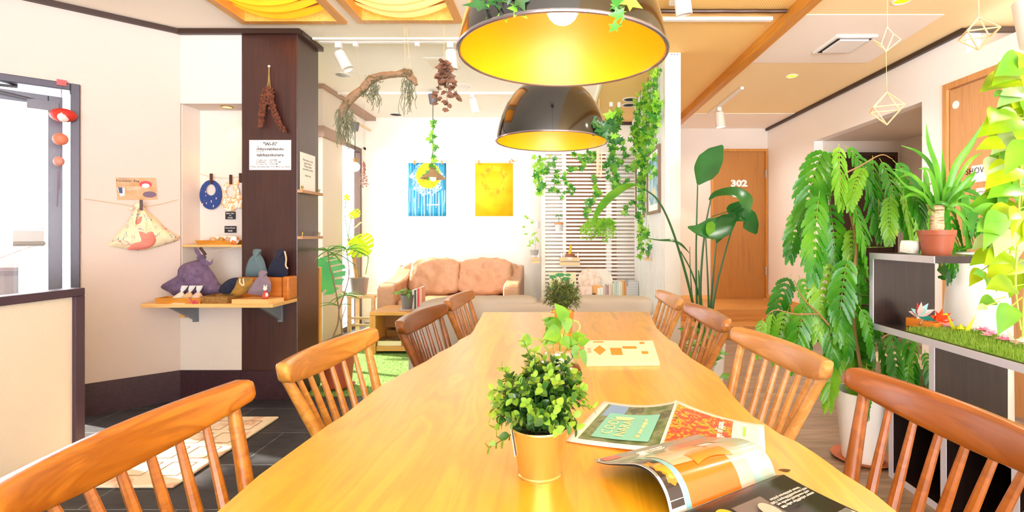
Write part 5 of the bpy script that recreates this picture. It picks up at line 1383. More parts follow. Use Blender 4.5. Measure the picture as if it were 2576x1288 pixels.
# spiky ball plant in the far gold tin
sx_, sy_ = W(1415, 800, 2.29).x, 2.29
t = tin('potted_plant', 'bushy ball of spiky leaves in the gold tin farthest down the table', sx_, sy_, .052, .042, .095)
random.seed(17); l = MB(); c = V((sx_, sy_, TZ+.155))
for i in range(420):
    a = R(0, 6.28); u = R(-.55, 1); q = sqrt(1-u*u); d = V((cos(a)*q, sin(a)*q, u)); b = c+d*R(.035, .082)
    for k in range(4): l.leaf(b, d*.5+V((R(-1, 1), R(-1, 1), R(-1, 1))), V((R(-1, 1), R(-1, 1), 1)), R(.016, .026), .0038, 'lance', .1, 0)
l.build('leaves', leafmat('spiky_leaf', [(.3, '3C4E22'), (.6, '5E7230'), (.75, '8A9A5A')], 30, .5, .15), t, sm=False)
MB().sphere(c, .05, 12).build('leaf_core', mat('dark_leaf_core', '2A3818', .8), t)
b = MB(); p = W(1381, 797, 2.22); b.add([W(1360, 786, 2.23), W(1395, 788, 2.245), W(1395, 803, 2.245), W(1366, 809, 2.22)], [(0, 1, 2, 3)]); b.build('tag', mat('kraft', 'C8A078', .8), t, sm=False, solid=.0015)

# booklet
bc = [Wz(1476, 913, TZ+.012), Wz(1660, 911, TZ+.012), Wz(1642, 857, TZ+.012), Wz(1467, 856, TZ+.012)]
t = thing('booklet', 'cream booklet with orange shapes on its cover lying on the table', 'booklet', (bc[0]+bc[2])/2-V((0, 0, .012)))
ctr = sum(bc, V())/4
MB().prism([V((p.x, p.y, TZ+.0005)) for p in bc], (0, 0, .0105)).build('pages', mat('book_edge', 'E8D4AC', .8), t, sm=False)
MB().prism([V((p.x, p.y, TZ+.011)) for p in bc], (0, 0, .001)).build('cover', mat('booklet_cover', 'F0E0C4', .6), t, sm=False)
def bq(u, v, dz=.0124): 
    q = (bc[0]*(1-u)+bc[1]*u)*(1-v)+(bc[3]*(1-u)+bc[2]*u)*v; return V((q.x, q.y, TZ+dz))
for u0, u1, v0, v1 in ((.36, .52, .30, .62), (.54, .74, .58, .70), (.79, .88, .34, .46), (.80, .87, .82, .92), (.14, .29, .88, .94)): MB().add([bq(u0, v0), bq(u1, v0), bq(u1, v1), bq(u0, v1)], [(0, 1, 2, 3)]).build('orange_shape', mat('print_orange', 'E8921E', .6), t, sm=False)
g = MB(); g.add([bq(.20, .30), bq(.30, .52), bq(.22, .74), bq(.12, .52)], [(0, 1, 2, 3)]); g.build('orange_shape', mat('print_orange', 'x'), t, sm=False)
lettering('V V V E I', .021, frame(bq(.055, .5, .0126), (bc[3]-bc[0])*-1, (bc[1]-bc[0])), mat('booklet_ink', 'B09468', .6), t)
sb_ = [Wz(1478, 850, TZ+.004), Wz(1615, 846, TZ+.004), Wz(1640, 856, TZ+.004), Wz(1480, 858, TZ+.004)]
# open brochure
NL, FL = Wz(1424, 1108, TZ+.004), Wz(1519, 1008, TZ+.004); NS, FS = Wz(1657, 1143, TZ+.006), Wz(1703, 1040, TZ+.006); NRt, FR = Wz(1927, 1158, TZ+.004), Wz(1922, 1068, TZ+.004)
t = thing('open_brochure', 'open travel brochure with teal title page and red maple photo on the table', 'brochure', (V((NS.x, NS.y, TZ))+V((FS.x, FS.y, TZ)))/2)
def pageL(u, v):
    q = (NL*(1-u)+NS*u)*(1-v)+(FL*(1-u)+FS*u)*v
    return V((q.x, q.y, TZ+.003+.026*v*u**3+.008*u*u))
def pageR(u, v):
    q = (NS*(1-u)+NRt*u)*(1-v)+(FS*(1-u)+FR*u)*v
    return V((q.x, q.y, TZ+.003+(.026*v)*(1-u)**2.2+.008*(1-u)**2))
PINKP = mat('pinkish_paper', 'F4E2DA', .6)
MB().grid(pageL, 14, 8).build('page', PINKP, t, solid=.0015); MB().grid(pageR, 14, 8).build('page', PINKP, t, solid=.0015)
def patch(fn, u0, u1, v0, v1, m, name, dz=.0016, nu=10, nv=6, par=t):
    MB().grid(lambda u, v: fn(u0+(u1-u0)*u, v0+(v1-v0)*v)+V((0, 0, dz)), nu, nv).build(name, m, par)
FOL = pat('foliage_print', [(.3, '3A4A2C'), (.45, '5E7240'), (.55, '7E8A68'), (.65, '4A4A3A'), (.8, '8AA05A')], 22, .45, const=False)
patch(pageL, .10, .985, .07, .93, FOL, 'garden_photo')
patch(pageL, .14, .40, .62, .925, mat('print_blue', '7A9CC8', .45), 'pond_photo', .0022)
patch(pageL, .22, .86, .13, .70, mat('print_teal', '7CC4B4', .45), 'teal_panel', .003)
MAP = pat('maple_print', [(.3, '4A4A18'), (.42, 'B8A020'), (.5, 'C83A24'), (.6, 'D84A34'), (.68, 'D8B02A'), (.78, '3E4420')], 60, .45, const=False, detail=4)
patch(pageR, .02, .66, .04, .93, MAP, 'maple_photo')
patch(pageR, .68, .90, .04, .93, mat('print_pink', 'F2CFD0', .6), 'pink_panel')
patch(pageR, .775, .805, .55, .82, mat('print_lime', '96CC5A', .5), 'green_label', .0024, 2, 2)
patch(pageR, .72, .745, .06, .36, mat('print_rose', 'E05A68', .5), 'rose_label', .0024, 2, 2)
CREAMI = mat('cream_ink', 'EAD9A0', .6)
def pf(fn, u, v, dz=.0045):
    p = fn(u, v)+V((0, 0, dz)); dv = (fn(u, v+.05)-fn(u, v-.05)); du = (fn(u+.05, v)-fn(u-.05, v)); return frame(p, dv, -du)
lettering('COOL', .036, pf(pageL, .36, .40), CREAMI, t, bold=-.0004); lettering('NARA', .034, pf(pageL, .52, .36), CREAMI, t, bold=-.0003); lettering('All your image of', .015, pf(pageL, .72, .38), CREAMI, t)
lettering('Your image of japan.', .022, pf(pageR, .53, .46, .004), PAPER, t, sx=.9)
g = MB(); o = [(.45+.11*cos(q)*(1+.25*sin(3*q)), .58+.055*sin(q)*(1+.3*cos(2*q))) for q in [2*pi*i/18 for i in range(18)]]
g.add([pageL(u, v)+V((0, 0, .0042)) for u, v in o], [list(range(18))]); g.build('map_shape', CREAMI, t, sm=False)
# curled magazine
A, B = Wz(1688, 1302, TZ+.006), Wz(1952, 1196, TZ+.006); A.z = B.z = TZ
ax = (B-A); PL = ax.length; ax.normalize(); pn = V((-ax.y, ax.x, 0))
if pn.x > 0: pn = -pn
t = thing('open_magazine', 'open food magazine with curled orange photo page at the right edge of the table', 'magazine', (A+B)/2)
prof = smooth([(0, 0, .006), (.012, 0, .034), (.035, 0, .052), (.07, 0, .053), (.11, 0, .040), (.15, 0, .026), (.185, 0, .018)], 5)
def arch(u, v, k=1.0):
    x = u*(len(prof)-1); i = min(int(x), len(prof)-2); f = x-i; p = prof[i]*(1-f)+prof[i+1]*f
    hh = p.z*(1.08-.2*v)*k
    return A+ax*(PL*v)+pn*(p.x*(1.0+.05*(1-v)))+V((0, 0, hh))
def flat(u, v): return A+ax*(PL*v)-pn*(.19*u)+V((0, 0, .004+.010*(1-u)**3*(u > .02)))
MB().grid(lambda u, v: arch(u, v), 30, 10).build('curled_page', mat('mag_white', 'E4DED6', .3), t, solid=.0008)
MB().grid(lambda u, v: arch(u*.97, v, .93), 30, 4).build('under_page', mat('mag_dark', '26201C', .3), t, solid=.0008)
MB().grid(flat, 12, 4).build('flat_page', mat('mag_dark', 'x'), t, solid=.004)
MGR = mat('mag_grey', '8E8A80', .25, coat=.5)
patch(arch, .66, 1, 0, 1, MGR, 'grey_band', .0012, par=t)
patch(arch, .30, .66, 0, .02, MGR, 'grey_edge', .0012, 6, 2, par=t)
DARKF = pat('mag_food_dark', [(.3, '2A1A10'), (.48, 'C87818'), (.55, 'E89A2A'), (.65, '5A3412'), (.8, 'D8B878')], 30, .25, const=True, vor=False, coat=.5)
patch(arch, .04, .62, .02, .13, DARKF, 'small_photo', .0014, 14, 3, par=t)
patch(arch, .0, .66, .135, .18, mat('mag_sky', '7FB6BE', .25, coat=.5), 'blue_strip', .0014, 14, 2, par=t)
patch(arch, .0, .66, .18, .64, mat('mag_orange', 'D86A06', .22, coat=.5), 'orange_photo', .0014, 14, 5, par=t)
patch(arch, .36, .66, .18, .60, mat('mag_cream', 'E0B48E', .22, coat=.5), 'pale_photo', .002, 8, 5, par=t)
patch(arch, .0, .56, .64, .78, mat('mag_pink', 'E4AC98', .22, coat=.5), 'pink_photo', .0014, 12, 3, par=t)
patch(arch, .0, .66, .78, .985, pat('mag_cloth', [(.4, '86A8A6'), (.55, '98B6B0'), (.7, 'ACA47C')], 12, .3, const=False, coat=.4), 'cloth_photo', .0014, 12, 3, par=t)
g = MB(); g.grid(lambda u, v: arch(.30+.16*u+.05*sin(pi*v), .36+.34*v)+V((0, 0, .0026)), 6, 8); g.build('spoon_photo', mat('mag_gold', 'D98A2A', .2, coat=.6), t)
lettering('寒', .021, frame(arch(.80, .30)+V((0, 0, .002)), ax, pn), PAPER, t)
lettering('a taste of the season\nslow cooked at home', .006, frame(arch(.86, .44)+V((0, 0, .002)), ax, pn), PAPER, t)
patch(arch, .88, .97, .03, .17, mat('mag_red', 'D87868', .4), 'red_label', .0018, 3, 3, par=t)
patch(flat, .20, .62, .35, .62, mat('mag_plum', '6E6460', .25), 'goblet_photo', .0026, 4, 4, par=t)
g = MB()
def fq(u, v, dz=.0035): return flat(u, v)+V((0, 0, dz))
g.add([fq(.40+.11*cos(q), .52+.055*sin(q), .0075) for q in [2*pi*i/18 for i in range(18)]], [list(range(18))]); g.add([fq(.42, .47, .0072), fq(.48, .46, .0072), fq(.60, .38, .0072), (fq(.52, .37, .0072))], [(0, 1, 2, 3)]); g.build('goblet_picture', mat('mag_sage', 'A8A898', .3), t, sm=False)
g = MB(); g.add([fq(.28+.09*cos(q), .24+.06*sin(q), .0075) for q in [2*pi*i/18 for i in range(18)]], [list(range(18))]); g.build('dish_picture', mat('mag_egg', 'E8A428', .3), t, sm=False)
patch(flat, .66, .98, .05, .55, DARKF, 'food_photo', .003, 4, 4, par=t)
patch(flat, .66, .98, .60, .98, pat('mag_food_pale', [(.4, '5A5850'), (.5, 'E8D8B8'), (.6, 'C8A040'), (.7, '8A8478')], 22, .3, const=False), 'tray_photo', .003, 4, 4, par=t)
for v0 in (.70, .84): lettering('saucer soba 980\ncold noodle set\nwith tempura 1200\nhouse pickles', .0075, frame(fq(.36, v0, .0075), ax*-1, pn*-1), mat('mag_text', 'C8C4BA', .5), t)

# ================= things on the black stepped shelf
zt = 1.062
SH = 2.38
c = W(2356, 638, 2.36); cx, cy = c.x, 2.36
TERR = mat('terracotta', 'A85A3C', .5)
t = pot('potted_plant', 'strap-leaf cane plant in a terracotta plastic pot on the black shelf', cx, cy, zt, .072, .055, .112, TERR, rimh=.012)
pots_feet = None
BARK = pat('cane_bark', [(.35, 'A88A68'), (.5, 'D8C4A4'), (.65, '8A6A48')], 26, .9, const=False, stretch=(.5, .5, 3), bmp=.5)
b = MB(); b.tube([(cx, cy, zt+.09), (cx+.002, cy, zt+.15), (cx, cy, zt+.225)], [.030, .027, .028], 14); b.build('trunk', BARK, t)
STRAP = leafmat('strap_leaf', [(.3, '3E8A20'), (.6, '68B428'), (.8, '9AD03C')], 6, .3, .35)
l = MB()
def sl_(pp, w, D=2.36, jd=0.0):
    pth = smooth([W(x, y, D+jd*i) for i, (x, y) in enumerate(pp)], 5)
    l.blade(pth, [w*.5, w*.9, w, w*.95, w*.75, w*.4, .001], (R(-.2, .2), -1, .5), .35)
for pp, w, jd in (([(2368, 520), (2355, 430), (2335, 365), (2330, 312)], .017, .0), ([(2372, 515), (2400, 425), (2440, 365), (2477, 305)], .016, -.02), ([(2366, 525), (2345, 430), (2310, 385), (2266, 366)], .015, .02),
    ([(2372, 520), (2405, 460), (2440, 405), (2472, 383)], .011, .02), ([(2374, 525), (2410, 480), (2445, 440), (2455, 424)], .013, -.03), ([(2374, 530), (2410, 488), (2440, 465), (2455, 452)], .012, .02), ([(2362, 530), (2330, 480), (2290, 440), (2245, 425)], .014, -.02),
    ([(2360, 535), (2320, 490), (2280, 470), (2245, 430)], .011, -.04), ([(2334, 510), (2328, 450), (2325, 420)], .014, .01), ([(2334, 512), (2312, 460), (2290, 440), (2262, 447)], .011, .02), ([(2370, 525), (2372, 440), (2370, 375)], .012, .02), ([(2358, 530), (2352, 480), (2335, 430), (2310, 425)], .014, -.03),
    ([(2334, 515), (2310, 495), (2290, 490), (2262, 505)], .011, -.03), ([(2374, 528), (2398, 500), (2425, 480), (2442, 472)], .010, -.05), ([(2356, 535), (2340, 520), (2328, 500), (2322, 470)], .012, -.04)): sl_(pp, w, 2.36, jd)
for i in range(14):
    bx, by = (2372, 525) if i % 3 else (2334, 512); a = R(-2.6, .6); L = R(50, 95); ex, ey = bx+cos(a)*L, by+sin(a)*L*.9; sl_([(bx, by), ((bx+ex)/2, (by+ey)/2-12), (ex, ey+8)], R(.008, .012), 2.36, R(-.04, .04))
l.build('leaves', STRAP, t)
b = MB(); b.tube([W(2350, 545, 2.36), W(2335, 513, 2.35)], [.012, .010], 8); b.tube([W(2365, 545, 2.36), W(2370, 520, 2.35)], [.014, .011], 8); b.build('side_shoot', mat('shoot', 'A8B860', .6), t)
p = W(2290, 628, 2.42)
b = MB(Matrix.Translation((p.x, 2.42, zt+.033)) @ Matrix.Rotation(.5, 4, 'Z') @ Matrix.Rotation(.12, 4, 'X')); b.sq((0, 0, 0), (.033, .033, .030), 9, 3)
b.build('paper_box', pat('box_print', [(.4, 'E8ECE4'), (.58, 'DCE8E0'), (.66, 'E0A088'), (.7, 'D8E4DC')], 16, .5), sm=False, label='little white folded paper box beside the terracotta pot on the black shelf', cat='paper box')

zl = .7105
# small turf mat with folded paper flowers
random.seed(9)
g = MB(); g.box(XF+.02, XBk-.01, 1.0, 2.36, zl, zl+.004)
for i in range(8000):
    x = R(XF+.018, XBk-.015); y = R(1.5, 2.355); a = R(0, 6.28); h = R(.012, .03); d = V((cos(a), sin(a), 0))*.0035; e = V((-sin(a), cos(a), 0))*R(.0013, .0026); o = V((R(-.008, .008), R(-.008, .008), h)); p = V((x, y, zl+.004))
    g.add([p-e, p+e, p+o], [(0, 1, 2)])
g.build('grass_mat', leafmat('mat_grass', [(.3, '7CA834'), (.6, 'A4C84E'), (.8, 'D4E49A')], 60, .7, .3), sm=False, label='strip of short artificial grass on the black shelf under the paper flowers', cat='grass mat', kind='stuff')
ORB = mat('orange_paper', 'F0902A', .6)
def obox(px, py, D, s, label):
    p = W(px, py, D); z = zl+.0005
    t = thing('paper_flower_box', label, 'paper flower', (p.x, D, z), group='orange folded boxes with paper lilies')
    b = MB(Matrix.Translation((p.x, D, z)) @ Matrix.Rotation(.35, 4, 'Z')); b.box(-s, s, -s, s, 0, s*1.3); b.build('box', ORB, t, sm=False)
    return t, V((p.x, D, z+s*1.3))
t, c = obox(2305, 815, 2.485, .030, 'orange paper box with pink, red and teal paper lilies inside the black cube')
for i, (dx, dz, cc) in enumerate(((-.9, .35, 'F4C4B8'), (-.35, 1.0, 'E0301C'), (-.05, 1.0, 'F6C8C0'), (.45, .95, 'A8E0DC'), (.9, .5, 'F4D8DC'), (.5, -.15, '18988C'), (-.05, -.6, 'F2F0F4'), (-.7, .5, '9CD4D0'))):
    b = MB(); b.leaf(c+V((0, -.012, .012)), V((dx, -.4, dz)), V((-dx*.3, -1, .5)), .075 if dz > -.3 else .045, .030, 'lance', .35, .0); b.build('petal', mat('pt'+cc, cc, .55), t, sm=False, solid=.001)
t, c = obox(2347, 824, 2.385, .028, 'orange paper box with a bright orange-red paper lily at the edge of the grass mat')
OR2 = mat('orange_red_paper', 'F04A14', .5)
for i, (dx, dz) in enumerate(((-.9, .45), (-.5, .85), (.05, 1), (.6, .6), (.95, .1), (.7, -.2), (-.4, .1))):
    b = MB(); b.leaf(c+V((.015, -.01, .008)), V((dx, -.4, dz)), V((-dx*.3, -1, .5)), .062, .028, 'lance', .35, .0); b.build('petal', OR2 if i != 5 else mat('coral_paper', 'F4A898', .5), t, sm=False, solid=.001)
YC = mat('lime_paper', 'DDE21A', .5)
p = W(2415, 832, 2.05); crane((1.795, 2.275, zl+.006), .135, 2.3, YC, 'lime yellow origami crane standing on the grass mat')
PK2 = mat('lotus_pink', 'F48CB0', .5); PK1 = mat('lotus_pale', 'F8B4CC', .5)
def lotus(x, y, s, label, rz=0, m1=None, m2=None):
    z = zl+.016; t = thing('paper_lotus', label, 'paper flower', (x, y, z), group='folded pink lotus flowers on the grass mat')
    petals(t, (x, y, z+.006), 6, s, s*.75, .28, m1 or PK2, 'petal', rz, 'heart'); petals(t, (x, y, z+.008), 5, s*.8, s*.65, .95, m2 or PK1, 'petal', rz+.4, 'heart')
def atx(px, y): return (px-CX)*y/F
lotus(atx(2475, 2.23), 2.23, .038, 'pale pink paper lotus farthest back on the grass mat', .2)
lotus(atx(2493, 2.155), 2.155, .032, 'pink paper lotus in the middle of the grass mat', .8)
lotus(atx(2481, 2.13), 2.13, .022, 'smallest pale pink paper lotus in front of the others', .1, PK1)
lotus(atx(2530, 2.03), 2.03, .038, 'largest pink paper lotus nearest on the grass mat', .5)
lotus(atx(2381, 2.35), 2.35, .02, 'tiny pink paper lotus by the orange boxes', .3)
crane((atx(2572, 1.98), 1.98, zl+.006), .16, 2.3, mat('peach_paper', 'F8DCC8', .5), 'white and peach origami crane cut by the right edge of the photo')
# magazines on the lower board
t = thing('magazine_stack', 'magazine with red and blue cover lying on the lower board of the black shelf', 'magazine', (1.76, 1.93, .3655))
MB().box(1.625, 1.88, 1.60, 2.13, .3655, .374).build('cover', pat('mag_cover', [(.35, '7A3420'), (.45, 'B85A3C'), (.52, '3A2A24'), (.6, 'A8C4D4'), (.7, '8A5A3C')], 14, .3, const=True, stretch=(1.4, .5, 1)), t, sm=False)
MB().box(1.66, 1.89, 1.58, 1.62, .3655, .372).build('under_magazine', pat('mag_cover2', [(.4, '3A8A7C'), (.55, 'D8C84A'), (.65, '5A8AB8')], 14, .3), t, sm=False)
# tall white planter behind the shelf, pale stone bowl
MB().lathe([(.001, .0), (.154, 0), (.153, .05), (.147, .7), (.122, 1.05), (.116, 1.06), (.106, 1.05), (.106, .98), (.001, .98)], (2.25, 2.74, 0), 40, caps=False).build('tall_planter', mat('planter_white', 'E2DED8', .4), label='tall tapering white planter behind the black shelf', cat='planter')
random.seed(6)
def wob(k, z): return 1+.16*noise.noise(V((k*.55, z*9, 1.2)))
t = MB().lathe([(.001, 0), (.12, 0), (.19, .10), (.20, .24), (.20, .34), (.215, .385), (.19, .395), (.165, .35), (.14, .28), (.001, .27)], (2.16, 3.14, 0), 40, caps=False, wob=wob).build('stone_bowl', pat('pale_stone', [(.35, 'B89A78'), (.5, 'DCCBB4'), (.65, 'C4AE92'), (.8, '8A6E50')], 9, .8, const=False, bmp=.5), label='rough pale stone planter behind the near right chair', cat='planter')

# shower door notices
def notice(y0, y1, z0, z1, label, lines):
    t = thing('door_notice', label, 'sign', (XR, (y0+y1)/2, z0)); M = frame((XR+.0045, (y0+y1)/2, (z0+z1)/2), (0, -1, 0), (0, 0, 1))
    sheet(MB(), M, y1-y0, z1-z0, .002).build('sheet', PAPER, t, sm=False)
    for tx, sz, dx, dy, mm_ in lines: lettering(tx, sz, M @ Matrix.Translation((dx, dy, .0022)), mm_, t)
a = XR*F/(2443-CX); b_ = XR*F/(2570-CX)
zA = W(0, 418, a).z; zB = W(0, 458, a).z
notice(b_, a, zB-.005, zA, 'white SHOWER ROOM sign on the honey wood door', [('SHOWER  ROOM', .060, -.01, .02, INK), ('male / female', .022, 0, -.02, GREYI)])
zC_ = W(0, 468, a).z; zD = W(0, 482, a).z
notice(b_+.02, a-.04, zD-.03, zC_-.02, 'narrow white strip notice below the SHOWER ROOM sign', [('please knock before entering', .025, 0, 0, GREYI)])
a2 = XR*F/(2440-CX); notice(a2-.08, a2+.06, W(0, 578, a2).z, W(0, 550, a2).z, 'small square white notice low on the honey wood door', [('IN USE', .03, 0, 0, GREYI)])

# ================= tall white floor pot with feathery tree
TRM = 2.64
px_, py_ = W(2170, 1100, TRM).x, TRM
WHP = mat('white_pot', 'F2EFEA', .3)
saucer_m[0] = 'terra_saucer'
t = pot('feathery_tree', 'tall feathery-leaf tree in a white pot on an orange saucer beside the black shelf', px_, py_, 0, .128, .095, .345, WHP, 'potted plant', .0, True, .148, thick=.006)
TRK = mat('tree_bark', '9A7848', .7)
s = MB(); bs = V((px_, py_, .28))
def br(pp, D, r): s.tube(smooth([W(x, y, d) for (x, y), d in zip(pp, D)], 6), r, 7)
br([(2168, 1015), (2165, 930), (2150, 830), (2145, 720), (2155, 620), (2140, 540), (2118, 470), (2110, 420), (2098, 395)], [2.64, 2.62, 2.6, 2.6, 2.62, 2.62, 2.6, 2.6, 2.6], [.011, .010, .009, .009, .008, .007, .005, .004, .002])
br([(2150, 600), (2185, 545), (2230, 500), (2290, 475), (2350, 460), (2400, 440)], [2.62, 2.65, 2.7, 2.72, 2.7, 2.7], [.008, .007, .006, .005, .004, .002])
br([(2120, 480), (2125, 440), (2160, 420), (2215, 390), (2245, 400)], [2.6, 2.6, 2.6, 2.6, 2.6], [.006, .005, .004, .003, .002])
br([(2155, 860), (2100, 830), (2060, 790), (2020, 750), (1998, 705)], [2.62, 2.6, 2.58, 2.55, 2.55], [.007, .006, .005, .004, .002])
br([(2060, 790), (2000, 790), (1950, 780), (1925, 800)], [2.58, 2.55, 2.55, 2.55], [.005, .004, .003, .002]); br([(2160, 900), (2220, 850), (2270, 830), (2310, 850)], [2.62, 2.75, 2.8, 2.85], [.006, .005, .004, .002])
s.build('trunk', TRK, t)
FE = leafmat('feather_leaf', [(.25, '1E6A16'), (.5, '3E901C'), (.75, '68B022')], 5, .25, .35)
FE2 = leafmat('feather_leaf_light', [(.25, '58A01E'), (.6, '7CB828'), (.8, 'A4D03C')], 5, .28, .35)
l1, l2 = MB(), MB(); random.seed(77)
def frond(px, py, D, ang, L, n=10, lite=0, wide=.40):
    """drooping feather leaf: pairs of close leaflets along a curved rachis"""
    a = radians(ang); b = W(px, py, D); Lw = L*D/F
    d = V((cos(a)*1.0, R(-.35, .1), -sin(a)+.35)).normalized(); p = b.copy(); pth = [p.copy()]
    for i in range(n+1):
        d = (d+V((0, 0, -.16))).normalized(); p = p+d*Lw/n; pth.append(p.copy())
    yaw = R(-.6, .6); nrm = V((sin(yaw), -cos(yaw), .45)); s.tube(pth, .0015, 4)
    mb_ = l2 if lite else l1
    for i in range(1, n+2):
        t_ = (pth[i]-pth[i-1]).normalized(); sd = t_.cross(nrm).normalized(); f = i/(n+1)
        for sg in (-1, 1):
            ll = Lw*wide*.92*(.55+.45*sin(pi*min(1, f*.95)))*R(.88, 1.08)
            dd = (t_*(.55+.5*f)+sd*sg*(1.0-.55*f)+V((0, R(-.12, .12), .05))).normalized(); q = pth[i]; mid = [q]
            for k in range(1, 11): dd = (dd+V((0, 0, -.085))).normalized(); mid.append(mid[-1]+dd*ll/10)
            w_ = Lw/n*.43
            mb_.blade(mid, [w_*.3, w_*.85, w_*.7, w_, w_*.75, w_, w_*.7, w_*.9, w_*.55, w_*.55, .001], nrm+V((R(-.25, .25), 0, 0)), R(.05, .4))
s = MB()
FR_ = [(2078, 368, 118, 190, 0), (2110, 362, 95, 135, 1), (2122, 366, 55, 140, 0), (2098, 372, 112, 150, 0), (2062, 480, 102, 190, 0), (2085, 500, 82, 170, 0), (2045, 500, 125, 140, 0), (2125, 480, 72, 170, 0), (2195, 392, 100, 160, 0), (2212, 398, 72, 150, 0),
    (2180, 420, 130, 100, 1), (2245, 402, 62, 150, 0), (2258, 430, 85, 90, 1), (2240, 490, 100, 105, 1), (2262, 485, 70, 100, 1), (2210, 500, 95, 90, 0), (2300, 478, 95, 150, 0), (2325, 472, 85, 160, 0), (2345, 480, 105, 140, 1), (2388, 448, 58, 200, 0), (2405, 455, 74, 200, 0), (2375, 470, 88, 190, 0),
    (2140, 570, 95, 110, 1), (2135, 640, 98, 175, 0), (2150, 645, 74, 170, 0), (2095, 655, 118, 170, 1), (1992, 690, 112, 140, 0), (2008, 692, 72, 130, 0), (2030, 752, 104, 150, 0), (2052, 750, 72, 140, 0), (2080, 758, 60, 120, 0), (1985, 775, 108, 120, 1), (2005, 785, 80, 120, 0), (1945, 782, 100, 100, 1), (1920, 800, 105, 80, 1),
    (2140, 768, 98, 130, 1), (2160, 770, 68, 130, 0), (2115, 845, 112, 150, 1), (2140, 855, 92, 150, 1), (2175, 850, 72, 140, 1), (2205, 820, 75, 160, 0), (2240, 830, 92, 150, 0), (2275, 835, 80, 150, 0), (2305, 850, 98, 130, 0), (2180, 915, 98, 110, 1), (2235, 905, 82, 110, 0), (2285, 915, 92, 100, 0), (2165, 960, 90, 80, 1), (2325, 880, 85, 90, 0)]
for (x, y, a, L, lt_) in FR_:
    D = R(2.5, 2.75)
    if x > 2190 and y > 800: D = R(2.68, 2.95)
    if 2260 < x < 2450 and y < 520: D = R(2.62, 2.8)
    frond(x, y, D, a, L, lite=lt_)
for mb_ in (l1, l2, s):
    for i, v in enumerate(mb_.v):
        if 1.56 < v.x < 1.93 and 2.30 < v.y < 2.63 and v.z < 1.09: mb_.v[i] = V((v.x, 2.63+.3*(v.y-2.3), v.z))
        elif (v.x-2.25)**2+(v.y-2.74)**2 < .17**2 and v.z < 1.08:
            q = V((v.x-2.25, v.y-2.74, 0)).normalized()*.17; mb_.v[i] = V((2.25+q.x, 2.74+q.y, v.z))
        elif 1.56 < v.x < 1.93 and v.y <= 2.30 and v.z < 1.09: mb_.v[i] = V((1.55, v.y, v.z))
l1.build('leaves', FE, t, sm=True); l2.build('young_leaves', FE2, t); s.build('leaf_stalk', mat('rachis', '9AA83C', .6), t, kind='stuff')

# ================= pothos cascade at the right edge
t = thing('hanging_vine', 'bright yellow-green heart-leaf vine cascading down the right edge', 'hanging plant', W(2590, 100, 1.55))
random.seed(19); PL1 = leafmat('pothos_bright', [(.3, '74A818'), (.5, 'A4C41C'), (.7, 'C8D624')], 9, .28, .5); PL2 = leafmat('pothos_pale', [(.3, '98BE6E'), (.6, 'C4D8A0'), (.8, 'DCE8C8')], 9, .3, .4); PL3 = leafmat('pothos_green', [(.3, '4A9A20'), (.7, '86C02E')], 9, .3, .4)
s = MB(); ls = [MB(), MB(), MB()]
D0 = 1.5
for x0, path in enumerate(([(2610, 60), (2585, 200), (2570, 400), (2560, 600), (2555, 720), (2568, 830)], [(2620, 60), (2600, 260), (2575, 480), (2540, 640), (2500, 700)], [(2620, 80), (2590, 330), (2560, 520), (2520, 590), (2475, 640)], [(2600, 500), (2585, 650), (2575, 760), (2572, 850)])):
    s.tube(smooth([W(x, y, D0+.03*x0) for x, y in path], 6), .003, 6)
LV = []
for i in range(60):
    y = R(130, 720); c_ = 2570-15*sin(y/90.); x = R(2478 if y > 250 else 2520, 2590) if y < 560 else R(2450, 2590); LV.append((x, y))
for x, y, a, L, k in ((2560, 170, 200, 110, 0), (2560, 200, 185, 130, 0), (2570, 235, 195, 90, 1), (2560, 290, 170, 80, 1), (2565, 300, 190, 130, 0), (2570, 345, 195, 110, 1), (2555, 420, 200, 120, 0), (2565, 470, 185, 110, 2), (2560, 480, 175, 130, 0), (2530, 560, 130, 70, 2), (2520, 520, 110, 85, 2), (2490, 600, 200, 60, 1), (2500, 640, 190, 80, 0), (2470, 680, 220, 55, 0), (2480, 700, 150, 60, 2), (2550, 720, 170, 100, 0), (2560, 660, 190, 110, 0), (2490, 720, 120, 45, 2), (2500, 755, 180, 55, 2), (2545, 770, 230, 85, 2), (2480, 770, 190, 30, 1), (2535, 640, 185, 95, 0), (2560, 580, 180, 110, 0), (2550, 530, 190, 100, 0)):
    d = V((cos(radians(a)), R(-.3, .0), sin(radians(a)))); dd = D0+R(-.06, .08); p = W(x, y, dd); ls[k].leaf(p, d, V((R(-.3, .3), -.8, .7)), L*dd/F*.85, L*dd/F*.62, 'heart', .22, .25)
    s.tube([p, p-d*.02+V((.02, 0, .01))], .0018, 4)
for x, y in LV:
    a = R(150, 290); d = V((cos(radians(a)), R(-.6, .2), sin(radians(a)))); dd = D0+R(-.08, .18); L = R(60, 95)*dd/F; p = W(x+30, y, dd)
    ls[random.choice((0, 0, 0, 2, 2, 1))].leaf(p, d, V((R(-.5, .5), -.8, R(.2, 1))), L, L*.75, 'heart', .22, .25)
s.build('stem', mat('vine_stem', 'A8B83C', .5), t)
for nm, m_, q in (('leaves', PL1, 0), ('pale_leaves', PL2, 1), ('green_leaves', PL3, 2)): ls[q].build(nm, m_, t)
hp = W(2640, 60, 1.6); MB().lathe([(.001, 0), (.07, 0), (.09, .14), (.084, .14), (.066, .02)], (hp.x, hp.y, hp.z-.06), 24, caps=False).build('hanging_pot', WHITE, t)
b = MB(); b.tube([(hp.x, hp.y, hp.z+.08), (hp.x, hp.y, ZC)], .003, 5); b.build('cord', LINE, t)

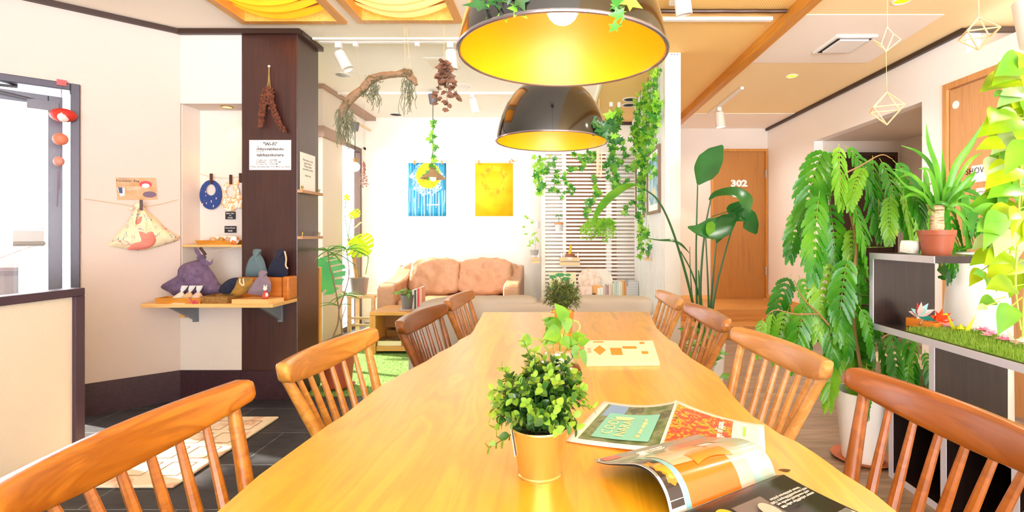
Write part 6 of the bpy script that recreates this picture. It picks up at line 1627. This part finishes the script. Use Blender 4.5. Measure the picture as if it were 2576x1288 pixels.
# ================= bird-of-paradise plant by the partition
SD = 3.75
sx_ = W(1775, 900, SD).x
t = pot('broad_leaf_plant', 'tall broad-leaf plant with long stalks in a white pot between the table and door 302', sx_, SD, 0, .14, .115, .36, WHP, 'potted plant', .0, True, None, thick=.008)
STK = mat('stalk_green', '2E5A28', .4); s = MB(); l = MB(); l2 = MB()
BLF = leafmat('broad_leaf', [(.3, '1E5A22'), (.6, '2E7230'), (.8, '4E8E3A')], 4, .28, .3); BLF2 = leafmat('broad_leaf_bright', [(.3, '58A828'), (.7, '8CCE3A')], 4, .3, .45)
def stalk(pp, r=(.011, .008, .005), dj=0): s.tube(smooth([W(x, y, SD+dj*i) for i, (x, y) in enumerate(pp)], 6), list(r), 8)
stalk([(1770, 900), (1755, 800), (1751, 640), (1755, 462)]); stalk([(1772, 900), (1762, 740), (1772, 590), (1788, 500)], dj=-.02); stalk([(1778, 900), (1783, 780), (1775, 590)]); stalk([(1782, 900), (1788, 780), (1795, 680), (1802, 610)]); stalk([(1784, 900), (1795, 760), (1820, 650), (1848, 555)], dj=.02)
stalk([(1768, 900), (1740, 750), (1708, 630), (1680, 550), (1652, 500), (1622, 476)], dj=-.04); stalk([(1772, 900), (1768, 790), (1742, 690), (1712, 632)], (.009, .007, .004)); stalk([(1766, 900), (1745, 780), (1737, 690), (1735, 620)], (.007, .005, .002)); stalk([(1790, 545), (1850, 525), (1872, 512)], (.003, .003, .002))
sh = MB(); sh.tube(smooth([W(1772, 920, SD), W(1765, 800, SD), W(1757, 680, SD)], 5), [.05, .03, .006], 10, .5); sh.tube(smooth([W(1782, 920, SD+.02), W(1788, 840, SD), W(1790, 770, SD)], 5), [.03, .02, .006], 8, .6)
sh.build('leaf_sheath', leafmat('sheath', [(.3, '3E7A2A'), (.7, '6AA03E')], 5, .35, .2), t)
def bl(mb, pp, ww, up, fold, dj=0, D=SD): mb.blade(smooth([W(x, y, D+dj*i) for i, (x, y) in enumerate(pp)], 6), [w*SD/F for w in ww], up, fold)
bl(l, [(1755, 464), (1768, 430), (1790, 400), (1818, 366)], [4, 30, 34, 26, 3], (.5, -1, .4), .3, .02)
bl(l, [(1784, 503), (1802, 490), (1840, 486), (1870, 500), (1885, 535)], [3, 10, 16, 22, 20, 3], (-.2, -.75, .9), .3, -.02)
bl(l, [(1850, 553), (1820, 570), (1790, 580), (1758, 582), (1730, 572)], [4, 26, 30, 18, 3], (.2, -1, .5), .35, -.03)
bl(l2, [(1795, 560), (1784, 580), (1792, 605)], [6, 16, 14, 2], (.6, -1, .2), .2, -.03, SD-.05)
bl(l, [(1840, 555), (1868, 545), (1888, 565), (1903, 588)], [4, 22, 26, 18, 3], (-.3, -1, .5), .35, .02); bl(l, [(1802, 612), (1808, 590), (1815, 560), (1845, 545)], [2, 16, 22, 8], (.5, -1, 0), .3)
bl(l, [(1850, 548), (1840, 530), (1862, 522), (1880, 520)], [3, 14, 16, 3], (0, -1, .6), .3)
bl(l2, [(1625, 476), (1600, 466), (1565, 478), (1530, 505), (1505, 535), (1488, 572)], [3, 12, 17, 18, 14, 8, 1], (-.3, -.55, 1), .25, -.06)
bl(l, [(1735, 638), (1712, 618), (1690, 607), (1658, 605), (1620, 598)], [2, 11, 9, 6, 3, 1], (0, -.6, 1), .3, -.03)
s.build('stalk', STK, t); l.build('leaves', BLF, t); l2.build('bright_leaves', BLF2, t)
# low ground cover by the pot
t = thing('potted_plant', 'small light green plant on the floor behind the far right chairs', 'potted plant', (.97, 3.35, 0))
MB().lathe([(.001, 0), (.06, 0), (.075, .13), (.068, .13), (.06, .03)], (.97, 3.35, 0), 20, caps=False).build('pot', WHP, t)
l = MB(); s = MB(); random.seed(2)
for i in range(46):
    a = R(0, 6.28); e = V((.97+cos(a)*R(.02, .12), 3.35+sin(a)*R(.02, .1), R(.2, .55))); s.tube([(.97, 3.35, .1), e], .002, 4); l.leaf(e, V((cos(a), sin(a), R(-.5, .5))), (0, -.4, 1), R(.05, .09), R(.035, .05), 'heart', .2, .2)
s.build('stem', mat('stem_green', 'x'), t); l.build('leaves', LFG, t)

# ================= monstera on the stool, terracotta dragon plant
mx, my = W(903, 690, 5.92).x, 5.92
t = pot('monstera_plant', 'split-leaf plant with woody stem in a grey pot on the wooden stool', mx, my, .47, .11, .085, .19, mat('slate_pot', '8A8280', .5), 'potted plant', .0, True, None)
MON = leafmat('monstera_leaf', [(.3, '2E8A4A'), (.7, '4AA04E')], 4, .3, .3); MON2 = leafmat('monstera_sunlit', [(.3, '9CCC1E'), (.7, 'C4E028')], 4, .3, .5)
s = MB(); s.tube(smooth([(mx-.02, my, .60), W(888, 640, 5.9), W(876, 600, 5.9)], 6), [.022, .022, .016], 10); s.build('trunk', mat('woody_tan', 'C89A62', .7), t)
for pp in ([(876, 605), (890, 590), (905, 585)], [(876, 600), (880, 570), (885, 545)], [(876, 600), (868, 540), (870, 505)], [(890, 650), (870, 640), (850, 640)], [(893, 670), (905, 690), (898, 735)], [(895, 600), (925, 640), (920, 690)]): MB().tube(smooth([W(x, y, 5.88) for x, y in pp], 5), .005, 6).build('leaf_stalk', mat('stem_green', 'x'), t)
def monstera(mb, base, tip, w, D, up=(0, -1, .3), n=5):
    b = W(*base, D); e = W(*tip, D-.04); d = (e-b).normalized(); up = V(up).normalized(); sd = d.cross(up).normalized(); u = sd.cross(d); L = (e-b).length; w = w*D/F
    def hw(t): return w*(sin(pi*min(1, t*.93+.07))**.6)*(1 if t > .1 else .8)
    for sg in (-1, 1):
        prev = 0
        for i in range(n+1):
            t0, t1 = i/(n+1), (i+.74)/(n+1); drop = .10
            a0 = b+d*L*t0; a1 = b+d*L*min(1, (i+1)/(n+1)); 
            w0, w1 = hw(min(1, t0+drop)), hw(min(1, t1+drop))
            p0 = b+d*L*min(1, t0+drop*.9)+sd*sg*w0+u*w0*.15; p1 = b+d*L*min(1, t1+drop*.9)+sd*sg*w1+u*w1*.15
            q0 = b+d*L*t0+sd*sg*w0*.38; q1 = b+d*L*min(1, (i+1)/(n+1))+sd*sg*w1*.38
            mb.add([a0, a1, q1, q0], [(0, 1, 2, 3)]); r1 = q0*.26+q1*.74
            mb.add([q0, r1, p1, p0], [(0, 1, 2, 3)])
l = MB(); l2 = MB()
monstera(l, (800, 652), (838, 740), 56, 5.1); 
l.tube(smooth([W(895, 668, 5.9), W(850, 640, 5.5), W(806, 650, 5.1)], 6), .006, 6)
l.build('leaf', MON, t, sm=False)
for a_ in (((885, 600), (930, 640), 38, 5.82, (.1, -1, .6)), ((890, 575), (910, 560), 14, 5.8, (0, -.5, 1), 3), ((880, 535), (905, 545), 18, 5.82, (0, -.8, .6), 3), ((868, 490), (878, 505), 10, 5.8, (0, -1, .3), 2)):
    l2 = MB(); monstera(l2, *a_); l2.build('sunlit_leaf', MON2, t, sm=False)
tx_, ty_ = W(852, 900, 3.86).x, 3.86
saucer_m[0] = 'terra_saucer'
t = pot('dragon_plant', 'thin-stemmed spiky plant in a terracotta pot behind the honey chair', tx_, ty_, .012, .115, .09, .26, mat('terra_red', 'A04A30', .5), 'potted plant', .014, True, .12)
s = MB()
def bs_(pp, r, D=3.86): s.tube(smooth([W(x, y, D) for x, y in pp], 5), list(r), 6)
bs_([(845, 900), (837, 856), (850, 815), (853, 778)], (.008, .007, .006)); bs_([(853, 778), (842, 720), (832, 680), (824, 632)], (.006, .005, .004)); bs_([(853, 778), (866, 740), (878, 690), (872, 630)], (.006, .005, .004)); bs_([(858, 890), (862, 840), (853, 790)], (.006, .005, .004)); bs_([(868, 890), (858, 820), (870, 770)], (.005, .004, .003))
s.build('trunk', mat('thin_bark', '8A7458', .8), t)
l = MB(); random.seed(12)
for bx, by, n, L in ((824, 632, 16, 75), (871, 628, 16, 70), (866, 745, 11, 55), (852, 770, 4, 50)):
    for i in range(n):
        a = R(0, 2*pi); e = R(-.1, .9); d = V((cos(a), sin(a)*.9, e)); dd = 3.86; Lw = L*dd/F*R(.6, 1.05); p = W(bx, by, dd); mid = [p]
        for k in range(6): d = (d.normalized()+V((0, 0, -.16))).normalized(); mid.append(mid[-1]+d*Lw/6)
        l.blade(mid, [.005, .007, .007, .006, .004, .001], (0, -.4, 1), .2)
l.v = [V((max(v.x, -1.80), v.y, v.z)) if v.y < 3.95 else v for v in l.v]
l.build('leaves', leafmat('dragon_leaf', [(.3, '3E7A28'), (.7, '6AAE38')], 6, .35, .35), t)

# ================= ivy garlands
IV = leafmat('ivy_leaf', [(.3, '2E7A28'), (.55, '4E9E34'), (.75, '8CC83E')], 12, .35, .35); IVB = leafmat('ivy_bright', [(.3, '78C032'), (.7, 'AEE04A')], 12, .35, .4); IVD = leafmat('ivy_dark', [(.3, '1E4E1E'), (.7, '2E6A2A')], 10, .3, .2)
IST = mat('ivy_stem', '5A7A34', .7)
def garland(label, paths, size=.05, step=.022, D=5.6, bright=.35, spread=.02, m=None, group='ivy garlands', wz=False):
    p0 = W(paths[0][0][0], paths[0][0][1], D) if not wz else V(paths[0][0])
    t = thing('ivy_garland', label, 'hanging plant', p0, group=group)
    s = MB(); a_, b_ = MB(), MB()
    for path in paths:
        pts = [V(q) if wz else W(q[0], q[1], q[2] if len(q) > 2 else D) for q in path]
        pth = smooth(pts, 8); s.tube(pth, .0018, 4); acc = 0
        for i in range(1, len(pth)):
            acc += (pth[i]-pth[i-1]).length
            while acc > step:
                acc -= step
                q = pth[i]+V((R(-spread, spread), R(-spread, spread), R(-spread, spread)*.6)); a = R(0, 6.28)
                (b_ if R(0, 1) < bright else a_).ivy(q, V((cos(a), R(-.4, .2), sin(a)-.5)), V((R(-.5, .5), -1, R(-.2, .7))), size*R(.7, 1.25))
    if wz:
        for mb_ in (s, a_, b_): mb_.v = [V((min(v.x, .886), v.y, v.z)) for v in mb_.v]
    s.build('stem', IST, t); a_.build('leaves', m or IV, t)
    if bright > 0: b_.build('bright_leaves', IVB, t)
    return t
random.seed(55)
garland('ivy strand wound down the cord of the small cone lamp', [[(1088, 292), (1092, 310), (1086, 340), (1092, 365), (1085, 400), (1090, 425)], [(1082, 430), (1072, 440), (1080, 446)]], .062, .03, 5.46, .4, .025)
garland('thick straight ivy strand at the left end of the slat screen', [[(1357, 388), (1360, 420), (1355, 455), (1358, 490)], [(1352, 392), (1354, 440), (1360, 486)], [(1362, 388), (1361, 430)]], .065, .022, 5.86, .5, .04)
def c5(l, D=None): return [(x/2.927+1300, y/2.927+200) for x, y in l]
garland('thin looping ivy strand on the screen right of the thick one', [c5([(255, 540), (265, 610), (230, 680), (290, 690), (275, 780), (250, 810), (310, 830), (350, 865)])], .06, .026, 5.86, .3, .02)
garland('ivy strand swagging from the upper middle of the screen to the left', [c5([(575, 520), (560, 600), (500, 590), (480, 640), (400, 660), (360, 700), (370, 745), (405, 790), (390, 830)]), c5([(400, 535), (455, 570), (500, 560), (560, 530), (580, 580)])], .06, .022, 5.84, .3, .02)
garland('ivy strand hanging down the middle of the slat screen', [c5([(590, 690), (580, 760), (595, 830), (560, 870), (520, 905), (510, 960), (525, 1000)])], .062, .022, 5.84, .25, .022)
garland('dense ivy cluster hanging from ceiling hooks between lamp and partition', [c5([(735, 195), (745, 260), (725, 320), (740, 380), (710, 440), (690, 500), (720, 560), (700, 640)]), c5([(700, 260), (690, 330), (720, 420), (700, 520), (680, 600), (640, 640)]), c5([(760, 600), (700, 680), (740, 740), (720, 790), (790, 760), (830, 745)]), c5([(660, 690), (700, 740), (740, 780)]), c5([(745, 250), (770, 290), (740, 350)])], .062, .017, 5.75, .25, .028)
garland('ivy strand draped from the cluster toward the partition', [c5([(830, 430), (780, 470), (790, 530), (810, 560), (770, 600), (820, 650), (870, 665)]), c5([(870, 880), (830, 920), (790, 960), (770, 980)])], .06, .024, 5.6, .3, .02)
# cascade over the partition: strands hang on its left face
zt_ = ZC+.02
for i, (y, zb_, lab) in enumerate(((4.26, 1.95, 'ivy strand at the front edge of the partition cascade, nearest the post'), (4.42, 1.62, 'second ivy strand of the partition cascade'), (4.58, 1.98, 'third ivy strand of the partition cascade'), (4.76, 1.72, 'fourth ivy strand of the partition cascade'), (4.95, 1.75, 'fifth ivy strand of the partition cascade'), (5.15, 1.5, 'sixth ivy strand of the partition cascade, reaching lower'), (5.36, 1.75, 'rear ivy strand of the partition cascade'))):
    x = .855
    zt_ = ZC+.02
    ps = [[(x, y, zt_-.06*k0), (x-.015+R(-.01, .01), y+R(-.06, .06), zt_-(zt_-zb_)*.4), (x-.02, y+R(-.08, .08), zt_-(zt_-zb_)*.75), (x-.01, y+R(-.06, .06), zb_+R(0, .15))] for k0 in range(1)]+[[(x, y+R(-.05, .05), zt_), (x-.02, y+R(-.07, .07), zt_-R(.3, .55))] for k0 in range(2)]
    garland(lab, ps, .056, .021, 0, .6, .032, wz=True)
garland('long ivy tail between the framed prints on the partition', [[(.85, 5.08, 1.9), (.84, 5.03, 1.5), (.85, 5.10, 1.2), (.845, 5.02, .95)], [(.85, 5.02, 1.8), (.85, 5.1, 1.45), (.84, 5.0, 1.15)]], .055, .022, 0, .5, .025, wz=True)
garland('short ivy tail at the front low end of the partition', [[(.855, 4.72, 1.25), (.845, 4.70, 1.1), (.85, 4.74, .95)]], .05, .022, 0, .4, .02, wz=True)
# ivy on the dome lamps
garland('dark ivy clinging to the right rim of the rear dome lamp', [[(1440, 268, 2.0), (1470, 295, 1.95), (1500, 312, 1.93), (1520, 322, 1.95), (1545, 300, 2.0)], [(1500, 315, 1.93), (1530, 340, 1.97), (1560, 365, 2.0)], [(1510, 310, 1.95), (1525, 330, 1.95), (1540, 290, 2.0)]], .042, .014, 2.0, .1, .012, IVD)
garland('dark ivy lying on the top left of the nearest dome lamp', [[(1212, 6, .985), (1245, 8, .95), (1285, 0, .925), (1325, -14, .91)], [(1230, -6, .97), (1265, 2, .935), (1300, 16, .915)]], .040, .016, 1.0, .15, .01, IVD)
t = garland('green vine sprig hanging over the right side of the nearest dome lamp', [[(1490, -4, .93), (1530, 10, .92), (1562, 18, .915), (1580, 2, .91)], [(1562, 18, .915), (1568, 40, .91), (1560, 62, .905)]], .030, .018, .92, .6, .006, IV)

# ================= small pots hung on the slat screen
def mini(name, label, px, py0, py1, D, r, m, m2=None, grp='little pots hung on the slat screen'):
    a = W(px, py1, D); h = (py1-py0)*D/F; t = thing(name, label, 'potted plant', a, group=grp)
    MB().lathe([(.001, 0), (r*.8, 0), (r, h), (r*.9, h), (r*.75, h*.4)], a, 20, caps=False).build('pot', m, t)
    MB().lathe([(.001, h*.84), (r*.92, h*.84)], a, 16, caps=False).build('soil', SOIL, t)
    b = MB(); b.tube([(a.x, D+r*.8, a.z+h*.6), (a.x, 5.905 if a.x > -.16 else D+r+.02, a.z+h*.6)], .004, 5); b.build('hook', mat('steel', 'x'), t)
    return t, a, h
GP = mat('mini_grey', 'C8C8CC', .5); OPP = mat('mini_orange', 'E8803C', .5)
t, a, h = mini('hanging_pot', 'little white pot with orange rim hung on the slat screen', 1406, 560, 581, 5.82, .048, GP)
MB().lathe([(.049, h-.022), (.051, h-.004), (.044, h)], a, 20, caps=False).build('rim', OPP, t)
l = MB(); s = MB(); s.tube([a+V((0, 0, h*.8)), a+V((0, 0, h+.08))], .003, 5)
for k in range(6): l.leaf(a+V((0, 0, h+.08)), V((cos(k*1.05), -.2, sin(k*1.05)*.3+.1)), (0, -.4, 1), .06, .02, 'lance')
s.build('stem', IST, t); l.build('leaves', IV, t)
t, a, h = mini('hanging_pot', 'plain little grey pot at the left edge of the slat screen', 1352, 558, 574, 5.85, .028, GP)
l = MB(); s = MB(); s.tube(smooth([a+V((0, 0, h*.8)), a+V((-.04, 0, h+.01)), a+V((-.12, 0, h+.05))], 4), .0015, 4)
for dx, dz in ((-.045, -.01), (-.1, .04), (-.14, -.06), (-.12, .06)): l.leaf(a+V((dx, 0, h+dz)), V((-1, -.2, .2)), (0, -1, .3), .035, .028, 'round')
s.build('stem', IST, t); l.build('leaves', IVB, t)
t, a, h = mini('hanging_pot', 'little grey pot with a thin leafy twig left of the slat screen', 1344, 629, 642, 5.80, .052, mat('mini_taupe', 'A8A29A', .5))
l = MB(); s = MB(); s.tube(smooth([a+V((.01, 0, h)), W(1347, 610, 5.8), W(1344, 590, 5.8)], 4), .002, 4); s.tube([W(1347, 615, 5.8), W(1335, 612, 5.8)], .002, 4); random.seed(1)
for x, y in ((1344, 590), (1350, 600), (1340, 602), (1333, 612), (1336, 618), (1328, 590), (1344, 585), (1349, 596), (1331, 615)):
    q = R(0, 6.28); l.leaf(W(x, y, 5.8), V((cos(q), -.2, sin(q))), (0, -1, .4), .055, .02, 'lance')
s.build('stem', IST, t); l.build('leaves', IVB, t)
def crate(label, x0p, x1p, y0p, y1p, D):
    a, b_ = W(x0p, y1p, D), W(x1p, y0p, D); t = thing('hanging_crate', label, 'crate', ((a.x+b_.x)/2, D, a.z), group='small wooden crates hung on the screen')
    b = MB(); hh = (b_.z-a.z)
    for z0 in (a.z, a.z+hh*.58): b.box(a.x, b_.x, D, D+.008, z0, z0+hh*.42); b.box(a.x, b_.x, D+.072, D+.08, z0, z0+hh*.42)
    b.box(a.x, a.x+.008, D+.008, D+.072, a.z, b_.z); b.box(b_.x-.008, b_.x, D+.008, D+.072, a.z, b_.z); b.box(a.x+.008, b_.x-.008, D+.008, D+.072, a.z, a.z+.008); b.build('box', mat('crate_wood', 'E4C494', .6), t, sm=False)
    h_ = MB()
    for x in (a.x+.02, b_.x-.02): h_.box(x-.005, x+.005, D+.08, D+.085, b_.z-.03, b_.z+.05); h_.box(x-.005, x+.005, D+.085, 5.905, b_.z+.045, b_.z+.05)
    h_.build('hook', mat('steel', 'x'), t, sm=False); return t
crate('small pine crate hung on the slat screen holding the little brown pot', 1408, 1459, 648, 668, 5.80)
crate('small pine crate below the twig pot at the left of the slat screen', 1335, 1358, 648, 662, 5.83)
t, a, h = mini('hanging_pot', 'little white and brown pot with yellow cactus in the pine crate', 1434, 640, 653, 5.84, .055, WHITE)
MB().lathe([(.05, h*.5), (.056, h+.004), (.048, h+.002)], a, 20, caps=False).build('rim', mat('mini_brown', '9A5A3A', .5), t)
b = MB(); b.sphere(a+V((0, 0, h+.028)), .026, 8, (.8, .8, 1.4), .1); b.sphere(a+V((.008, 0, h+.08)), .02, 8, (.8, .8, 1.4), .1); b.build('cactus', mat('cactus_yellow', 'E8B830', .6), t)
# maidenhair-like fern hanging on the screen
random.seed(23); t = thing('hanging_fern', 'airy light green fern hanging at the right of the slat screen', 'hanging plant', W(1520, 590, 5.8), group='ivy garlands')
s = MB(); l = MB()
for i in range(34):
    x0, y0 = R(1500, 1530), R(560, 575); x1, y1 = R(1460, 1550), R(560, 605); pth = smooth([W(x0, y0, 5.8), W((x0+x1)/2, min(y0, y1)-R(2, 12), 5.78), W(x1, y1, 5.76)], 5); s.tube(pth, .0013, 4)
    for p in pth[3:]:
        for k in range(2): q = R(0, 6.28); l.leaf(p, V((cos(q), -.3, sin(q))), (0, -1, .5), .03, .016, 'round')
s.build('stem', IST, t); l.build('leaves', IVB, t)
# macrame, hooks, wall wood
b = MB(); random.seed(40)
for i in range(16):
    x = R(1501, 1514); b.tube(smooth([W(1507+R(-4, 4), 292, 5.6), W(x, 340, 5.6), W(x+R(-2, 2), 438+R(-6, 10), 5.6)], 3), .003, 4)
b.tube([V((W(1507, 0, 5.6).x, 5.6, ZC+.05)), W(1507, 296, 5.6)], .004, 5)
b.build('macrame_hanging', mat('macrame', 'E8D0A4', .9), label='cream string hanging between the rear dome lamp and the ivy cluster', cat='wall hanging')
for i, (px, py) in enumerate(((1537, 268), (1557, 270))):
    p = W(px, py, 5.75); MB().box(p.x-.018, p.x+.018, 5.735, 5.765, p.z-.0, ZC+.05).build('ceiling_hook', WHITE, sm=False, label=['left white ceiling hook holding the ivy cluster', 'right white ceiling hook holding the ivy cluster'][i], cat='hook')
t = thing('wall_ornament', 'small pinkish wooden V-shaped ornament low on the partition', 'ornament', (.86, 4.83, .93)); b = MB(); b.tube([(.865, 4.90, 1.0), (.865, 4.83, .945)], .014, 6); b.tube([(.865, 4.76, 1.0), (.865, 4.83, .945)], .014, 6); b.build('wood', mat('pinkish_wood', 'D8B09A', .7), t)
MB().box(.835, .895, 4.74, 4.92, .915, .93).build('ledge', mat('crate_wood', 'x'), t, sm=False)
# ================= camera, daylight, lamps
cam = bpy.data.cameras.new('camera'); co = bpy.data.objects.new('camera', cam); C.objects.link(co)
co.location = (0, 0, HC); co.rotation_euler = (pi/2, 0, 0)
cam.sensor_width = 36; cam.lens = 36*F/2576; cam.clip_start = .02; cam.clip_end = 100
cam.shift_x = -(CX-1288)/2576; cam.shift_y = -(644-CY)/2576
sc = bpy.context.scene; sc.camera = co
w = bpy.data.worlds.new('sky'); sc.world = w; w.use_nodes = True
nt = w.node_tree; bg = nt.nodes['Background']; bg.inputs[0].default_value = lin('F4F6FF')
tc = nt.nodes.new('ShaderNodeTexCoord'); sx = nt.nodes.new('ShaderNodeSeparateXYZ'); mr = nt.nodes.new('ShaderNodeMapRange')   # lower half made brighter than the sky, added to lift the ceilings
mr.inputs['From Min'].default_value = -.25; mr.inputs['From Max'].default_value = .25; mr.inputs['To Min'].default_value = 15.0; mr.inputs['To Max'].default_value = 1.4
nt.links.new(tc.outputs['Generated'], sx.inputs[0]); nt.links.new(sx.outputs['Z'], mr.inputs['Value']); nt.links.new(mr.outputs[0], bg.inputs[1])
def light(kind, name, loc, energy, col='FFFFFF', rot=None, size=None, sy=None, r=None):
    l = bpy.data.lights.new(name, kind); l.energy = energy; l.color = lin(col)[:3]
    o = bpy.data.objects.new(name, l); o.location = loc
    if rot: o.rotation_euler = rot
    if kind == 'AREA': l.shape = 'RECTANGLE'; l.size = size; l.size_y = sy
    if r is not None and kind in ('POINT', 'SPOT'): l.shadow_soft_size = r
    C.objects.link(o); return o
def aim(o, d): o.rotation_euler = V(d).to_track_quat('-Z', 'Y').to_euler()
# portals in the window openings
def portal(name, loc, d, sx, sy):
    o = light('AREA', name, loc, 1, size=sx, sy=sy); aim(o, d); o.data.cycles.is_portal = True; return o
portal('front_opening_portal', (.75, -2.62, 1.35), (0, 1, 0), 4.2, 2.2)
portal('lounge_window_portal', (-2.62, 6.2, 1.15), (1, 0, 0), .95, 2.3)
portal('lounge_window_portal', (-2.62, 4.6, 1.2), (1, 0, 0), 1.4, 2.2)
portal('entrance_portal', tuple(DM @ V((S0+.475, .16, 1.05))), tuple(-NO), .95, 2.1)
sun = light('SUN', 'sun', (0, 0, 5), 9, 'FFF4E2'); aim(sun, (.85, -.28, -.62)); sun.data.angle = radians(1.2)
# the room's own lamps, and fill added to brighten hall and corridor
for x, y, z, e in ((.015, 1.125, 1.60, .9), (-.016, 2.09, 1.59, .9)): light('POINT', 'pendant_bulb', (x, y, z), e, 'FFE2B0', r=.03)
for c in cof: 
    o = light('AREA', 'skylight_lamp', ((c[0]+c[1])/2, (c[2]+c[3])/2, ZC+.39), 3.5, 'FFE0A8', size=.5, sy=.9)
sp = light('SPOT', 'niche_lamp', (-2.365, 3.69, 2.06), 3, 'FFAE50', r=.02); sp.data.spot_size = radians(95); sp.data.spot_blend = .6
for loc, e in (((W(1193, 270, 5.5).x, 5.5, 2.40), 22), ((W(1811, 310, 5.6).x, 5.6, 2.3), 14)):
    o = light('SPOT', 'track_lamp', loc, e, 'FFE8C8', r=.03); o.data.spot_size = radians(60); aim(o, (-.25, .5, -.8))
for x, y in ((2.05, 4.6), (2.0, 3.2), (2.1, 1.6), (1.95, 6.1)):  # the one over the hall step has no fitting, added as fill
    o = light('SPOT', 'downlight_fill_lamp', (x, y, ZC-.02), 32, 'FFF8F0', r=.08); o.data.spot_size = radians(150); o.data.spot_blend = 1
for px in (872, 1136):
    o = light('SPOT', 'track_lamp', (W(px, 178, 3.8).x, 3.83, W(px, 190, 3.8).z), 18, 'FFF4E4', r=.03); o.data.spot_size = radians(75); aim(o, (.05, .9, -.35))
o = light('SPOT', 'corridor_fill', (3.4, 4.8, 2.17), 10, 'FFF2E2', r=.06); o.data.spot_size = radians(150); o.data.spot_blend = 1  # added to brighten the dark corridor; no fitting there
# pieces that belong to a part hang one level deeper
for root in [o for o in C.objects if o.parent is None]:
    ch = {}
    for o in root.children: ch.setdefault(o.name.split('.')[0], o)
    for o in list(root.children):
        n = o.name.split('.')[0]
        for a, bs in (('lettering', ('sheet', 'board', 'cover', 'flat_page', 'page')), ('soil', ('pot', 'tin')), ('door_handle', ('door_leaf',)), ('door_number', ('door_leaf',)), ('vent_disc', ('door_leaf',)), ('pane', ('door_leaf',)), ('hinge', ('door_leaf',)),
                      ('socket', ('cap', 'canopy')), ('inner_shade', ('shade',)), ('rim', ('shade', 'pot')), ('reflector', ('rim',)), ('drips', ('canvas',)), ('halo', ('canvas',)), ('yellow_disc', ('canvas',)), ('orange_ring', ('canvas',)), ('signature', ('canvas',)),
                      ('piping', ('seat_cushion',)), ('handle', ('leaf',)), ('adapter', ('stem',)), ('knob', ('ledge',)), ('pond_photo', ('garden_photo',)), ('teal_panel', ('garden_photo',)), ('pine_boughs', ('board',)), ('bough_stem', ('board',)), ('print', ('mount',)), ('spine_label', ('box',)), ('printed_lines', ('box',)), ('lily', ('box',)), ('peg', ('side',)), ('gap', ('cover',)), ('wood_knot', ('tabletop',)), ('coral_panel', ('cloth',)), ('coral_knot_panel', ('cloth',)), ('cord', ('cloth',)), ('ear', ('head',)), ('wrapper_top', ('bag',)), ('white_patch', ('red_ball',))):
            if n == a:
                for b in bs:
                    if b in ch and ch[b] is not o: o.parent = ch[b]; break
sc.view_settings.view_transform = 'Standard'; sc.view_settings.look = 'None'; sc.view_settings.gamma = 1; sc.view_settings.use_curve_mapping = False
sc.view_settings.exposure = 1.18
sc.cycles.use_denoising = True; sc.cycles.use_adaptive_sampling = True; sc.cycles.adaptive_threshold = .06
sc.cycles.max_bounces = 9; sc.cycles.diffuse_bounces = 7; sc.cycles.glossy_bounces = 4; sc.cycles.transmission_bounces = 6; sc.cycles.transparent_max_bounces = 12
sc.cycles.sample_clamp_indirect = 8; sc.cycles.caustics_reflective = False; sc.cycles.caustics_refractive = False
